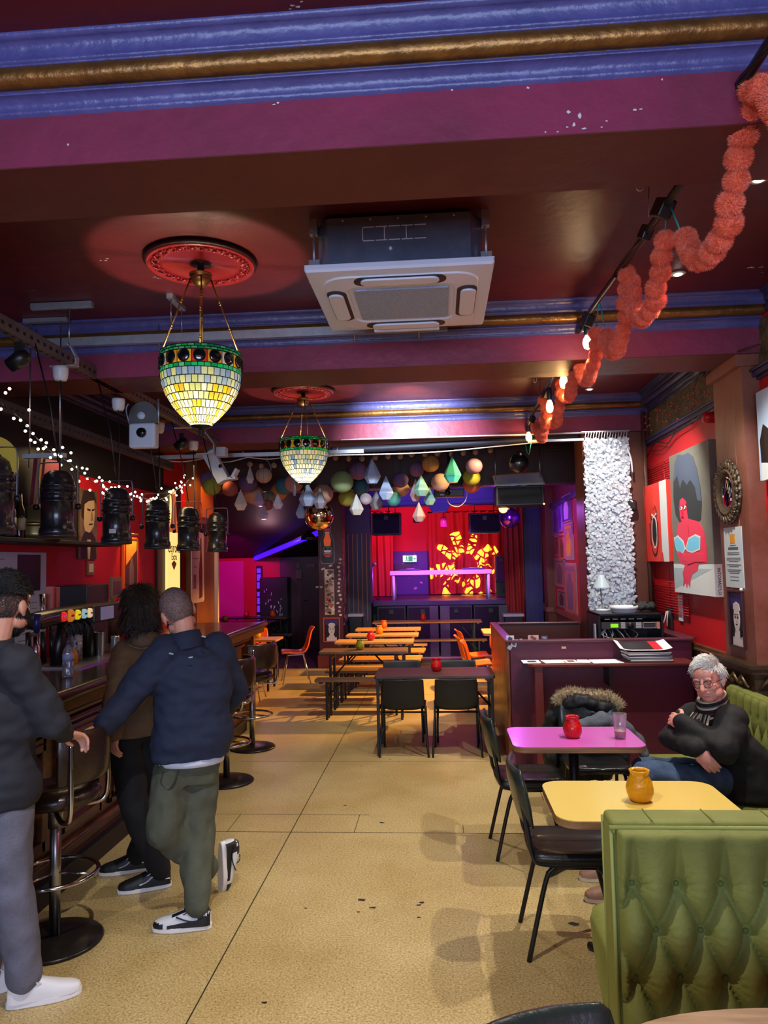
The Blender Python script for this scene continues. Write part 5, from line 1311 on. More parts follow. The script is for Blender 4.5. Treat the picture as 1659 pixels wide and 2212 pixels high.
cr = [('white', 540, 1026, 18, 38, 9.5, 'slim, in front of a purple lantern'), ('clear', 520, 1080, 30, 46, 9.6, 'low on the side of the tilted white fixture'), ('lilac', 560, 1076, 26, 36, 9.5, 'before the peach lantern'), ('lilac', 570, 1106, 22, 32, 9.3, 'lowest of its end, under the small lanterns'),
      ('white', 600, 1083, 24, 34, 9.7, 'below the orange lantern'), ('grey', 636, 1049, 9, 46, 9.3, 'seen edge-on like a dark sliver before the pink lantern'), ('blue-white', 664, 1067, 36, 54, 9.2, 'with two dark bands, left of the mirror ball'), ('blue-white', 650, 1101, 22, 38, 9.6, 'tucked below the banded one by the mirror ball'), ('grey', 691, 1076, 28, 46, 9.2, 'right above the mirror ball'),
      ('clear', 770, 1090, 30, 46, 9.4, 'low under the lime lantern'), ('blue-white', 804, 1017, 36, 56, 9.3, 'high, right of the lilac lantern'), ('blue-white', 834, 1054, 34, 52, 9.4, 'mid-height in the middle with a pale band'), ('grey', 813, 1080, 28, 42, 9.8, 'low in the middle behind the banded one'), ('mint', 910, 1049, 34, 46, 9.3, 'left of the beige pink lantern'),
      ('pinkish', 898, 1059, 26, 48, 9.55, 'behind the mint one'), ('mint', 928, 1072, 28, 38, 9.5, 'with an amber foot, below the mint one'), ('turquoise', 977, 1014, 38, 58, 9.3, 'large and bright, left of the stack of three lanterns'), ('pinkish', 905, 1106, 28, 42, 9.4, 'lowest of all, hanging before the stage')]
for (c, u, v, w_, h_, y, wh) in cr:
    p = PY(u, v, y); w = w_ / 1590 * y / 2; hh = h_ / 1590 * y
    t = thing('crystal_pendant', '%s faceted crystal pendant %s' % (c, wh), 'crystal pendant', p, rnd.random(), 'faceted crystal pendants before the stage')
    b = MB(); n = 6; f = []; ring = lambda r_, z_: [(r_ * math.cos(2 * pi * i / n), r_ * math.sin(2 * pi * i / n), z_) for i in range(n)]
    v_ = ring(.004, hh / 2) + ring(w, -hh * .18) + ring(w * 1.04, -hh * .24) + ring(w * .55, -hh / 2)
    for k in range(3):
        for i in range(n): f.append((k * n + i, k * n + (i + 1) % n, (k + 1) * n + (i + 1) % n, (k + 1) * n + i))
    f += [tuple(range(n)), tuple(range(3 * n, 4 * n))]
    b.add(v_, f, 0).build('crystal', M('crystal_' + c.replace('-', '_'), CC[c], .12, transl=.3, coat=.6), t)
    MB().tube([(0, 0, hh / 2), (0, 0, 3.44 - p.z)], .0015, 4).build('thread', m_blk, t)
    if 'band' in wh: 
        for q in (.08, -.1): MB().prism([(w * (.5 - .9 * q) * 1.25 * math.cos(2 * pi * i / 6), w * (.5 - .9 * q) * 1.25 * math.sin(2 * pi * i / 6)) for i in range(6)], hh * q, hh * q + .008).build('band', M('band_brown', (110, 90, 96), .4), t)
bs = thing('bulb_string', 'row of clear glass globe bulbs strung across the dark sign header', 'light string', (0, 10.45, 3.2))
bp_ = [PY(u, v, 10.45) for u, v in ((540, 1003), (565, 1007), (592, 1005), (620, 1002), (700, 991), (725, 989), (753, 991), (782, 991), (811, 988), (838, 986), (865, 986), (889, 982), (918, 981), (945, 980), (972, 980), (1001, 979), (1027, 977), (1059, 973))]
MB().tube([p - Vector(bs.location) + Vector((0, .03, .05)) for p in bp_], .006, 6).build('lead', m_blk, bs)
for p in bp_:
    q = p - Vector(bs.location)
    MB().sphere(q, .042, 16, 10).build('globe_bulb', thin_glass('globe_glass', (255, 244, 230), .03, .28, .2), bs)
    MB().lathe([(0, .03), (.014, .03), (.014, .06), (0, .06)], 10, c=q).build('cap', m_brass, bs)
def mirror_ball(lbl, u, v, d, y, mat, top=3.44, tiles=True):
    p = PY(u, v, y); r_ = d / 2 / 1590 * y
    t = thing('mirror_ball', lbl, 'mirror ball', p)
    MB().sphere((0, 0, 0), r_, 40, 26).build('ball', mat, t)
    for s_ in range(1): MB().lathe([(0, r_ * .98), (.02, r_ * .98), (.02, r_ + .03), (0, r_ + .03)], 12).build('motor_cap', m_blk, t)
    MB().tube([(0, 0, r_), (0, 0, top - p.z)], .003, 5).build('wire', m_blk, t)
    return t, p, r_
mirror_ball('silver mirror ball with a warm amber reflection above the bottle sign', 689, 1114, 64, 9.5, M('mirror_silver', (226, 206, 176), .06, metal=1))
t, p, r_ = mirror_ball('violet-lit mirror ball below the hanging loudspeaker', 1101, 1119, 44, 12.4, M('mirror_violet', (150, 90, 230), .12, metal=.95))
light('mirror_ball_light', 'POINT', (p.x - .1, p.y - .7, p.z + .1), 26, (.5, .1, 1), size=.06)
t, p, r_ = mirror_ball('black round stage lamp ball beside the end of the garland', 1121, 1001, 42, 9.0, M('ball_black', (22, 24, 30), .25, coat=.4), 3.44)
MB().lathe([(0, 0), (.03, 0), (.035, .05), (0, .06)], 14, c=(.02, -.05, .08)).build('lamp_clip', m_steel, t)
# hanging loudspeaker with white cover, amber lamp, projector
sp = thing('hanging_loudspeaker', 'black loudspeaker hung over the room with a white cloth on top', 'loudspeaker', PY(1120, 1073, 10.05))
MB().box((0, 0, 0), (.64, .40, .27)).build('cabinet', m_blkp, sp, bevel=.012)
MB().box((0, -.205, 0), (.58, .012, .22)).build('grille', M('grille_black', (12, 12, 14), .7, bump=(300, .5)), sp)
b = MB(); v_ = []; 
for j in range(7):
    for i in range(19):
        x_ = -.33 + .66 * i / 18; y_ = -.22 + .44 * j / 6; v_.append((x_, y_, .14 + .05 * (x_ + .36) * (j / 6) + .20 * (j / 6) + .012 * noise.noise(Vector((x_ * 9, y_ * 9, 0)))))
b.add(v_, [(j * 19 + i, j * 19 + i + 1, (j + 1) * 19 + i + 1, (j + 1) * 19 + i) for j in range(6) for i in range(18)], 0, True)
o = b.build('cloth_cover', M('cover_white', (232, 242, 236), .6, transl=.3), sp); o.modifiers.new('t', 'SOLIDIFY').thickness = .006
for dx in (-.3, .3): MB().tube([(dx, 0, .15), (dx, 0, 3.44 - sp.location.z)], .006, 6).build('hanging_wire', m_steel, sp)
MB().box((.31, -.205, -.12), (.02, .01, .02)).build('status_light', M('status_amber', (255, 180, 70), .4, emit=((255, 190, 90), 5)), sp)
al = thing('amber_lamp', 'small lit amber lamp hanging beside the loudspeaker', 'stage lamp', PY(1087, 1099, 10.7))
b = MB().lathe([(.0, -.10), (.05, -.10), (.06, .05), (.03, .10), (0, .10)], 20, axis='y'); b.xf(Matrix.Rotation(R(20), 4, 'X')); 
MB().lathe([(0, .07), (.05, .07), (.055, .02), (.05, .0)], 20, axis='y').build('housing', m_blk, al)
MB().lathe([(0, -.016), (.04, -.012), (.062, 0)], 20, axis='y').build('lens', M('amber_glow', (255, 190, 60), .4, emit=((255, 176, 60), 14)), al)
MB().tube([(0, .05, .05), (.03, .05, .2), (.02, .05, 3.44 - al.location.z)], .008, 6).build('stem', m_blk, al)
MB().box((.08, .04, .05), (.05, .05, .12), rot=(0, .3, 0)).build('barn_door', M('barn_white', (206, 206, 200), .5), al)
pr2 = thing('stage_projector', 'black projector on a shelf bracket under the paper lanterns', 'projector', PY(970, 1066, 10.38))
MB().box((0, 0, 0), (.42, .22, .11)).build('body', M('projector_black', (34, 40, 50), .4), pr2, bevel=.01)
MB().lathe([(0, -.18), (.035, -.18), (.04, -.15), (0, -.15)], 20, axis='y', c=(-.02, 0, 0)).build('lens', M('lens_black', (14, 14, 16), .1), pr2)
MB().box((-.06, -.155, .02), (.16, .012, .012)).box((-.1, -.155, -.03), (.05, .012, .012)).build('trim_strip', M('trim_silver', (200, 206, 214), .3), pr2)
MB().tube([(0, 0, .05), (0, 0, 3.44 - pr2.location.z)], .014, 8).build('pole', m_blk, pr2)
MB().tube(smooth_path([(-.04, -.14, -.05), (.0, -.15, -.16), (.12, -.15, -.2), (.22, -.15, -.12), (.25, -.14, .02)], 5), .006, 6).build('lead', M('cable_white', (200, 198, 196), .5), pr2)
tb = thing('lighting_bar', 'beige steel tube across the room below the paper lanterns', 'lighting bar', (-.9, 10.54, 2.88))
MB().tube([(-1.2, 0, 0), (1.55, 0, .01)], .022, 10).build('tube', M('tube_beige', (160, 132, 116), .4), tb)
for i in range(3): MB().tube([(-1.1 + i * 1.1, 0, 0), (-1.1 + i * 1.1, 0, .59)], .006, 6).build('hanger_rod', m_steel, tb)
for i in range(3): MB().box((.35 + i * .35, -.02, -.0), (.12, .06, .06)).build('clamp', M('clamp_beige', (176, 136, 112), .5), tb, bevel=.01)
# ================================================================ STAGE
def drape(name, parent, x0, x1, y, z0, z1, mat, folds=7, amp=.045, seed=0, flare=.0):
    n = folds * 10; m_ = 14; v = []; r2 = random.Random(seed); ph = [r2.uniform(-.4, .4) for _ in range(folds + 1)]
    for j in range(m_ + 1):
        t = j / m_
        for i in range(n + 1):
            s = i / n; q = s * folds; a = amp * (.55 + .45 * t) * (1 + .3 * math.sin(q * 1.7 + seed))
            x = x0 + (x1 - x0) * s + .02 * math.sin(q * 2.3 + t * 2) * t
            v.append((x, y + a * math.sin(2 * pi * q + ph[int(q)] if False else 2 * pi * q + .5 * math.sin(t * 3 + q)), z1 + (z0 - z1) * t))
    f = [(j * (n + 1) + i, j * (n + 1) + i + 1, (j + 1) * (n + 1) + i + 1, (j + 1) * (n + 1) + i) for j in range(m_) for i in range(n)]
    return MB().add(v, f, 0, True).build(name, mat, parent)
m_vel = M('stage_curtain_red', (156, 46, 36), .75, sheen=.3, col2=(220, 80, 60))
def curtain(lbl, u0, u1, v0, v1, y, folds, seed, zt=None):
    a = PY(u0, v1, y); b_ = PY(u1, v0, y); t = thing('stage_curtain', lbl, 'curtain', ((a.x + b_.x) / 2, y, a.z if y < 14.5 else max(a.z, 1.08))); a.z = t.location.z
    w = (b_.x - a.x) / 2; zt = (zt or b_.z) - a.z
    drape('drape', t, -w, w, 0, 0, zt, m_vel, folds, .045, seed)
    MB().tube([(-w, 0, zt), (w, 0, zt)], .015, 8).build('curtain_rail', m_blk, t)
    return t
curtain('red curtain on the stage wearing the amber leaf projection', 928, 1078, 1120, 1300, 16.9, 8, 2, 2.95)
curtain('dark red curtain at the stage side with the microphone stand', 797, 848, 1120, 1302, 16.3, 4, 5, 2.95)
curtain('bright red curtain hanging beside the right-hand blue column', 1092, 1129, 1100, 1346, 14.33, 4, 9, 2.90)
# leaf gobo: a patterned spotlight from the stage truss
gl = light('leaf_gobo_light', 'SPOT', PY(985, 1105, 14.9), 9000, (.6, 1, .06), aim=PY(1006, 1221, 16.9), size=.004, angle=50, blend=.05)
L_ = gl.data; L_.use_nodes = True; N = L_.node_tree.nodes; K = L_.node_tree.links
em = [n for n in N if n.type == 'EMISSION'][0]
tc = N.new('ShaderNodeTexCoord'); sx = N.new('ShaderNodeSeparateXYZ'); K.new(tc.outputs['Normal'], sx.inputs[0])
def mth(op, a, b=None, c=None):
    n = N.new('ShaderNodeMath'); n.operation = op
    for i, q in enumerate((a, b, c)):
        if q is None: continue
        if hasattr(q, 'type'): K.new(q, n.inputs[i])
        else: n.inputs[i].default_value = q
    return n.outputs[0]
X_ = mth('DIVIDE', sx.outputs['X'], sx.outputs['Z']); Y_ = mth('DIVIDE', sx.outputs['Y'], sx.outputs['Z'])
rad = mth('SQRT', mth('ADD', mth('MULTIPLY', X_, X_), mth('MULTIPLY', Y_, Y_))); ang = mth('ARCTAN2', Y_, X_)
cm = N.new('ShaderNodeCombineXYZ'); K.new(mth('MULTIPLY', ang, 1.75), cm.inputs[0]); K.new(mth('MULTIPLY', rad, 10.5), cm.inputs[1])
vo = N.new('ShaderNodeTexVoronoi'); vo.feature = 'DISTANCE_TO_EDGE'; vo.inputs['Scale'].default_value = 1.5; vo.inputs['Randomness'].default_value = .85
K.new(cm.outputs[0], vo.inputs['Vector'])
leaf = mth('GREATER_THAN', vo.outputs['Distance'], .105)
pet = mth('GREATER_THAN', mth('ADD', mth('SINE', mth('MULTIPLY', ang, 9)), mth('MULTIPLY', mth('SINE', mth('MULTIPLY', ang, 4)), .45)), mth('SUBTRACT', mth('MULTIPLY', rad, 6.0), 1.65))
ring = mth('MULTIPLY', mth('GREATER_THAN', rad, .115), mth('LESS_THAN', rad, .36))
mask = mth('MULTIPLY', mth('MULTIPLY', leaf, pet), ring)
K.new(mth('MULTIPLY', mask, 1.0), em.inputs['Strength'])

dj = thing('performance_table', 'violet-lit performance table on the stage with decks on top', 'table', (.03, 15.1, 1.06))
m_djw = M('table_white', (220, 206, 226), .35)
MB().bx(-1.02, 1.02, -.3, .3, .50, .585).build('table_top', m_djw, dj, bevel=.006)
for x_ in (-.95, .95):
    for y_ in (-.26, .26): MB().tube([(x_, y_, 0), (x_, y_, .5)], .03, 12).build('leg', m_djw, dj)
for (x_, w, lb) in ((-.62, .42, 'low violet-lit mixing deck on the performance table, near the door'), (.66, .44, 'low violet-lit mixing deck on the performance table, near the dark speaker')):
    t = thing('mixing_deck', lb, 'mixing deck', (.03 + x_, 15.05, 1.646), group='decks on the performance table')
    MB().bx(-w / 2, w / 2, -.14, .14, 0, .035).build('deck_body', M('deck_dark', (70, 50, 90), .4), t, bevel=.004)
    MB().lathe([(0, .035), (.09, .035), (.09, .045), (0, .045)], 24).build('platter', M('deck_pale', (190, 160, 200), .4), t)
dr = thing('stage_door', 'blue-violet lit flat door with stickers at the back of the stage', 'door', (-.75, 17.42, 1.06))
MB().bx(-.52, .52, 0, .06, 0, 1.02).build('door_leaf', M('door_indigo', (70, 50, 130), .5), dr, bevel=.004)
for i in range(14):
    MB().box((rnd.uniform(-.4, .45), -.003, rnd.uniform(.1, .95)), (rnd.uniform(.04, .12), .004, rnd.uniform(.03, .1)), rot=(0, rnd.uniform(-.5, .5), 0)).build('sticker', M('st_%d' % (i % 3), ((180, 150, 200), (90, 70, 120), (210, 200, 220))[i % 3], .5), dr)
MB().bx(-.3, .1, -.05, 0, .46, .72).build('monitor_panel', M('panel_dark_violet', (60, 50, 80), .4), dr)
p = PY(885, 1207, 17.3); ex = thing('exit_sign', 'small green and white lit exit sign above the stage door', 'sign', p)
MB().box((0, 0, 0), (.32, .04, .15)).build('sign_box', M('exit_white', (226, 240, 230), .4, emit=((210, 240, 220), .9)), ex)
b = MB().box((.02, -.022, 0), (.10, .004, .12), 0).box((-.07, -.022, .015), (.03, .004, .05), 0).sphere((-.07, -.022, .05), (.014, .004, .014), 10, 6).box((-.085, -.022, -.035), (.02, .004, .05), 0, (0, .5, 0)).box((-.05, -.022, -.035), (.02, .004, .05), 0, (0, -.5, 0)).box((.11, -.022, 0), (.06, .004, .015)).prism([(.11, -.03), (.145, 0), (.11, .03)], -.024, -.02, plane='xz')
b.build('running_figure', M('exit_green', (10, 150, 90), .4, emit=((10, 170, 100), .8)), ex)
def cab(name, lbl, x0, x1, y0, y1, z0, z1, grp=None, cat='loudspeaker', side=None, hang=None):
    t = thing(name, lbl, cat, ((x0 + x1) / 2, (y0 + y1) / 2, z0), group=grp); w = (x1 - x0) / 2; d = (y1 - y0) / 2; hh = z1 - z0
    MB().bx(-w, w, -d, d, 0, hh).build('cabinet', m_blkp, t, bevel=.01)
    MB().bx(-w + .03, w - .03, -d - .012, -d, .03, hh - .03).build('grille', M('grille_black', (12, 12, 14), .7, bump=(300, .5)), t)
    if side: MB().bx(side[0] - (x0 + x1) / 2, side[1] - (x0 + x1) / 2, -d - .016, -d - .01, 0, hh).build('grey_panel', M('sub_grey', (74, 70, 74), .5), t)
    MB().bx(-.04, .04, -d - .018, -d - .01, hh - .14, hh - .06).build('badge', m_blk, t)
    if hang:
        for q in (-w * .6, w * .6): MB().tube([(q, 0, hh), (q, 0, hang - z0)], .01, 6).build('hanging_wire', m_steel, t)
    return t
sg = 'black bass cabinets under the stage edge'
cab('bass_cabinet', 'black bass cabinet under the stage, furthest toward the fluted column', -1.22, -.66, 14.3, 14.42, 0, .97, sg)
cab('bass_cabinet', 'black bass cabinet with a grey strip, just left of the stage centre', -.64, -.03, 14.3, 14.42, 0, .97, sg, side=(-.2, -.04))
cab('bass_cabinet', 'black bass cabinet with a grey strip, just right of the stage centre', -.01, .62, 14.3, 14.42, 0, .97, sg, side=(0.0, .18))
cab('bass_cabinet', 'black bass cabinet with a grey end strip beside the red curtain', .64, 1.3, 14.3, 14.42, 0, .97, sg, side=(1.12, 1.29))
a = PY(805, 1157, 15.0); b_ = PY(866, 1108, 15.0)
cab('hanging_loudspeaker', 'black loudspeaker hung over the stage on the side of the sticker pillar', a.x, b_.x, 14.85, 15.2, a.z, b_.z, 'loudspeakers over the stage', hang=3.44)
a = PY(1013, 1153, 15.0); b_ = PY(1080, 1108, 15.0)
cab('hanging_loudspeaker', 'black loudspeaker hung over the stage above the amber leaf projection', a.x, b_.x, 14.85, 15.2, a.z, b_.z, 'loudspeakers over the stage', hang=3.44)
a = PY(1070, 1262, 15.9); b_ = PY(1094, 1200, 15.9); t = cab('stage_loudspeaker', 'tall dark loudspeaker standing on the stage beside the performance table', a.x, b_.x, 15.75, 16.05, 1.06 + .3, b_.z)
MB().bx(-.12, .12, -.12, .12, -.3, 0).build('speaker_base', m_blk, t)
for (u, v, col, lb) in ((958, 1128, (196, 60, 100), 'pink moving-head stage light hanging at the stage centre'), (840, 1120, (60, 40, 110), 'dark stage lantern beside the hanging loudspeaker'), (900, 1118, (70, 30, 50), 'dark stage lantern above the exit sign')):
    p = PY(u, v, 14.95); t = thing('stage_light', lb, 'stage lamp', p, group='lamps on the stage truss')
    MB().lathe([(0, -.1), (.07, -.1), (.08, .02), (.05, .1), (0, .12)], 18).build('lamp_body', M('stage_lamp_%d' % col[0], col, .3), t)
    MB().tube([(0, 0, .1), (0, 0, 3.44 - p.z)], .01, 6).build('hanger', m_blk, t)
    MB().lathe([(0, -.012), (.05, -.01), (.055, 0)], 16, c=(0, 0, -.1)).build('lens', M('lens_black', (14, 14, 16), .1), t)
tag(MB().tube([(-1.3, 15.05, 3.1), (1.6, 15.05, 3.1)], .025, 8).tube([(-1.3, 15.05, 3.3), (1.6, 15.05, 3.3)], .025, 8).build('stage_truss', m_blk), 'dark double tube truss across the top of the stage', 'truss')
ms = thing('microphone_stand', 'pale microphone stand at the edge of the stage by the dark curtain', 'microphone stand', PY(805, 1300, 15.2).xyz)
ms.location.z = 1.06
MB().tube([(0, 0, .02), (0, 0, .72)], .018, 8).build('pole', M('stand_pale', (190, 180, 230), .3, metal=.6), ms); MB().lathe([(0, 0), (.14, 0), (.14, .02), (0, .03)], 20).build('stand_base', m_blk, ms)
MB().cap((0, 0, .70), (.06, -.04, .74), .03, .035).build('microphone', M('stand_pale', (190, 180, 230), .3, metal=.6), ms)
for (u0, u1, lb) in ((754, 786, 'pale bar on the floor below the fluted column'), (1086, 1130, 'pale bar on the floor below the blue column')):
    a = PY(u0, 1331, 14.0); b_ = PY(u1, 1325, 14.0); t = thing('side_table', lb.replace('bar on the floor', 'low table edge'), 'side table', ((a.x + b_.x) / 2, 14.0, 0), group='pale low tables at the stage ends')
    w = (b_.x - a.x) / 2; MB().bx(-w, w, -.16, .16, a.z, b_.z).build('table_top', M('pale_edge', (196, 190, 196), .5), t); MB().bx(-w + .03, w - .03, -.14, .14, 0, a.z).build('table_body', m_blk, t)

# ---- rear alcove
ls = thing('led_strip', 'blue-violet LED strip following the sloping dark ceiling of the alcove', 'led strip', PY(625, 1174, 14.2))
q0 = PY(690, 1150, 13.0); q1 = PY(552, 1206, 15.9); o0 = Vector(ls.location)
MB().tube([q0 - o0, q1 - o0], .05, 6, upv=(0, 0, 1)).build('strip', M('led_violet', (80, 40, 255), .4, emit=((60, 16, 255), 1.6)), ls)
MB().tube([q0 - o0 + Vector((0, .02, .06)), q1 - o0 + Vector((0, .02, .06))], .03, 6).build('channel', m_blk, ls)
l2 = thing('led_light', 'narrow upright violet lit panel at the edge of the alcove wall', 'led strip', PY(560, 1340, 15.9))
hz = PY(560, 1222, 15.9).z - l2.location.z
for i in range(7): MB().bx(-.04, .04, -.01, .01, hz * i / 7 + .01, hz * (i + 1) / 7 - (.02 if i % 3 else .06)).build('lit_segment', M('led_violet_dim', (120, 90, 230), .4, emit=((70, 40, 220), .9)), l2)
MB().bx(-.06, .06, .01, .03, -l2.location.z, hz).build('back_board', m_blk, l2)
pn = thing('dome_pendant', 'black dome pendant with a white lit underside under the alcove slope', 'pendant lamp', PY(666, 1166, 12.6))
MB().lathe([(.14, 0), (.13, .05), (.06, .12), (.02, .16), (0, .16)], 24).build('lamp_shade', m_blk, pn); MB().lathe([(0, .0), (.13, .004)], 24).build('diffuser', M('disc_glow', (255, 240, 220), .4, emit=((255, 236, 210), 2.2)), pn)
MB().tube([(0, 0, .16), (0, 0, 3.44 - pn.location.z)], .006, 6).build('flex', m_blk, pn)
cbn = thing('bottle_cabinet', 'dark cabinet with faint shining fittings against the alcove back wall', 'cabinet', PY(596, 1345, 15.7)); cbn.location.z = 0
MB().bx(-.3, .3, -.2, .2, 0, 1.55).build('cabinet_body', m_blkp, cbn, bevel=.01); b = MB()
for i in range(22): b.box((rnd.uniform(-.22, .2), -.205, rnd.uniform(.6, 1.3)), (.012, .01, rnd.uniform(.03, .1)), rot=(0, rnd.uniform(-.4, .4), 0))
b.build('fittings', M('trim_silver', (200, 206, 214), .3), cbn)
rd = thing('door_1', 'dark maroon double door in the corner of the alcove', 'door', PY(655, 1350, 15.9)); rd.location.z = 0; rd['kind'] = 'structure'
MB().bx(-.5, .5, 0, .05, 0, 1.98).build('door_leaf', M('rear_door', (62, 18, 34), .45), rd, bevel=.004); MB().bx(-.01, .01, -.004, 0, 0, 1.98).build('meeting_line', m_blk, rd)
MB().sphere((.06, -.03, 1.05), .03, 12, 8).build('handle', m_chrome, rd)
for (u, v, w, h_, lb) in ((644, 1222, .09, .13, 'small framed notice pair on the dark alcove door, upper'), (672, 1222, .2, .09, 'small pale notice on the dark alcove door beside the pillar'), (645, 1240, .16, .22, 'faint gold-framed notice lower on the dark alcove door')):
    p = PY(u, v, 15.86); t = thing('notice', lb, 'notice', p, group='notices on the alcove door'); MB().box((0, 0, 0), (w, .02, h_)).build('frame', M('notice_frame', (84, 60, 40), .5), t); MB().box((0, -.011, 0), (w * .75, .004, h_ * .75)).build('sheet', M('notice_sheet', (110, 90, 90), .6), t)

# ---- sticker pillar
sgn = thing('bottle_sign', 'bottle-shaped beer sign with an amber neck and dark label on the pillar', 'sign', PY(708, 1216, 12.94))
def bottle_outline(s=1.0, k=0):
    H = .64; pr_ = [(.0, 0), (.085, 0), (.105, .02), (.11, .05), (.11, .38), (.10, .42), (.065, .48), (.052, .52), (.05, .60), (.055, .61), (.055, H), (0, H)]
    r_ = [(x_ * s + (k if x_ else 0), y_ + (-k if y_ == 0 else k if y_ == H else 0)) for x_, y_ in pr_]
    return r_ + [(-x_, y_) for x_, y_ in r_[-2:0:-1]]
MB().prism(bottle_outline(1, .012), -.012, -.006, plane='xz').build('pale_outline', M('sign_outline', (170, 166, 176), .4), sgn)
MB().prism(bottle_outline(1, .004), -.016, -.012, plane='xz').build('board', M('sign_black', (18, 14, 16), .35), sgn)
b = MB().prism([(-.055, .30), (.055, .30), (.068, .40), (.045, .47), (.035, .52), (-.035, .52), (-.045, .47), (-.068, .40)], -.019, -.016, 0, plane='xz').bx(-.045, .045, -.019, -.016, .55, .61, 1).bx(-.04, .04, -.0195, -.016, .525, .54, 2)
b.prism([(.085 * math.cos(R(a)), .20 + .10 * math.sin(R(a))) for a in range(0, 360, 15)], -.0195, -.018, 3, plane='xz').prism([(.078 * math.cos(R(a)), .20 + .092 * math.sin(R(a))) for a in range(0, 360, 15)], -.020, -.019, 4, plane='xz')
b.prism([(-.075, .155), (.075, .155), (.06, .125), (.02, .112), (-.02, .112), (-.06, .125)], -.0215, -.020, 1, plane='xz').bx(-.06, .06, -.0215, -.020, .195, .225, 2).bx(-.055, .055, -.0215, -.020, .168, .182, 2).bx(0, .025, -.022, -.020, .22, .30, 5).bx(-.02, -.005, -.022, -.020, .22, .28, 5)
b.build('printed_label', [M('amber_print', (216, 84, 36), .35, var=(12, .8), col2=(240, 140, 50), emit=((220, 80, 30), .35)), M('red_print', (176, 40, 50), .35, emit=((176, 40, 50), .2)), M('white_print', (210, 206, 206), .4, emit=((210, 206, 206), .2)), M('label_pale', (216, 190, 180), .4), M('label_black', (16, 18, 16), .4), M('green_print', (40, 150, 96), .4)], sgn)  # faint glow added to the print so the sign reads brighter
stp = thing('sticker_board', 'narrow cream panel covered with stickers below the bottle sign', 'panel', PY(712.5, 1328, 12.94))
b = MB().bx(-.085, .085, -.01, 0, 0, .80, 0); r2 = random.Random(4)
for i in range(75):
    b.box((r2.uniform(-.065, .065), -.011 - .0002 * i, r2.uniform(.03, .77)), (r2.uniform(.02, .06), .002, r2.uniform(.015, .05)), 1 + r2.randrange(5), rot=(0, r2.uniform(-.8, .8), 0))
b.build('sticker_sheet', [M('sheet_cream', (206, 186, 160), .5)] + [M('sk_%d' % i, c, .5) for i, c in enumerate(((30, 26, 26), (220, 210, 196), (130, 110, 90), (196, 90, 60), (90, 80, 76)))], stp)
r2 = random.Random(6)
for i in range(15):
    p = PY(733 + r2.uniform(-3, 4), 1208 + i * 8.6, 12.945); c = ((214, 206, 196), (196, 170, 150), (226, 220, 200))[i % 3]
    o = MB().prism([(.028 * r2.uniform(.7, 1.2) * math.cos(R(a)), .024 * r2.uniform(.6, 1.2) * math.sin(R(a))) for a in range(0, 360, 45)], -.003, 0, plane='xz').build('sticker', M('pale_sticker_%d' % (i % 3), c, .5), None, loc=p)
    tag(o, 'pale sticker on the pillar beside the cream panel, one of a straggling column', 'sticker', 'pale stickers down the pillar')
for (u, v, w) in ((698, 1229, .07), (714, 1222, .06), (685, 1268, .05), (694, 1268, .05)):
    o = MB().box((0, 0, 0), (w, .004, .03), rot=(0, -.25, 0)).build('torn_sticker', M('pale_sticker_0', (214, 206, 196), .5), None, loc=PY(u, v, 12.946)); tag(o, {698: 'white torn sticker at the top corner of the cream panel', 714: 'white bent sticker just under the bottle sign', 685: 'dim sticker at the pillar edge beside the alcove door', 694: 'small square sticker beside the cream panel, half way'}[u], 'sticker')
b = MB(); r2 = random.Random(8)
for i in range(34): b.box((-1.698, 12.95 + .06 + r2.uniform(0, .33), .75 + i * .045), (.004, r2.uniform(.05, .12), r2.uniform(.03, .08)), i % 3)
o = b.build('sticker_patches', [M('pink_st', (200, 120, 140), .5), M('red_st', (150, 40, 50), .5), M('lilac_st', (150, 110, 170), .5)]); tag(o, 'mass of pink and red stickers down the inner side of the pillar', 'stickers', kind='stuff')
pf_ = thing('framed_picture', 'orange-framed black and white picture of a face low on the pillar', 'picture', PY(717, 1387, 12.94))
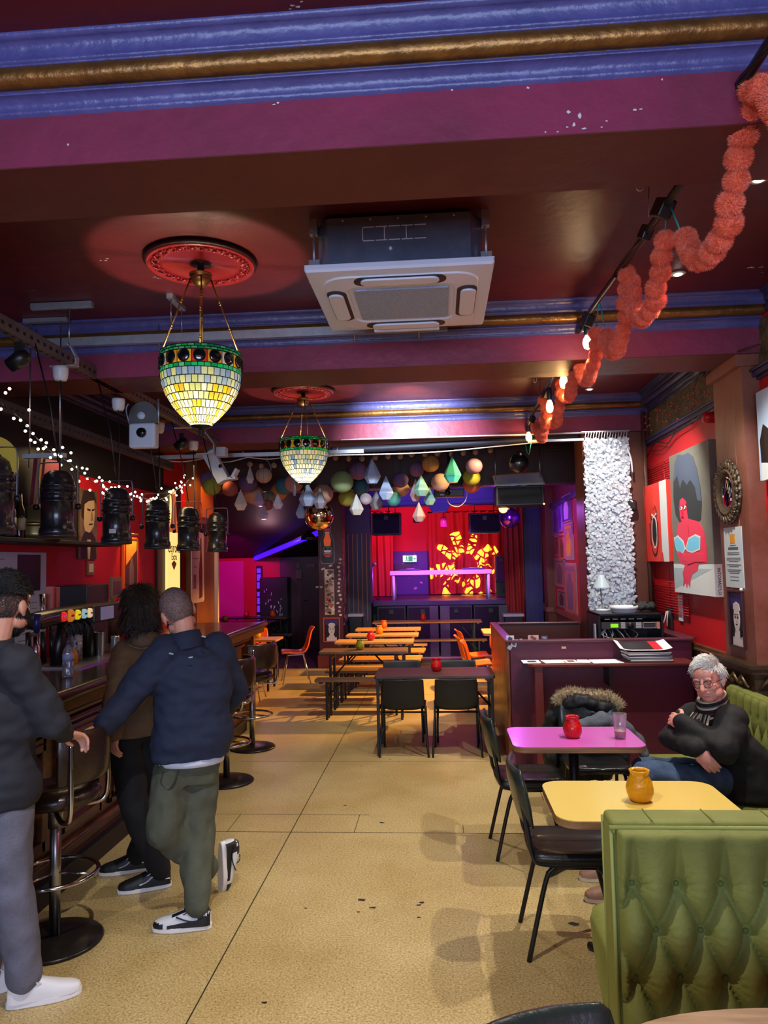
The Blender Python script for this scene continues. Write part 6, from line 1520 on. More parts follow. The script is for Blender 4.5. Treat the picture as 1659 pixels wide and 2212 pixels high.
def face_picture(t, w, h, fr, frm, y=-.01):
    b = MB()
    for q in ((-w / 2, w / 2, 0, fr), (-w / 2, w / 2, h - fr, h), (-w / 2, -w / 2 + fr, fr, h - fr), (w / 2 - fr, w / 2, fr, h - fr)): b.bx(q[0], q[1], -.02, 0, q[2], q[3])
    b.build('frame', frm, t, bevel=.002)
    iw, ih = w - 2 * fr, h - 2 * fr
    S = lambda pts: [(-iw / 2 + x_ * iw, fr + y_ * ih) for x_, y_ in pts]
    b = MB().bx(-iw / 2, iw / 2, y, 0, fr, h - fr, 0)
    b.prism(S([(.08, .72), (.92, .72), (.95, .98), (.05, .98)]), y - .001, y, 1, 'xz')
    b.prism(S([(.14, .0), (.86, .0), (.84, .16), (.66, .24), (.62, .30), (.38, .30), (.34, .24), (.16, .16)]), y - .002, y, 2, 'xz')
    b.prism(S([(.5 + .22 * math.cos(R(a)), .50 + .24 * math.sin(R(a))) for a in range(0, 360, 18)]), y - .003, y, 2, 'xz')
    b.prism(S([(.26, .66), (.5, .72), (.76, .66), (.72, .78), (.5, .82), (.30, .78)]), y - .0035, y, 2, 'xz')
    for sx_ in (.41, .59): b.prism(S([(sx_ + .05 * math.cos(R(a)), .53 + .022 * math.sin(R(a))) for a in range(0, 360, 30)]), y - .0045, y, 0, 'xz'); b.prism(S([(sx_ - .07, .575), (sx_ + .07, .575), (sx_ + .06, .59), (sx_ - .06, .59)]), y - .0045, y, 0, 'xz')
    b.prism(S([(.45, .385), (.55, .385), (.57, .40), (.5, .41), (.43, .40)]), y - .0045, y, 0, 'xz').prism(S([(.48, .45), (.53, .45), (.51, .46)]), y - .0045, y, 0, 'xz')
    for sx_ in (.24, .76): b.prism(S([(sx_ + .06 * math.cos(R(a)), .24 + .09 * math.sin(R(a))) for a in range(0, 360, 30)]), y - .0047, y, 0, 'xz')
    b.build('print', [M('print_black', (14, 12, 20), .4), M('print_blue', (44, 44, 110), .4), M('print_white', (216, 206, 206), .4)], t)
face_picture(pf_, .30, .43, .022, M('frame_orange', (206, 70, 36), .4))

# ================================================================ RIGHT-HAND WALL
def wall_item(name, lbl, cat, x, yc, zc, group=None):
    """local axes: x to the right as seen from the room, z up, -y out of the wall (faces -X)"""
    return thing(name, lbl, cat, (x, yc, zc), R(-90), group)
def canvas(t, w, h, d, mat_front, mat_side):
    MB().bx(-w / 2, w / 2, -d, 0, -h / 2, h / 2, 0).build('canvas', mat_side, t, bevel=.004)
cv = wall_item('afro_painting', 'tall painting of a red figure with big dark hair and blue top', 'painting', 2.298, 6.69, 2.14)
w_, h_ = 1.03, 1.29; dd = .07
canvas(cv, w_, h_, dd, None, M('canvas_grey', (112, 112, 104), .6, var=(6, .5), col2=(92, 94, 88)))
S = lambda pts: [(-w_ / 2 + s_ * w_, -h_ / 2 + t_ * h_) for s_, t_ in pts]
def paint(t, lst, y0, mats):
    b = MB()
    for i, (mi, pts) in enumerate(lst): b.prism(S(pts), y0 - .0006 * (i + 1), y0, mi, 'xz')
    return b.build('painted_figure', mats, t)
ell = lambda cx, cz, rx, rz, n=24: [(cx + rx * math.cos(2 * pi * i / n), cz + rz * math.sin(2 * pi * i / n)) for i in range(n)]
pm = [M('art_white', (206, 214, 216), .5), M('art_shade', (160, 182, 190), .5), M('art_hair', (38, 44, 48), .5), M('art_hairtop', (70, 84, 106), .5), M('art_red', (222, 52, 84), .5), M('art_redshade', (196, 26, 60), .5), M('art_blue', (112, 196, 230), .5), M('art_black', (14, 14, 16), .5)]
paint(cv, [(0, [(0, 0), (1, 0), (1, .205), (0, .205)]), (1, [(0, .02), (0, .175), (.96, .175)]),
           (2, [(.22, .50), (.12, .56), (.08, .68), (.10, .80), (.16, .93), (.26, .985), (.40, .965), (.52, .97), (.64, .93), (.72, .84), (.78, .72), (.80, .60), (.76, .50), (.62, .455), (.40, .47)]),
           (3, [(.10, .80), (.16, .93), (.26, .985), (.40, .965), (.52, .97), (.64, .93), (.72, .84), (.78, .72), (.79, .62), (.70, .63), (.66, .72), (.55, .78), (.46, .75), (.36, .80), (.28, .74), (.22, .84)]),
           (4, [(.14, .44), (.20, .50), (.30, .505), (.34, .48), (.42, .47), (.44, .52), (.60, .50), (.72, .485), (.82, .42), (.86, .32), (.86, .21), (.66, .205), (.62, .16), (.50, .14), (.44, .10), (.42, .04), (.36, .075), (.34, .035), (.30, .075), (.24, .045), (.26, .10), (.24, .14), (.32, .20), (.18, .21), (.12, .30)]),
           (4, [(.24, .60), (.26, .66), (.34, .67), (.42, .64), (.44, .55), (.46, .48), (.34, .46), (.30, .50), (.25, .53)]),
           (5, [(.44, .47), (.455, .47), (.47, .36), (.52, .31), (.50, .30), (.455, .34)]), (5, [(.30, .255), (.60, .28), (.80, .25), (.80, .235), (.58, .262), (.32, .235)]),
           (0, [(.05, .395), (.16, .41), (.30, .37), (.36, .31), (.24, .262), (.10, .31)]), (6, [(.07, .385), (.16, .40), (.29, .36), (.335, .315), (.24, .275), (.11, .315)]), (0, [(.37, .32), (.45, .385), (.62, .405), (.74, .385), (.72, .30), (.52, .28), (.39, .295)]), (6, [(.39, .32), (.46, .377), (.62, .395), (.72, .377), (.70, .31), (.52, .292), (.41, .30)]),
           (4, [(.16, .30), (.34, .27), (.60, .285), (.80, .27), (.82, .22), (.58, .22), (.40, .20), (.28, .235)]),
           (5, [(.24, .612), (.43, .612), (.43, .622), (.24, .622)]), (0, ell(.29, .60, .035, .013, 12)), (0, ell(.385, .60, .035, .013, 12)), (7, ell(.28, .602, .014, .010, 10)), (7, ell(.375, .602, .014, .010, 10)), (5, [(.285, .535), (.35, .535), (.34, .548), (.295, .548)]), (5, [(.30, .56), (.34, .555), (.335, .585), (.32, .59)])], -dd, pm)
MB().bx(w_ / 2 - .0005, w_ / 2 + .0008, -dd, -.002, -h_ / 2, -h_ / 2 + .205 * h_).build('white_edge', pm[0], cv)
text('signature', "INTOMAD'LO", .036, (w_ / 2 + .002, -.036, -h_ / 2 + .125), (R(90), R(90), R(90)), pm[7], cv, ext=.0005)
gr = wall_item('wall_grille', 'red painted wire grille on the wall behind the two paintings', 'grille', 2.298, 7.55, 2.0)
b = MB()
for i in range(13): b.tube([(-.6, -.02, -.72 + i * .025), (.55, -.02, -.72 + i * .025)], .004, 5); b.tube([(-.6, -.02, .52 + i * .022), (.5, -.02, .52 + i * .022)], .004, 5)
for i in range(12): b.tube([(.4, -.02, -.42 + i * .08), (.56, -.02, -.42 + i * .08)], .004, 5)
for x_ in (-.55, 0, .42, .54): b.tube([(x_, -.012, -.74), (x_, -.012, .8)], .005, 5)
b.build('wires', M('grille_red', (170, 20, 32), .4), gr)
sc_ = wall_item('scream_painting', 'orange painting of a shouting face with a white band down one side', 'painting', 2.27, 7.71, 2.18)
w_, h_ = .80, .80
canvas(sc_, w_, h_, .05, None, M('art_orange', (222, 62, 44), .5, var=(3, .6), col2=(206, 38, 50)))
paint(sc_, [(0, [(.74, .0), (1, 0), (1, 1), (.72, 1)]), (1, [(.66, .0), (.80, .0), (.76, .12), (.72, .1)]), (2, ell(.44, .36, .17, .30)), (3, ell(.44, .37, .15, .27)), (2, ell(.43, .62, .15, .10)), (3, ell(.42, .64, .12, .09)), (4, ell(.46, .38, .12, .21)), (2, ell(.46, .38, .095, .185)), (5, ell(.46, .37, .06, .14)), (4, [(.36, .60), (.44, .575), (.44, .59), (.37, .62)]), (4, [(.49, .575), (.57, .60), (.56, .62), (.49, .59)]), (2, ell(.46, .53, .05, .03)), (3, ell(.43, .72, .10, .045)), (2, [(.27, .50), (.285, .50), (.30, .22), (.285, .22)]), (2, [(.60, .50), (.615, .50), (.60, .22), (.585, .22)])], -.05,
      [pm[0], M('art_scarlet', (216, 24, 30), .5), M('art_umber', (66, 20, 20), .5), M('art_orange2', (210, 56, 44), .5), pm[0], pm[7]])
am = wall_item('alarm_sounder', 'red alarm sounder on the red wall close to the brown pillar', 'alarm', 2.3, 6.12, PX(1532, 905, 2.25).z)
MB().lathe([(0, 0), (.035, 0), (.045, -.02), (.045, -.10), (.035, -.12), (0, -.125)], 20, axis='y').build('sounder', M('alarm_red', (170, 20, 26), .35), am); MB().lathe([(.05, 0), (.06, -.005), (.06, -.02), (.045, -.025)], 20, axis='y').build('collar', M('alarm_red', (170, 20, 26), .35), am)
FX = 2.1
mr = wall_item('round_mirror', 'round mirror in a carved bronze frame on the brown pillar', 'mirror', FX, 5.455, 2.285)
b = MB().lathe([(.145, -.012), (.15, -.035), (.16, -.04), (.17, -.026), (.20, -.022), (.225, -.016), (.23, 0), (.14, 0)], 48, axis='y')
b.build('frame', M('frame_bronze', (128, 112, 92), .35, metal=.5, var=(20, .7), col2=(60, 50, 42)), mr)
b = MB(); nn = 26
for i in range(nn):
    a = 2 * pi * i / nn; c, s_ = math.cos(a), math.sin(a)
    b.sphere((.197 * c, -.026, .197 * s_), (.018, .013, .018), 8, 6); b.sphere((.226 * c, -.016, .226 * s_), (.013, .012, .013), 8, 6); b.tube(smooth_path([(.175 * math.cos(a + q * .2), -.03, .175 * math.sin(a + q * .2)) if q == 0 else ((.175 + .045 * q) * math.cos(a + .2 * q), -.03, (.175 + .045 * q) * math.sin(a + .2 * q)) for q in (0, .5, 1)], 3), .008, 6)
b.build('carving', M('frame_bronze', (120, 98, 72), .28, metal=.75), mr)
b = MB().lathe([(0, -.026), (.05, -.0245), (.10, -.02), (.148, -.012)], 40, axis='y'); b.build('mirror_glass', M('mirror_glass', (210, 210, 216), .03, metal=1), mr)
nt = wall_item('wall_notice', 'white typed notice with an orange emblem on the brown pillar', 'notice', FX, 5.43, 1.815)
MB().bx(-.16, .16, -.004, 0, -.215, .215).build('paper', M('notice_white', (206, 220, 226), .6), nt)
MB().bx(-.045, .04, -.0055, -.004, .10, .165).build('emblem', M('emblem_orange', (226, 160, 70), .5), nt)
b = MB()
for (z_, w) in ((.083, .05), (.030, .105), (.018, .105), (-.008, .125), (-.02, .125), (-.032, .085), (-.056, .125), (-.068, .085), (-.092, .125), (-.104, .105), (-.116, .085), (-.142, .075), (-.166, .075)): b.bx(-w, w, -.0052, -.004, z_, z_ + .005)
b.bx(-.085, .09, -.0055, -.004, .055, .072); b.build('typed_lines', M('ink_grey', (84, 100, 108), .6), nt)
p2 = wall_item('face_poster', 'dark poster of a white face under a blue hat, curling, below the notice', 'poster', FX, 5.42, 1.18)
face_picture(p2, .26, .40, .012, M('poster_maroon', (60, 18, 26), .4), y=-.006)
MB().sphere((.11, -.01, .41), .012, 10, 6).build('pin', M('pin_white', (230, 226, 220), .4), p2)
a2 = wall_item('edge_painting', 'pale blue and black painting cut off by the edge of the picture', 'painting', 2.21, 4.72, 2.62)
w_, h_ = .72, .60; canvas(a2, w_, h_, .05, None, M('canvas_blue', (170, 196, 226), .5))
paint(a2, [(7, [(.05, .1), (.25, .1), (.3, .5), (.12, .62), (.04, .45)]), (0, [(.04, 0), (.4, 0), (.3, .16), (.05, .2)])], -.05, pm)
bl = wall_item('berry_vine', 'dry vine with small red berries trailing along the dark frieze', 'vine', 2.28, 7.0, 3.2)
b = MB(); r2 = random.Random(12); berries = []
for i in range(15):
    x0 = -1.25 + i * .17 + r2.uniform(-.05, .05); z_ = .2 - r2.random() * .1; pts = [(x0, -.015, z_)]
    for q in range(3): pts.append((x0 + r2.uniform(-.08, .08), -.02 - r2.random() * .03, z_ - .06 * (q + 1) - r2.random() * .03)); berries.append(pts[-1])
    b.tube(smooth_path(pts, 3), .0016, 4)
b.tube(smooth_path([(-1.3 + .26 * i, -.02, .2 - .04 * (i % 2)) for i in range(11)], 4), .004, 5)
tw = [(1.32, -.10, .02)]
for i in range(9):
    q0 = Vector((1.28, -.12, .02)); b.tube(smooth_path([q0 + Vector((r2.uniform(-.12, .12), r2.uniform(-.12, .02), r2.uniform(-.06, .06))) for _ in range(4)], 4), .004, 5)
b.tube(smooth_path([(1.1, -.12, .03), (1.4, -.24, .0), (1.75, -.24, .02), (2.1, -.16, .0)], 5), .007, 6)
b.build('twigs', M('twig_brown', (52, 34, 26), .7), bl)
mb_ = MB().sphere((0, 0, 0), .011, 8, 6).mesh('berry', M('berry_red', (196, 60, 50), .3))
for p in berries: o = bpy.data.objects.new('berry', mb_); C.objects.link(o); o.parent = bl; o.location = p
wl_ = wall_item('wall_lead', 'dark lead sagging along the picture rail over the orange painting', 'cable', 2.28, 7.0, 3.0)
MB().tube(smooth_path([(-1.1, -.01, -.1), (-.7, -.02, .0), (-.3, -.02, -.06), (.1, -.02, .08), (.5, -.02, .02), (.8, -.02, .1)], 6), .006, 6).tube(smooth_path([(-.9, -.015, -.05), (-.5, -.02, -.1), (-.1, -.02, -.02), (.4, -.02, .0)], 6), .005, 6).build('lead', m_blk, wl_)
pipe_ = tag(MB().tube([(2.24, 8.06, 1.0), (2.24, 8.06, 3.4)], .022, 10).build('wall_pipe', M('pipe_brown', (80, 52, 44), .4)), 'brown upright pipe in the corner beside the white petal curtain', 'pipe')
tag(MB().box((2.06, 8.05, 2.38), (.13, .12, .12)).build('corner_speaker', m_blkp, bevel=.03, seg=3), 'small black speaker clamped in the corner beside the white curtain', 'speaker')
# petal curtain
pcn = thing('petal_curtain', 'white curtain of paper petals hanging from the third beam', 'curtain', (1.83, 8.02, 1.13))
b = MB(); r2 = random.Random(5)
for i in range(5200):
    z_ = r2.uniform(0, 1.98); x_ = r2.uniform(-.235, .225) * (1 + .05 * (1 - z_ / 2)); y_ = r2.uniform(-.05, .02); s_ = r2.uniform(.015, .026)
    m3 = Euler((r2.uniform(-.55, .55), r2.uniform(-3, 3), r2.uniform(-.5, .5))).to_matrix()
    pts = [(-.7, 0, 0), (-.5, .10, .7), (0, .22, 1.1), (.5, .10, .7), (.7, 0, 0), (.4, -.05, -.5), (-.4, -.05, -.5)]
    b.add([m3 @ (Vector(p) * s_) + Vector((x_, y_, z_)) for p in pts], [(0, 1, 2, 3, 4, 5, 6)], 0 if r2.random() < .975 else 1)
o = b.build('paper_petals', [M('petal_white', (214, 222, 232), .85, transl=.25, spec=.1), M('petal_pink', (190, 170, 170), .7)], pcn, fixn=False); o['kind'] = 'stuff'  # a few petals are pinkish
MB().bx(-.22, .22, .005, .012, .02, 1.98).build('backing', M('net_white', (170, 176, 190), .8), pcn)
b = MB()
for i in range(16): b.tube([(-.22 + i * .029, 0, 1.97), (-.225 + i * .029, -.02, 2.0), (-.21 + i * .029, -.01, 2.06)], .004, 5)
b.tube([(-.26, 0, 2.06), (.25, 0, 2.06)], .008, 6); b.build('hook_row', M('hook_white', (206, 212, 220), .4), pcn)
MB().tube(smooth_path([(.2, -.03, 1.9), (.24, -.05, 1.75), (.25, -.05, 1.6)], 4), .01, 5).build('loose_ribbon', M('petal_white', (206, 216, 228), .7), pcn)
# far posters
fp_ = [(1195, 1206, 1091, 1157, (120, 90, 190), (60, 40, 120), 'violet-lit narrow poster furthest toward the stage'), (1206, 1215, 1084, 1149, (150, 110, 230), (90, 50, 170), 'violet-lit plain poster beside the narrow one'), (1215, 1234, 1068, 1128, (70, 60, 110), (170, 160, 190), 'dark framed poster highest on the far wall'),
       (1209, 1221, 1152, 1210, (206, 110, 100), (90, 30, 40), 'salmon poster with dark spots at mid height'), (1221, 1238, 1129, 1210, (150, 140, 140), (206, 160, 40), 'grey poster with a yellow figure'), (1200, 1208, 1158, 1200, (120, 90, 90), (60, 40, 50), 'small dull brown poster at the stage end'),
       (1200, 1221, 1206, 1266, (140, 120, 104), (70, 60, 56), 'beige poster below the salmon one'), (1222, 1245, 1216, 1328, (196, 120, 110), (110, 100, 130), 'tallest poster, pink and grey, lowest on the far wall'), (1206, 1223, 1275, 1311, (130, 120, 116), (50, 46, 50), 'small black and white poster at the bottom')]
for (u0, u1, v0, v1, c1, c2, lb) in fp_:
    a = PX(u0, v1, 1.99); b_ = PX(u1, v0, 1.99); yc = (a.y + b_.y) / 2; w = abs(a.y - b_.y); zc = (PX((u0 + u1) / 2, v0, 1.99).z + PX((u0 + u1) / 2, v1, 1.99).z) / 2; hh = abs(PX((u0 + u1) / 2, v0, 1.99).z - PX((u0 + u1) / 2, v1, 1.99).z)
    t = wall_item('poster', lb, 'poster', 1.992, yc, zc, 'posters on the far wall')
    MB().bx(-w / 2, w / 2, -.012, 0, -hh / 2, hh / 2).build('frame', M('poster_rim', (150, 140, 150), .4), t)
    b = MB().bx(-w * .46, w * .46, -.014, -.012, -hh * .46, hh * .46, 0)
    b.prism([(w * x_, hh * z_) for x_, z_ in ((-.2, -.4), (.2, -.4), (.26, 0), (.1, .3), (-.1, .3), (-.24, 0))], -.016, -.014, 1, 'xz').bx(-w * .35, w * .35, -.016, -.014, .34 * hh, .42 * hh, 1)
    b.build('print', [M('pp_%d_%d_%d' % c1, c1, .4, var=(9, .5)), M('pp_%d_%d_%d' % c2, c2, .4)], t)

# ================================================================ BAR WALL AND BAR TOP
def lwall(name, lbl, cat, x, yc, zc, group=None): return thing(name, lbl, cat, (x, yc, zc), R(90), group)
sh_ = tag(MB().bx(-3.4, -3.02, 3.6, 6.85, 2.03, 2.06).build('bottle_shelf', M('shelf_black', (8, 8, 9), .6), bevel=.004), 'black shelf high behind the bar carrying a brass bell', 'shelf')
mn = lwall('menu_sheet', 'white menu sheet with a black panel on the wall behind the bar', 'menu', -3.395, 5.65, 1.55)
MB().bx(-.62, .50, -.008, 0, -.36, .42).build('paper', M('menu_white', (190, 196, 214), .6), mn)
MB().bx(.06, .40, -.012, -.008, .10, .40).build('black_panel', M('menu_black', (16, 20, 20), .5), mn)
b = MB()
for i in range(16): b.bx(-.5, -.5 + (.3 if i % 3 else .38), -.0095, -.008, .36 - i * .042, .365 - i * .042)
for i in range(7): b.bx(.08, .36, -.0095, -.008, .0 - i * .05, .004 - i * .05)
b.build('menu_lines', M('ink_grey', (84, 100, 108), .6), mn)
bell = thing('brass_bell', 'dull brass dome standing on the black shelf behind the bar', 'bell', PX(82, 1178, -3.15)); bell.location.z = 2.06
MB().lathe([(.17, 0), (.165, .05), (.16, .14), (.13, .22), (.07, .27), (.02, .285), (0, .285)], 28).build('dome', M('dull_brass', (120, 104, 66), .3, metal=.7), bell); MB().lathe([(.165, .1), (.18, .11), (.18, .125), (.165, .135)], 28).build('band', m_brass, bell)
gt = thing('guitar_case', 'red upright board with a wooden edge on the shelf behind the bar', 'board', PX(85, 1090, -3.3)); gt.location.z = 2.06
MB().box((.03, 0, .34), (.10, .22, .68), rot=(.05, .12, 0)).build('red_board', M('board_red', (110, 14, 34), .5), gt); MB().box((.05, -.13, .36), (.03, .03, .72), rot=(.05, .12, 0)).build('wooden_edge', M('edge_tan', (150, 110, 70), .5), gt)
for i, (u, lb) in enumerate(((20, 'dark bottle at the cut-off end of the shelf'), (42, 'dark bottle with a pale label beside the brass dome'))):
    t = thing('bottle', lb, 'bottle', PX(u, 1150, -3.2), group='dark bottles on the shelf'); t.location.z = 2.06
    MB().lathe([(0, 0), (.045, 0), (.048, .02), (.048, .2), (.02, .27), (.017, .35), (0, .35)], 20).build('glass', M('bottle_dark', (16, 20, 16), .1, coat=.4), t); MB().lathe([(.049, .07), (.049, .16)], 20).build('label', M('label_dull', (150, 140, 120), .5), t)
def lpic(name, lbl, cat, u0, u1, v0, v1, x=-3.395):
    um = (u0 + u1) / 2; a = PX(u0, (v0 + v1) / 2, x); b_ = PX(u1, (v0 + v1) / 2, x); zt = PX(um, v0, x).z; zb = PX(um, v1, x).z
    return lwall(name, lbl, cat, x, (a.y + b_.y) / 2, (zt + zb) / 2), abs(b_.y - a.y), zt - zb
t, w_, h_ = lpic('portrait_print', 'tall sepia portrait print of a frowning man behind the bar', 'picture', 168, 206, 1058, 1208)
canvas(t, w_, h_, .02, None, M('sepia_mid', (112, 88, 70), .5, var=(10, .7), col2=(40, 30, 26)))
paint(t, [(0, [(.1, .0), (.95, .0), (.9, .30), (.65, .40), (.35, .42), (.1, .30)]), (1, [(.22, .50), (.30, .40), (.55, .38), (.78, .48), (.84, .66), (.80, .86), (.5, .90), (.26, .80)]), (0, [(.05, .80), (.2, .98), (.8, .98), (.95, .8), (.82, .86), (.5, .84), (.24, .78), (.2, .55), (.1, .6)]), (0, [(.40, .70), (.58, .69), (.58, .72), (.40, .73)]), (0, [(.66, .69), (.82, .72), (.82, .74), (.66, .72)]), (0, [(.50, .49), (.72, .50), (.70, .52), (.5, .51)]), (2, [(.60, .55), (.72, .56), (.68, .68), (.63, .68)]), (1, [(.45, .0), (.55, .0), (.6, .28), (.4, .28)])], -.02, [M('sepia_dark', (34, 24, 20), .5), M('sepia_light', (180, 150, 120), .5), M('sepia_tone', (130, 100, 78), .5)])
t, w_, h_ = lpic('small_frame', 'tiny gold-framed picture below the sepia portrait', 'picture', 186, 201, 1212, 1242)
MB().bx(-w_ / 2, w_ / 2, -.015, 0, -h_ / 2, h_ / 2).build('frame', M('frame_wood', (120, 80, 40), .4), t); MB().bx(-w_ * .3, w_ * .3, -.018, -.015, -h_ * .3, h_ * .3).build('print', M('print_pale', (190, 180, 170), .5), t)
t, w_, h_ = lpic('lit_picture', 'orange-framed picture glowing amber on the red wall behind the bar', 'picture', 262, 293, 1160, 1272)
MB().bx(-w_ / 2, w_ / 2, -.03, 0, -h_ / 2, h_ / 2).build('frame', M('frame_amber', (210, 90, 20), .4), t, bevel=.004)
S2 = lambda pts: [(-w_ / 2 + s_ * w_, -h_ / 2 + q * h_) for s_, q in pts]
b = MB().bx(-w_ * .42, w_ * .42, -.032, -.03, -h_ * .46, h_ * .46, 0); b.prism(S2([(.12, .45), (.85, .75), (.85, .92), (.12, .92)]), -.034, -.032, 1, 'xz').prism(S2([(.35, .08), (.65, .08), (.66, .4), (.58, .5), (.56, .62), (.44, .62), (.42, .5), (.34, .4)]), -.035, -.032, 2, 'xz').prism(S2([(.12, .05), (.9, .05), (.9, .2), (.12, .16)]), -.034, -.032, 3, 'xz'); b.build('print', [M('lp_brown', (70, 34, 26), .4), M('lp_amber', (236, 150, 50), .4), M('lp_bottle', (110, 90, 90), .4), M('lp_plum', (60, 30, 50), .4)], t)
light('picture_lamp_light', 'SPOT', Vector(t.location) + Vector((.25, 0, h_ / 2 + .12)), 12, (1, .55, .2), aim=Vector(t.location) + Vector((0, 0, .1)), size=.02, angle=80, blend=.5)
MB().tube([(-.1, -.06, h_ / 2 + .03), (.1, -.06, h_ / 2 + .03)], .014, 8).build('picture_lamp', m_brass, t)
t, w_, h_ = lpic('lit_bottle_sign', 'tall lit bottle-shaped sign on a black board behind the bar', 'sign', 352, 379, 1060, 1300)
MB().bx(-w_ / 2 - .25, w_ / 2 + .12, -.03, 0, -h_ / 2, h_ / 2 + .05).build('board', m_blk, t)
bo_ = [(-.5, 0), (-.5, .52), (-.42, .62), (-.22, .74), (-.16, .9), (-.16, 1), (.16, 1), (.16, .9), (.22, .74), (.42, .62), (.5, .52), (.5, 0)]
MB().prism([(x_ * w_, -h_ / 2 + z_ * h_) for x_, z_ in bo_], -.06, -.03, 0, 'xz').build('light_box', M('bottle_glow', (240, 216, 140), .4, emit=((240, 206, 120), 1.1)), t)
MB().prism([(x_ * w_, -h_ / 2 + z_ * h_) for x_, z_ in ((-.42, .62), (-.22, .74), (-.16, .9), (-.16, .97), (.16, .97), (.16, .9), (.22, .74), (.42, .62))], -.062, -.06, 0, 'xz').build('amber_neck', M('bottle_amber', (190, 100, 50), .4, emit=((190, 90, 50), .8)), t)
text('lettering', 'Corona', .19, (0, -.063, -h_ * .02), (R(90), 0, 0), M('letter_umber', (70, 46, 30), .5), t, sx=.75)
text('lettering', 'Extra', .12, (0, -.063, -h_ * .10), (R(90), 0, 0), M('letter_umber', (70, 46, 30), .5), t, sx=.75)
MB().prism([(0, -h_ * .22), (.09, -h_ * .16), (.0, -h_ * .13), (-.09, -h_ * .16)], -.062, -.06, plane='xz').build('crest', M('crest_tan', (176, 130, 60), .5), t)
t, w_, h_ = lpic('pilaster_poster', 'pale lilac poster with a dark red bottle shape on the wooden pilaster', 'poster', 412, 438, 1150, 1302, -3.245)
canvas(t, w_, h_, .015, None, M('poster_lilac', (176, 150, 160), .5))
paint(t, [(0, [(.6, .05), (.9, .08), (.88, .5), (.8, .7), (.78, .92), (.7, .92), (.7, .7), (.58, .45)]), (1, [(.06, .62), (.5, .62), (.5, .635), (.06, .635)]), (1, [(.15, .5), (.4, .5), (.4, .515), (.15, .515)]), (1, [(.1, .74), (.42, .74), (.42, .80), (.1, .80)]), (1, [(.12, .2), (.34, .2), (.34, .4), (.12, .4)]), (2, [(.88, .02), (1, .02), (1, .98), (.88, .98)])], -.015, [M('bottle_plum', (90, 24, 40), .5), M('print_mauve', (110, 76, 96), .5), M('print_bone', (200, 180, 170), .5)])
for (v, hh, lb) in ((1255, .13, 'white fire-alarm call point on the red strip past the pilaster'), (1290, .10, 'white switch plate below the call point past the pilaster'), (1330, .3, 'grey notice strip low on the red strip past the pilaster')):
    p = PY(456, v, 15.9); t = thing('wall_fitting', lb, 'wall fitting', p, group='fittings on the red strip past the pilaster'); MB().box((0, 0, 0), (.1, .03, hh)).build('plate', M('fitting_pale', (190, 170, 176), .5), t); MB().lathe([(0, -.02), (.025, -.02), (.03, 0)], 12, axis='y').build('button', m_red, t)

Zb = 1.14
wb_ = thing('water_bottle', 'clear plastic water bottle on the edge of the bar', 'bottle', (-2.36, 4.56, Zb))
MB().lathe([(0, 0), (.03, 0), (.034, .008), (.034, .05), (.031, .06), (.034, .07), (.034, .15), (.03, .175), (.014, .20), (.013, .212)], 24).build('plastic_bottle', thin_glass('water_plastic', (226, 232, 244), .04, .12, .14), wb_)
MB().lathe([(.0345, .105), (.0345, .15)], 24).build('label', M('label_lilac', (150, 160, 200), .4), wb_); MB().lathe([(0, .232), (.015, .232), (.016, .21), (0, .21)], 16).build('cap', M('cap_blue', (60, 56, 96), .4), wb_)
ob = thing('orange_bottle', 'small orange squeeze bottle behind the water bottle', 'bottle', (-2.63, 5.15, Zb))
MB().lathe([(0, 0), (.034, 0), (.036, .06), (.03, .085), (.012, .10), (.008, .125), (0, .125)], 20).build('bottle_body', M('squeeze_orange', (230, 140, 20), .35, transl=.2), ob)
sk_ = thing('cocktail_shaker', 'brushed steel cocktail shaker cup on the bar', 'shaker', (-2.66, 5.62, Zb))
MB().lathe([(0, 0), (.034, 0), (.036, .006), (.048, .19), (.05, .192), (.046, .19), (.033, .012), (0, .01)], 28).build('shaker_cup', m_steel, sk_)
gs = thing('stacked_tumblers', 'ribbed clear tumbler beside the steel shaker', 'glass', (-2.62, 5.82, Zb))
MB().lathe([(0, 0), (.03, 0)] + [(.033 + .003 * (i % 2), .01 + .013 * i) for i in range(10)] + [(.032, .14), (.028, .02), (0, .015)], 20).build('tumbler', thin_glass('tumbler_glass', (230, 232, 236), .04, .22, .14), gs)
ft = thing('beer_font', 'long curved beer tap bar with five round lit badges on the counter', 'beer taps', (-2.72, 5.2, Zb))
m_fb = M('font_bronze', (84, 76, 62), .25, metal=.6)
b = MB().tube(smooth_path([(0, -.42, .33), (0, -.38, .34), (0, -.2, .35), (0, .2, .352), (0, .5, .352)], 5), [.01] + [.062] * 20, 18); b.build('tap_bar', m_fb, ft)
for q in ([(0, -.10, 0), (0, -.06, .18), (0, -.02, .33)], [(0, .36, 0), (0, .36, .2), (0, .36, .33)]): MB().tube(q, [.055, .045, .045], 14).build('column', M('font_black', (20, 20, 20), .3), ft)
MB().bx(-.09, .09, .28, .9, .27, .40).build('display_housing', m_blkp, ft, bevel=.01)
MB().bx(.09, .096, .38, .60, .285, .385).build('display', M('display_lilac', (140, 140, 176), .5, emit=((130, 130, 170), .22)), ft)
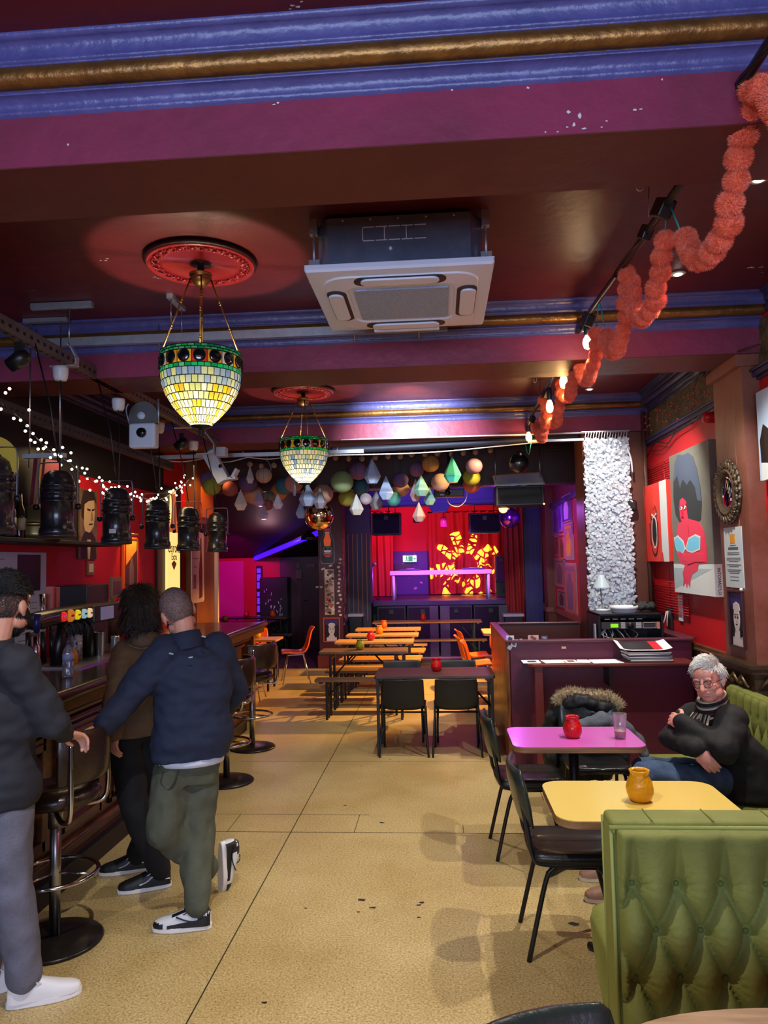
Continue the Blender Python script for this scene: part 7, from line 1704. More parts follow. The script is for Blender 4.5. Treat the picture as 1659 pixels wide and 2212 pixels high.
for i, (y_, c, r_) in enumerate(((-.13, (230, 40, 50), .034), (-.03, (206, 120, 40), .044), (.07, (236, 210, 30), .036), (.17, (150, 190, 200), .036), (.26, (240, 214, 160), .036))):
    bd_ = MB().lathe([(0, .075), (r_ * .9, .074), (r_, .068), (r_, .05), (0, .05)], 24, axis='x', c=(0, y_, .35)); o = bd_.build('badge', M('badge_%d' % i, c, .3, emit=(c, .55)), ft)
    MB().box((.077, y_, .35), (.003, r_ * .9, r_ * .35)).build('badge_print', M('badge_ink_%d' % i, ((250, 240, 230), (170, 90, 30), (200, 170, 20), (40, 50, 60), (220, 180, 90))[i], .4), o)
    MB().tube([(.03, y_, .30), (.08, y_, .27), (.085, y_, .2)], .008, 8).build('spout', m_blk, ft)
MB().tube([(.02, .12, 0), (.02, .12, .2)], .05, 16).build('printed_column', M('print_column', (22, 22, 24), .4, var=(40, 1), col2=(200, 200, 204)), ft)
MB().bx(-.1, .25, -.25, .6, 0, .012).build('drip_tray', m_steel, ft)
for i, (u, lb, c) in enumerate(((110, 'tall pink and orange tap handle, the leaning one on the outside', (206, 130, 120)), (122, 'tall pink and orange tap handle next to the beer bar', (196, 110, 100)), (92, 'slim chrome tap handle between the menu and the pink handles', (180, 184, 190)), (60, 'slim chrome tap handle near the bearded man', (170, 174, 184)))):
    p = PX(u, 1330, -2.95); t = thing('tap_handle', lb, 'tap handle', p, group='tap handles at the back of the bar'); t.rotation_euler = (.08, 0, 0)
    if i < 2:
        MB().prism([(-.02, 0), (.02, 0), (.028, .22), (-.028, .22)], -.015, .015, 0, 'xz').build('paddle', M('paddle_%d' % i, c, .4, var=(6, .8), col2=(190, 70, 60)), t); MB().tube([(0, 0, -.12), (0, 0, 0)], .018, 10).build('ferrule', m_chrome, t)
    else: MB().tube([(0, 0, -.10), (0, 0, .0), (0, 0, .16)], [.014, .016, .022], 10).build('lever', m_chrome, t)
    MB().tube([(0, 0, -.12), (0, 0, Zb - p.z)], .02, 10).build('stem', m_blk, t)
tp = thing('beer_tap', 'single chrome tap column with a dark blue handle near the bearded man', 'beer taps', PX(78, 1445, -2.6)); tp.location.z = Zb
MB().tube([(0, 0, 0), (0, 0, .28)], .022, 12).build('column', m_chrome, tp); MB().tube([(0, 0, .28), (.005, 0, .40)], [.018, .022], 10).build('handle', M('handle_navy', (30, 36, 90), .35), tp)
MB().tube(smooth_path([(0, 0, .27), (.02, -.12, .27), (.02, -.14, .2), (.02, -.14, .14)], 4), .014, 8).build('spout', m_blk, tp)
tl = thing('till', 'dark till with a small violet screen against the red wall', 'till', PX(190, 1330, -3.22)); tl.location.z = 1.06
MB().bx(-.15, .15, -.32, .10, .0, .62).build('till_body', M('till_charcoal', (44, 38, 40), .5), tl, bevel=.01); MB().box((.17, .2, .58), (.03, .22, .2)).build('screen_frame', M('till_beige', (110, 90, 76), .5), tl, bevel=.004)
MB().box((.187, .2, .58), (.004, .15, .12)).build('screen', M('till_screen', (60, 44, 52), .3), tl); MB().box((.187, .22, .42), (.01, .08, .06)).build('violet_display', M('till_violet', (110, 80, 230), .4, emit=((90, 60, 230), .8)), tl)
tag(MB().bx(-3.38, -3.08, 3.5, 8.6, 0, 1.06).build('back_counter', M('back_counter_dark', (40, 22, 18), .5), bevel=.005), 'dark back counter along the wall behind the bar', 'counter')
pl_ = thing('pot_plant', 'small green leafy plant beside the till', 'plant', PX(243, 1322, -3.22)); pl_.location.z = 1.06
MB().lathe([(0, 0), (.07, 0), (.09, .30), (.08, .31), (0, .3)], 18).build('pot', M('pot_brown', (74, 52, 36), .6), pl_); b = MB(); r2 = random.Random(2)
for i in range(26):
    a = r2.uniform(0, 6.28); l_ = r2.uniform(.12, .26); e = r2.uniform(.4, 1.3); d_ = Vector((math.cos(a) * math.cos(e), math.sin(a) * math.cos(e), math.sin(e))); s_ = d_.cross(Vector((0, 0, 1))).normalized() * .022; p0 = Vector((0, 0, .3))
    b.add([p0, p0 + d_ * l_ * .5 + s_, p0 + d_ * l_ + Vector((0, 0, -.03)), p0 + d_ * l_ * .5 - s_], [(0, 1, 2, 3)], 0)
b.build('leaves', M('leaf_green', (44, 96, 40), .45), pl_, fixn=False)
# ================================================================ PEOPLE
m_skin = M('skin_fair', (214, 158, 134), .5, sss=.12, var=(14, .5), col2=(196, 128, 108))
m_skin2 = M('skin_ruddy', (222, 160, 142), .5, sss=.12, var=(10, .6), col2=(206, 126, 112))
def mat_at(p, yaw=0, pitch=0, roll=0):
    """frame at p: +y forward turned clockwise by yaw from the room's depth axis"""
    return Matrix.Translation(p) @ Matrix.Rotation(-R(yaw), 4, 'Z') @ Matrix.Rotation(R(pitch), 4, 'X') @ Matrix.Rotation(R(roll), 4, 'Y')
def add_xf(dst, src, m):
    o = len(dst.v); dst.add([m @ Vector(p) for p in src.v], src.f); n = len(src.f)
    dst.s[-n:] = src.s
def head_mb():
    b = MB()
    b.sphere((0, -.012, .035), (.077, .098, .098), 28, 18); b.sphere((0, .028, -.03), (.064, .066, .085), 24, 16)
    b.sphere((0, .055, -.082), (.034, .030, .028), 16, 10); b.sphere((0, .064, .052), (.056, .034, .045), 18, 12)
    for s in (-1, 1):
        b.sphere((s * .036, .066, -.018), (.026, .024, .026), 14, 10); b.sphere((s * .03, .085, .030), (.026, .012, .009), 12, 8)
        b.sphere((s * .050, .02, -.06), (.022, .045, .03), 12, 8)
        b.sphere((s * .079, -.008, .0), (.010, .021, .032), 14, 10); b.sphere((s * .077, .0, -.026), (.008, .010, .012), 10, 8)
    b.chain([(0, .092, .028), (0, .112, -.006), (0, .118, -.020)], [.010, .0125, .014]); b.sphere((-.013, .103, -.023), (.010, .011, .009), 10, 8); b.sphere((.013, .103, -.023), (.010, .011, .009), 10, 8)
    b.sphere((0, .091, -.047), (.024, .012, .0065), 16, 8); b.sphere((0, .089, -.060), (.021, .012, .008), 16, 8)
    return b
def eye_dents(hm):
    inv = hm.inverted()
    def f(me):
        for v in me.vertices:
            p = inv @ v.co
            if p.y > .05 and abs(p.z - .012) < .05:
                d = 0
                for s in (-1, 1): d += .010 * math.exp(-(((p.x - s * .031) / .017) ** 2 + ((p.z - .013) / .011) ** 2))
                d += .004 * math.exp(-((p.x / .03) ** 2 + ((p.z + .0535) / .003) ** 2)) if p.z < -.03 else 0
                v.co = hm @ (p + Vector((0, -d, 0)))
            elif p.y > .05 and abs(p.z + .0535) < .012:
                v.co = hm @ (p + Vector((0, -.005 * math.exp(-((p.x / .024) ** 2 + ((p.z + .0535) / .0028) ** 2)), 0)))
    return f
def hand_mb(side=1, curl=.6, spread=.10, thumb=.6):
    """wrist at origin, fingers along +y, back of the hand +z, thumb on side*x"""
    b = MB()
    b.chain([(0, -.004, 0), (0, .02, 0)], [.024, .028]); b.sphere((0, .052, 0), (.042, .052, .017), 18, 12)
    for i, (x, L, r) in enumerate(((.030, .074, .0092), (.010, .082, .0094), (-.011, .076, .0090), (-.030, .060, .0080))):
        x *= side; p = Vector((x, .090 - abs(i - 1.2) * .004, .002)); ang = curl * .35; pts = [Vector((x * .8, .05, 0)), p]; rs = [r * 1.15, r * 1.08]
        sp = x * spread * 8
        for k, fr in enumerate((.42, .32, .26)):
            ang += curl * (.35, .75, .5)[k]
            p = p + Vector((sp * L * fr, math.cos(ang), -math.sin(ang))).normalized() * L * fr; pts.append(p); rs.append(r * (1.0, .92, .8)[k])
        b.chain(pts, rs, 12)
    b.chain([(side * .022, .012, -.004), (side * .046, .045, -.012), (side * (.058 + .012 * thumb), .072, -.020), (side * (.058 + .014 * thumb), .096, -.026)], [.016, .0125, .0108, .0085], 12)
    return b
def hand_frame(w, f, n):
    f = Vector(f).normalized(); n = Vector(n); n = (n - f * n.dot(f)).normalized(); x = f.cross(n)
    return Matrix(((x.x, f.x, n.x, w[0]), (x.y, f.y, n.y, w[1]), (x.z, f.z, n.z, w[2]), (0, 0, 0, 1)))
def body(t, root, skin, hm, J, hands, voxel=.0048, legs=True):
    """one continuous figure: head, neck, trunk, arms with hands, legs"""
    b = MB(); L = lambda p: Vector(p) - root
    add_xf(b, head_mb(), hm)
    nk = hm @ Vector((0, -.028, -.05)); b.chain([nk, L(J['neck'])], [.054, .056]); b.chain([L(J['neck']) - Vector((0, 0, .06)), L(J['chest']), L(J['pelvis'])], [.07, .10, .10])
    for s in 'lr':
        b.chain([L(J['neck']) - Vector((0, 0, .05)), L(J['sh_' + s]) - Vector((0, 0, .02)), L(J['el_' + s]), L(J['wr_' + s])], [.035, .042, .032, .027])
        if 'hip_' + s in J: b.chain([L(J['pelvis']), L(J['hip_' + s]), L(J['kn_' + s]), L(J['an_' + s])], [.08, .075, .05, .036])
        if s in hands:
            f, n, kw = hands[s]; add_xf(b, hand_mb(1 if s == 'l' else -1, **kw), hand_frame(L(J['wr_' + s]), f, n))
    return remesh('body', b, skin, t, voxel, 2, post=eye_dents(hm))
def cap(name, t, hm, rad, c, keep, mat, n=48, m_=34, jit=0):
    v, f = sph_pts(c, rad, n, m_); f = [q for q in f if all(keep(v[i]) for i in q)]; used = sorted({i for q in f for i in q}); mp = {k: i for i, k in enumerate(used)}
    v2 = [hm @ (Vector(v[i]) * (1 + (jit * noise.noise(Vector(v[i]) * 60)))) for i in used]
    return MB().add(v2, [tuple(mp[i] for i in q) for q in f], 0, True).build(name, mat, t)
def strands(name, t, hm, rad, c, keep, comb, mat, n=2600, ln=.05, w=.0016, lift=.25, wave=0, seed=1):
    b = MB(); r2 = random.Random(seed); C0 = Vector(c); k_ = 0
    while k_ < n:
        d = Vector((r2.gauss(0, 1), r2.gauss(0, 1), r2.gauss(0, 1))).normalized(); p = C0 + Vector((d.x * rad[0], d.y * rad[1], d.z * rad[2]))
        if not keep(p): continue
        k_ += 1; nn = Vector((d.x / rad[0], d.y / rad[1], d.z / rad[2])).normalized(); g = Vector(comb(p)); g = (g - nn * g.dot(nn))
        if g.length < .01: g = nn.orthogonal()
        g.normalize(); g = (g + Vector((r2.gauss(0, .22), r2.gauss(0, .22), r2.gauss(0, .1)))).normalized(); q = p.copy(); pts = [q.copy()]; L = ln * r2.uniform(.6, 1.3); ph = r2.random() * 6
        for i in range(4):
            sd = g.cross(nn); q = q + (g + nn * (lift - .28 * i * lift) + sd * wave * math.sin(i * 2.2 + ph)).normalized() * L / 4; pts.append(q.copy())
        sd = g.cross(nn).normalized() * w; v = []
        for i, q in enumerate(pts): k2 = 1 - .7 * i / 4; v += [hm @ (q - sd * k2), hm @ (q + nn * w * .8), hm @ (q + sd * k2)]
        b.add(v, [(3 * i + j, 3 * i + j + 1, 3 * i + 4 + j, 3 * i + 3 + j) for i in range(4) for j in (0, 1)], 0, True)
    return b.build(name, mat, t, fixn=False)
def coat(name, t, root, rings, arms, mat, voxel=.011, wr=((.018, 5, 5, 9), (.010, 15, 15, 24)), extra=None, p=2.3):
    b = MB(); b.loft([(Vector(r[0]) - root,) + tuple(r[1:]) for r in rings], 32, p=p)
    for pts, rs in arms: b.chain([Vector(q) - root for q in pts], rs, 18)
    if extra: extra(b)
    return remesh(name, b, mat, t, voxel, 3, wrinkle=wr)
def slacks(name, t, root, pel, legs, mat, voxel=.011, wr=((.012, 8, 8, 5), (.006, 18, 18, 14))):
    b = MB(); b.loft([(Vector(r[0]) - root,) + tuple(r[1:]) for r in pel], 30, p=2.3)
    for pts, rs in legs: b.chain([Vector(q) - root for q in pts], rs, 20)
    return remesh(name, b, mat, t, voxel, 3, wrinkle=wr)
def shoe(t, m, upper, sole, accent=None, style=0, lace=None):
    """heel at origin, toe along +y"""
    out = lambda k=0: [((.034 + k) * math.sin(a) * (1.18 if math.cos(a) > -.2 else 1.0) if True else 0, .142 - (.150 + k) * math.cos(a + pi)) for a in [2 * pi * i / 36 for i in range(36)]]
    ol = []
    for i in range(40):
        a = 2 * pi * i / 40; y = .142 + .148 * math.sin(a); wv = .036 + .012 * max(0, min(1, (y - .08) / .12)); cx = math.cos(a)
        ol.append((wv * math.copysign(abs(cx) ** .75, cx), y))
    sole_ = MB().prism(ol, 0, .03).xf(m)
    b = MB(); rings = []
    for y, w, h in ((.0, .022, .06), (.015, .032, .085), (.05, .036, .09), (.09, .038, .088), (.13, .041, .078), (.17, .044, .062), (.21, .045, .048), (.25, .040, .038), (.278, .026, .026), (.286, .012, .014)):
        k = 14; rings.append([(w * math.copysign(abs(math.cos(pi * i / (k - 1))) ** .8, math.cos(pi * i / (k - 1))), y, .024 + h * max(0, math.sin(pi * i / (k - 1))) ** .75) for i in range(k)])
    k = 14; fine = []
    for j in range(len(rings) - 1):
        for q in range(4): fine.append([tuple(a + (c - a) * q / 4 for a, c in zip(p0, p1)) for p0, p1 in zip(rings[j], rings[j + 1])])
    fine.append(rings[-1])
    b.add([p for r_ in fine for p in r_], [], 0)
    for j in range(len(fine) - 1):
        for i in range(k - 1):
            y = fine[j][i][1]; z = fine[j][i][2]; mi = 0
            if style == 1: mi = 1 if (y < .055 and z < .085) or (y > .225 and z < .052) or (.075 < y < .19 and 4 <= i <= 8 and not 5 < i < 7 and y > .1) or (.05 < y < .21 and i in (0, 12)) or (y < .075 and z > .088) else 0
            b.f.append((j * k + i, j * k + i + 1, (j + 1) * k + i + 1, (j + 1) * k + i)); b.m.append(mi); b.s.append(True)
    for q in (tuple(range(k)), tuple(range((len(fine) - 1) * k, len(fine) * k))[::-1]): b.f.append(q); b.m.append(0); b.s.append(True)
    t = b.xf(m).build('shoe', [upper, accent or upper], t); sole_.build('sole', sole, t, bevel=.006, seg=3)
    def side(y, z, s):
        j = max(0, min(len(rings) - 2, next((q for q in range(len(rings) - 1) if rings[q + 1][0][1] > y), len(rings) - 2))); w0 = max(p[0] for p in rings[j]); w1 = max(p[0] for p in rings[j + 1]); y0, y1 = rings[j][0][1], rings[j + 1][0][1]; tt = (y - y0) / (y1 - y0)
        return Vector((s * ((w0 + (w1 - w0) * tt) * (1.0 - max(0, z - .055) * 6.5) + .0015), y, z))
    if accent:
        b = MB()
        for s in (-1, 1):
            q = [(.005, .055), (.04, .062), (.075, .078), (.10, .078), (.13, .058), (.17, .046)] if style == 0 else [(.02, .075), (.06, .055), (.11, .058), (.165, .078)]
            b.tube(smooth_path([side(y, z, s) for y, z in q], 4), .0085 if style == 0 else .007, 6, upv=(0, 0, 1), flat=.4)
        b.xf(m).build('side_stripe', accent, t)
    b = MB()
    for i in range(5):
        y = .10 + .024 * i; z = .024 + .092 - .017 * i; b.tube(smooth_path([(-.022, y, z - .008), (0, y + .006, z + .004), (.022, y, z - .008)], 3), .0032, 5)
    b.tube(smooth_path([(-.01, .1, .115), (-.04, .11, .10), (-.03, .13, .085)], 4), .0028, 5).tube(smooth_path([(.01, .1, .115), (.04, .11, .10), (.03, .13, .085)], 4), .0028, 5)
    b.xf(m).build('laces', lace or sole, t)
def collar(t, c, rx, ry, yaw, mat, h=.045, flare=.012, tilt=0):
    b = MB(); n = 32
    m = Matrix.Translation(c) @ Matrix.Rotation(yaw, 4, 'Z') @ Matrix.Rotation(R(tilt), 4, 'Y')
    ring = lambda k, z: [m @ Vector(((rx + k) * math.cos(2 * pi * i / n), (ry + k) * math.sin(2 * pi * i / n), z - .012 * math.sin(2 * pi * i / n))) for i in range(n)]
    rs = [ring(.012, -.03), ring(flare, 0), ring(.004, h), ring(-.006, h + .002), ring(-.006, 0), ring(0, -.02)]
    b.add([p for r_ in rs for p in r_], [(j * n + i, j * n + (i + 1) % n, (j + 1) * n + (i + 1) % n, (j + 1) * n + i) for j in range(5) for i in range(n)], 0, True)
    return b.build('collar', mat, t)
m_white = M('shoe_white', (222, 222, 226), .45); m_sblack = M('shoe_black', (22, 22, 24), .5)

# ---- A: man in the dark sweatshirt and grey jeans, half out of the picture
root = Vector((-1.90, 3.08, 0)); t = thing('person', 'bearded dark-haired person in black sweatshirt and grey jeans, cut off by the picture edge', 'person', root)
fa = 38; fv = Vector((math.sin(R(fa)), math.cos(R(fa)), 0)); rv = Vector((math.cos(R(fa)), -math.sin(R(fa)), 0))
A = lambda x, y, z: root + rv * x + fv * y + Vector((0, 0, z))
hm = mat_at(A(-.015, .03, 1.665) - root, 2, -2, 0) @ Matrix.Scale(1.05, 4)
J = dict(neck=A(0, -.02, 1.51), chest=A(0, -.01, 1.28), pelvis=A(0, 0, .96), sh_r=A(.19, -.01, 1.44), el_r=PY(112, 1560, 3.05), wr_r=PY(136, 1584, 3.27), sh_l=A(-.19, -.01, 1.44), el_l=A(-.235, -.04, 1.16), wr_l=A(-.19, .04, .92),
         hip_r=A(.085, 0, .89), kn_r=A(.10, .03, .50), an_r=PZ(52, 2118, .10), hip_l=A(-.085, 0, .89), kn_l=A(-.12, .06, .49), an_l=A(-.13, .0, .09))
body(t, root, m_skin, hm, J, {'r': ((.55, .8, -.35), (-.2, .3, 1), dict(curl=.75)), 'l': ((.2, .6, -.5), (0, .5, 1), dict(curl=.5))})
coat('sweatshirt', t, root, [(A(0, 0, .835), .198, .15, -R(fa)), (A(0, 0, .86), .21, .16, -R(fa)), (A(0, -.01, 1.08), .20, .145, -R(fa)), (A(0, -.02, 1.28), .222, .15, -R(fa)), (A(0, -.03, 1.42), .20, .115, -R(fa)), (A(0, -.03, 1.50), .095, .08, -R(fa)), (A(0, -.025, 1.535), .075, .072, -R(fa))],
     [([J['sh_r'], J['el_r'], J['wr_r']], [.088, .072, .045]), ([J['sh_l'], J['el_l'], J['wr_l']], [.088, .068, .048])], M('sweat_black', (34, 36, 46), .8, var=(30, .4), col2=(24, 25, 32)))
slacks('jeans', t, root, [(A(0, 0, .82), .155, .12, -R(fa)), (A(0, 0, .88), .165, .125, -R(fa)), (A(0, 0, .98), .15, .11, -R(fa))], [([J['hip_r'], J['kn_r'], Vector(J['an_r']) + Vector((0, 0, .02))], [.105, .082, .072]), ([J['hip_l'], J['kn_l'], J['an_l']], [.105, .082, .07])],
       M('denim_grey', (110, 112, 130), .85, var=(9, .6), col2=(78, 80, 96), bump=(140, .2)))
q = Vector(J['an_r']); q.z = 0; shoe(t, mat_at(q - root + Vector((-.055, -.03, 0)), 62), m_white, M('sole_white', (228, 228, 232), .5)); q = Vector(J['an_l']); q.z = 0; shoe(t, mat_at(q - root - fv * .05, 40), m_white, M('sole_white', (228, 228, 232), .5))
m_hairk = M('hair_black', (18, 15, 14), .55)
top = lambda p: p[2] > .05 - .25 * max(0, p[1]) and p[1] < .085
strands('hair', t, hm, (.084, .104, .108), (0, -.012, .038), lambda p: p[2] > .055 + .3 * max(0, p[1] - .03), lambda p: (math.sin(p[0] * 90), 1, .3 * math.cos(p[1] * 80)), m_hairk, 3600, .036, .0022, .75, 1.2, 3)
cap('hair_cap', t, hm, (.083, .104, .107), (0, -.012, .037), lambda p: p[2] > .04 + .35 * max(0, p[1] - .01), m_hairk, jit=.05)
fk = lambda p: -.05 < p[2] < .07 and p[1] < .035 and not (abs(p[1] + .008) < .022 and p[2] < .03)
strands('faded_hair', t, hm, (.078, .0988, .0988), (0, -.012, .035), fk, lambda p: (0, -.3, -1), M('hair_fade', (58, 44, 40), .7), 5200, .009, .0011, .2, .1, 21)
strands('beard', t, hm, (.0655, .068, .088), (0, .028, -.032), lambda p: p[2] < -.045 + .05 * abs(p[0]) / .06 and p[1] > -.015 and not (p[1] > .07 and p[2] > -.06 and abs(p[0]) < .02), lambda p: (0, .3, -1), m_hairk, 4200, .018, .0017, .4, .2, 5)
MB().box((0, 0, .0), (.16, .004, .11)).xf(Matrix.Translation(A(.07, -.142, .80) - root) @ Matrix.Rotation(-R(fa), 4, 'Z')).build('back_pocket', M('denim_pocket', (100, 102, 120), .85, bump=(140, .2)), t, bevel=.002)

# ---- B: man in the brown jacket at the bar
root = Vector((-1.80, 4.30, 0)); t = thing('person', 'long-haired person in brown jacket and black trousers leaning at the bar', 'person', root)
fa = -42; fv = Vector((math.sin(R(fa)), math.cos(R(fa)), 0)); rv = Vector((math.cos(R(fa)), -math.sin(R(fa)), 0))
A = lambda x, y, z: root + rv * x + fv * y + Vector((0, 0, z))
hm = mat_at(PY(301, 1314, 4.34) - root, -34, -4, 0)
J = dict(neck=PY(312, 1385, 4.3), chest=PY(315, 1455, 4.3), pelvis=A(.0, 0, .94), sh_l=PY(275, 1412, 4.25), el_l=PY(256, 1505, 4.06), wr_l=PY(245, 1578, 4.02), sh_r=PY(352, 1405, 4.42), el_r=A(.30, .08, 1.10), wr_r=A(.18, .30, 1.08))
J.update(hip_l=A(-.09, 0, .90), kn_l=PY(292, 1745, 4.16), an_l=PZ(345, 1882, .09), hip_r=A(.09, 0, .90), kn_r=PY(325, 1745, 4.32), an_r=PZ(300, 1848, .09))
body(t, root, m_skin, hm, J, {'l': ((.02, .0, -1), (-.5, -.85, 0), dict(curl=.5)), 'r': ((-.5, .8, 0), (0, 0, 1), dict(curl=.4))})
m_bj = M('jacket_brown', (104, 80, 56), .75, var=(14, .5), col2=(80, 62, 44), bump=(120, .15))
y_ = -R(fa)
coat('jacket', t, root, [(A(.0, 0, .845), .20, .145, y_), (A(0, 0, .90), .205, .15, y_), (A(.0, 0, 1.08), .20, .15, y_), (PY(314, 1470, 4.3), .215, .15, y_), (PY(314, 1415, 4.31), .195, .12, y_), (PY(312, 1390, 4.31), .10, .09, y_), (PY(311, 1374, 4.32), .082, .08, y_)],
     [([J['sh_l'], J['el_l'], Vector(J['wr_l'])], [.092, .078, .056]), ([J['sh_r'], J['el_r'], J['wr_r']], [.09, .07, .052])], m_bj)
b = MB().tube(smooth_path([PY(277, 1392, 4.13) - root, PY(298, 1400, 4.12) - root, PY(322, 1398, 4.115) - root, PY(362, 1380, 4.2) - root], 5), .003, 5)
b.build('seam', M('seam_tan', (130, 104, 76), .7), t)
slacks('trousers', t, root, [(A(0, 0, .82), .15, .12, y_), (A(0, 0, .90), .165, .125, y_), (A(0, 0, .98), .16, .12, y_)], [([J['hip_l'], J['kn_l'], Vector(J['an_l']) + Vector((0, 0, .01))], [.10, .082, .066]), ([J['hip_r'], J['kn_r'], Vector(J['an_r']) + Vector((0, 0, .01))], [.10, .082, .066])], M('trouser_black', (16, 15, 17), .85, bump=(120, .1)))
for k, dv in (('an_l', -112), ('an_r', -108)):
    q = Vector(J[k]); q.z = 0; d = Vector((math.sin(R(dv)), math.cos(R(dv)), 0)); shoe(t, mat_at(q - root - d * .06, dv), m_sblack, m_white, m_white, 0, m_white)
m_hb = M('hair_dark_brown', (44, 32, 25), .45)
hk = lambda p: p[1] < .04 + .25 * max(0, p[2] - .04) or p[2] > .095
cap('hair_cap', t, hm, (.084, .106, .106), (0, -.014, .034), lambda p: hk(p) and p[2] > -.06, m_hb, jit=.06)
strands('hair', t, hm, (.084, .106, .106), (0, -.014, .034), lambda p: hk(p) and p[2] > -.06, lambda p: (p[0] * 2, -.3, -1), m_hb, 3800, .07, .0026, .10, .5, 8)
strands('hair', t, hm, (.082, .088, .10), (0, -.02, .0), lambda p: p[1] < .02 and p[2] < .02, lambda p: (p[0] * 3, -.2, -1), m_hb, 2600, .14, .0028, .16, .55, 9)
collar(t, Vector(J['neck']) - root + Vector((0, 0, .0)), .078, .075, y_, m_bj)

# ---- C: shaven-headed man in the navy jacket
root = Vector((-1.33, 3.95, 0)); t = thing('person', 'shaven-headed person in navy jacket and olive trousers with one arm stretched to a stool', 'person', root)
fa = -22; fv = Vector((math.sin(R(fa)), math.cos(R(fa)), 0)); rv = Vector((math.cos(R(fa)), -math.sin(R(fa)), 0)); y_ = -R(fa)
hm = mat_at(PY(385, 1324, 3.92) - root, -32, -10, -20) @ Matrix.Scale(1.06, 4)
J = dict(neck=PY(402, 1388, 3.92), chest=PY(412, 1480, 3.93), pelvis=PY(402, 1660, 3.95), sh_l=PY(360, 1408, 3.86), el_l=PY(288, 1492, 3.76), wr_l=PY(224, 1567, 3.67), sh_r=PY(470, 1402, 4.02), el_r=PY(507, 1488, 4.16), wr_r=PY(478, 1540, 4.30))
J.update(hip_l=PY(375, 1672, 3.92), kn_l=PY(352, 1790, 3.80), an_l=PY(445, 1875, 4.02), hip_r=PY(430, 1672, 4.0), kn_r=PY(428, 1800, 3.93), an_r=PZ(425, 1962, .10))
body(t, root, m_skin, hm, J, {'l': ((-.8, -.3, -.25), (-.15, .1, 1), dict(curl=1.0)), 'r': ((-.5, .6, .1), (0, 0, 1), dict(curl=.6))})
m_nj = M('jacket_navy', (26, 36, 62), .8, var=(18, .4), col2=(18, 26, 46), bump=(150, .12))
coat('jacket', t, root, [(PY(413, 1634, 3.93), .205, .15, y_), (PY(415, 1600, 3.93), .212, .155, y_), (PY(416, 1540, 3.93), .205, .15, y_), (PY(414, 1465, 3.93), .212, .15, y_), (PY(410, 1415, 3.94), .19, .12, y_), (PY(402, 1392, 3.94), .105, .09, y_), (PY(400, 1366, 3.94), .072, .072, y_)],
     [([J['sh_l'], J['el_l'], J['wr_l']], [.098, .082, .062]), ([J['sh_r'], J['el_r'], J['wr_r']], [.09, .074, .058])], m_nj)
b = MB(); b.loft([(PY(414, 1646, 3.93) - root, .170, .13, y_), (PY(414, 1630, 3.93) - root, .175, .135, y_)], 28); b.build('shirt_hem', M('shirt_white', (206, 214, 232), .7), t)
m_ol = M('trouser_olive', (78, 82, 68), .85, var=(10, .6), col2=(58, 62, 50), bump=(140, .15))
slacks('trousers', t, root, [(PY(406, 1690, 3.95), .155, .125, y_), (PY(408, 1655, 3.95), .165, .13, y_), (PY(410, 1630, 3.94), .155, .12, y_)], [([J['hip_l'], J['kn_l'], J['an_l']], [.108, .092, .064]), ([J['hip_r'], J['kn_r'], Vector(J['an_r']) + Vector((0, 0, .02))], [.108, .09, .066])], m_ol, wr=((.018, 7, 7, 5), (.009, 20, 20, 14)))
MB().tube(smooth_path([PY(352, 1668, 3.80) - root, PY(348, 1690, 3.79) - root, PY(362, 1706, 3.79) - root, PY(376, 1690, 3.79) - root, PY(384, 1662, 3.80) - root], 5), .004, 6).build('key_cord', M('cord_dark', (50, 54, 48), .7), t)
q = Vector(J['an_r']); q.z = 0; d = Vector((math.sin(R(-98)), math.cos(R(-98)), 0))
shoe(t, mat_at(q - root - d * .07, -98), M('trainer_white', (206, 210, 216), .45), m_white, m_sblack, 1, m_sblack)
tp_ = PZ(452, 1942, .0); shoe(t, Matrix.Translation(tp_ - root + Vector((0.045, .06, .275))) @ Matrix.Rotation(R(20), 4, 'Z') @ Matrix.Rotation(R(-80), 4, 'X') @ Matrix.Rotation(R(70), 4, 'Y'), M('trainer_white', (206, 210, 216), .45), m_white, m_sblack, 1, m_sblack)
collar(t, Vector(J['neck']) - root + Vector((.0, 0, -.005)), .08, .078, y_, m_nj, .06, tilt=-10)
ck = lambda p: p[2] > -.06 and p[1] < .05 - .25 * max(0, .06 - p[2]) and not (abs(p[1] + .008) < .024 and -.05 < p[2] < .034)
cap('scalp_shade', t, hm, (.0778, .0987, .0986), (0, -.012, .035), lambda p: ck(p) and ck((p[0], p[1] + .012, p[2] - .006)), M('scalp_grey', (142, 112, 104), .6))
strands('cropped_hair', t, hm, (.078, .0988, .0988), (0, -.012, .035), ck, lambda p: (.2, -.4, -.8), M('hair_stubble', (92, 78, 76), .75), 9000, .005, .0007, .1, .1, 22)
strands('beard', t, hm, (.0655, .068, .088), (0, .028, -.032), lambda p: p[2] < -.03 and p[1] > -.015, lambda p: (0, .3, -1), m_hairk, 3000, .014, .0016, .5, .2, 6)
b = MB()
for (u, v, yy) in ((440, 1375, 3.80), (370, 1412, 3.76), (412, 1420, 3.77), (370, 1494, 3.775)): b.box(PY(u, v, yy) - root, (.022, .004, .007), rot=(0, rnd.uniform(-.5, .5), 0))
b.build('lint_flecks', M('lint_pale', (150, 170, 180), .6), t)

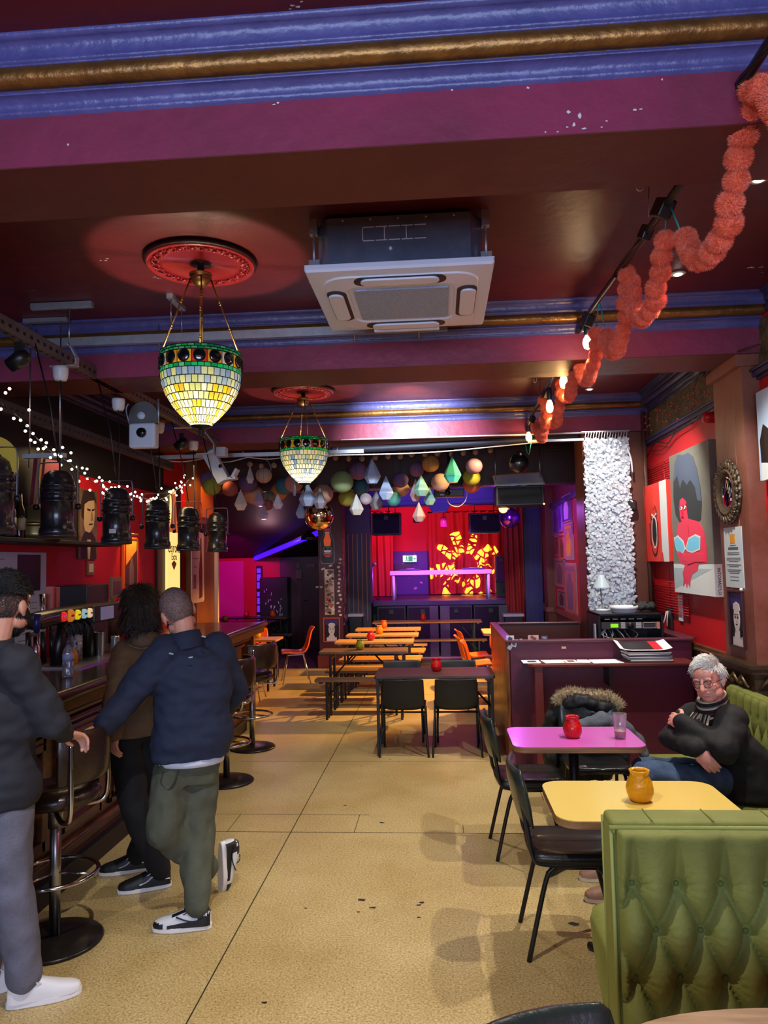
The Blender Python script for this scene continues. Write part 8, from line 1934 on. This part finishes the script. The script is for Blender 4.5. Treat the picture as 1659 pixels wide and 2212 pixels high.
# ---- D: grey-haired man on the green bench
root = Vector((1.62, 4.42, .455)); t = thing('person', 'seated grey-haired person with glasses and striped scarf, arms folded, on the green bench', 'person', root)
fa = -118; fv = Vector((math.sin(R(fa)), math.cos(R(fa)), 0)); rv = Vector((math.cos(R(fa)), -math.sin(R(fa)), 0)); y_ = -R(fa)
hm = mat_at(PY(1531, 1471, 4.30) - root, -141, -9, 8) @ Matrix.Scale(.96, 4)
J = dict(neck=PY(1542, 1532, 4.38), chest=PY(1548, 1590, 4.42), pelvis=Vector((1.72, 4.45, .58)), sh_r=PY(1498, 1546, 4.52), el_r=PY(1452, 1594, 4.40), wr_r=PY(1503, 1617, 4.14), sh_l=PY(1582, 1556, 4.24), el_l=PY(1562, 1618, 4.12), wr_l=PY(1474, 1562, 4.29))
J.update(hip_r=Vector((1.64, 4.53, .55)), kn_r=PY(1392, 1664, 4.52), an_r=Vector((.98, 4.42, .09)), hip_l=Vector((1.64, 4.40, .55)), kn_l=PY(1398, 1678, 4.22), an_l=Vector((.96, 4.16, .10)))
body(t, root, m_skin2, hm, J, {'r': ((.62, -.25, -.8), (-.35, -.9, .1), dict(curl=.42, thumb=1.6)), 'l': ((-.35, .93, .08), (-.8, -.2, .5), dict(curl=.6))}, voxel=.0042)
m_cg = M('cardigan_black', (20, 20, 21), .8, bump=(110, .15))
coat('cardigan', t, root, [(Vector((1.70, 4.44, .47)), .205, .19, y_), (Vector((1.71, 4.44, .55)), .215, .19, y_), (Vector((1.71, 4.44, .68)), .20, .165, y_), (PY(1548, 1580, 4.42), .195, .15, y_), (PY(1545, 1550, 4.40), .175, .12, y_), (PY(1543, 1534, 4.39), .10, .09, y_)],
     [([J['sh_r'], J['el_r'], J['wr_r']], [.082, .072, .05]), ([J['sh_l'], J['el_l'], J['wr_l']], [.086, .076, .052])], m_cg, wr=((.014, 6, 6, 8), (.008, 20, 20, 20)))
m_dn = M('denim_blue', (62, 84, 116), .85, var=(16, .7), col2=(40, 54, 80), bump=(140, .2))
slacks('jeans', t, root, [(Vector((1.72, 4.45, .48)), .14, .13, y_), (Vector((1.72, 4.45, .58)), .14, .12, y_)], [([J['hip_r'], J['kn_r'], Vector(J['an_r']) + Vector((0, 0, .02))], [.092, .076, .062]), ([J['hip_l'], J['kn_l'], Vector(J['an_l']) + Vector((0, 0, .02))], [.092, .078, .062])], m_dn, wr=((.014, 9, 9, 9), (.008, 22, 22, 22)))
for k in ('an_r', 'an_l'):
    q = Vector(J[k]); q.z = 0; shoe(t, mat_at(q - root + Vector((.06, 0, 0)), -95), M('shoe_tan', (150, 116, 96), .5), M('sole_cream', (206, 196, 186), .5))
m_hg = M('hair_grey', (206, 206, 200), .5, var=(30, .7), col2=(150, 150, 150))
gk = lambda p: (p[1] < .02 and p[2] > -.04) or p[2] > .082 + .02 * (abs(p[0]) < .03)
cap('hair_cap', t, hm, (.0815, .103, .104), (0, -.012, .037), lambda p: gk(p) and not (abs(p[1] + .008) < .024 and p[2] < .02), m_hg, jit=.07)
strands('hair', t, hm, (.081, .103, .104), (0, -.012, .037), lambda p: gk(p) and not (abs(p[1] + .008) < .024 and p[2] < .015), lambda p: (.9 + p[0] * 6, .5 if p[2] > .07 else -.6, -.9 if p[2] < .09 else 0), m_hg, 4200, .036, .0017, .22, .35, 11)
m_fr = M('glasses_brown', (70, 34, 30), .3)
b = MB()
for s in (-1, 1):
    b.tube([hm @ Vector((s * .033 + .024 * math.cos(2 * pi * i / 24), .104 - .012 * abs(math.cos(2 * pi * i / 24)) * (s * math.cos(2 * pi * i / 24) > 0), .008 + .0195 * math.sin(2 * pi * i / 24))) for i in range(24)], .0019, 6, closed=True)
    b.tube([hm @ Vector(p) for p in ((s * .056, .094, .012), (s * .076, .05, .012), (s * .083, -.005, .008), (s * .083, -.02, -.004))], .002, 6)
b.tube([hm @ Vector(p) for p in ((-.009, .108, .012), (0, .112, .015), (.009, .108, .012))], .0018, 6)
gl_ = b.build('glasses', m_fr, t)
b = MB()
for s in (-1, 1):
    n = 24; b.add([hm @ Vector((s * .033, .103, .008))] + [hm @ Vector((s * .033 + .0225 * math.cos(2 * pi * i / n), .103 - .011 * abs(math.cos(2 * pi * i / n)) * (s * math.cos(2 * pi * i / n) > 0), .008 + .018 * math.sin(2 * pi * i / n))) for i in range(n)], [(0, 1 + i, 1 + (i + 1) % n) for i in range(n)], 0)
b.build('lens', thin_glass('spectacle_lens', (255, 255, 255), .02, .02, .10), gl_)
b = MB(); lid = MB(); br_ = MB()
for s in (-1, 1):
    e = hm @ Vector((s * .031, .0775, .011)); b.sphere(e, .0115, 14, 10); lid.sphere(hm @ Vector((s * .031, .0785, .0125)), (.0145, .0135, .0125), 14, 10); b.tube([hm @ Vector((s * .031 + .013 * math.sin(a), .0785 + .0125 * math.cos(a), .0065 + .002 * math.cos(a))) for a in (-1.1, -.55, 0, .55, 1.1)], .0014, 5)
    br_.tube([hm @ Vector(p) for p in ((s * .014, .098, .032), (s * .03, .098, .038), (s * .050, .084, .032))], [.003, .004, .002], 6)
b.build('eyes', M('eye_dark', (60, 46, 44), .2), t); lid.build('eyelids', m_skin2, t); br_.build('eyebrows', m_hg, t)
b = MB(); n = 9
cols = [M('scarf_black', (26, 24, 24), .85), M('scarf_cream', (196, 180, 146), .85), M('scarf_maroon', (84, 40, 40), .85), M('scarf_slate', (70, 84, 92), .85)]
nk = Vector(J['neck']) - root + Vector((0, 0, .012))
for i in range(n):
    z = -.035 + i * .012; rr = .088 - .002 * i + .006 * math.sin(i * 2)
    b.tube([nk + rv * rr * math.cos(2 * pi * k / 30) + fv * (rr * 1.0 * math.sin(2 * pi * k / 30) + .012) + Vector((0, 0, z - .030 * math.sin(2 * pi * k / 30))) for k in range(30)], .0085, 6, (0, 1, 0, 2, 0, 1, 3, 0, 1)[i], closed=True)
for s, dx, ln_ in ((-1, -.03, .22), (1, .03, .24)):
    for i in range(6):
        o_ = (i - 2.5) * .012; p0 = nk + fv * .095 + rv * (dx + o_ * .8)
        b.tube(smooth_path([p0 + Vector((0, 0, -.03)), p0 + fv * .045 + rv * dx * .6 + Vector((0, 0, -.10)), p0 + fv * .06 + rv * (dx * 1.2 + o_ * .3) + Vector((0, 0, -ln_))], 4), .0075, 6, (1, 0, 1, 3, 0, 1)[i])
b.build('scarf', cols, t)
b = MB(); b.loft([(nk + fv * .012 + Vector((0, 0, -.04)), .085, .078, y_), (nk + fv * .014 + Vector((0, 0, .035)), .066, .064, y_)], 24); b.build('shirt_collar', M('collar_blue', (84, 104, 132), .7), t)
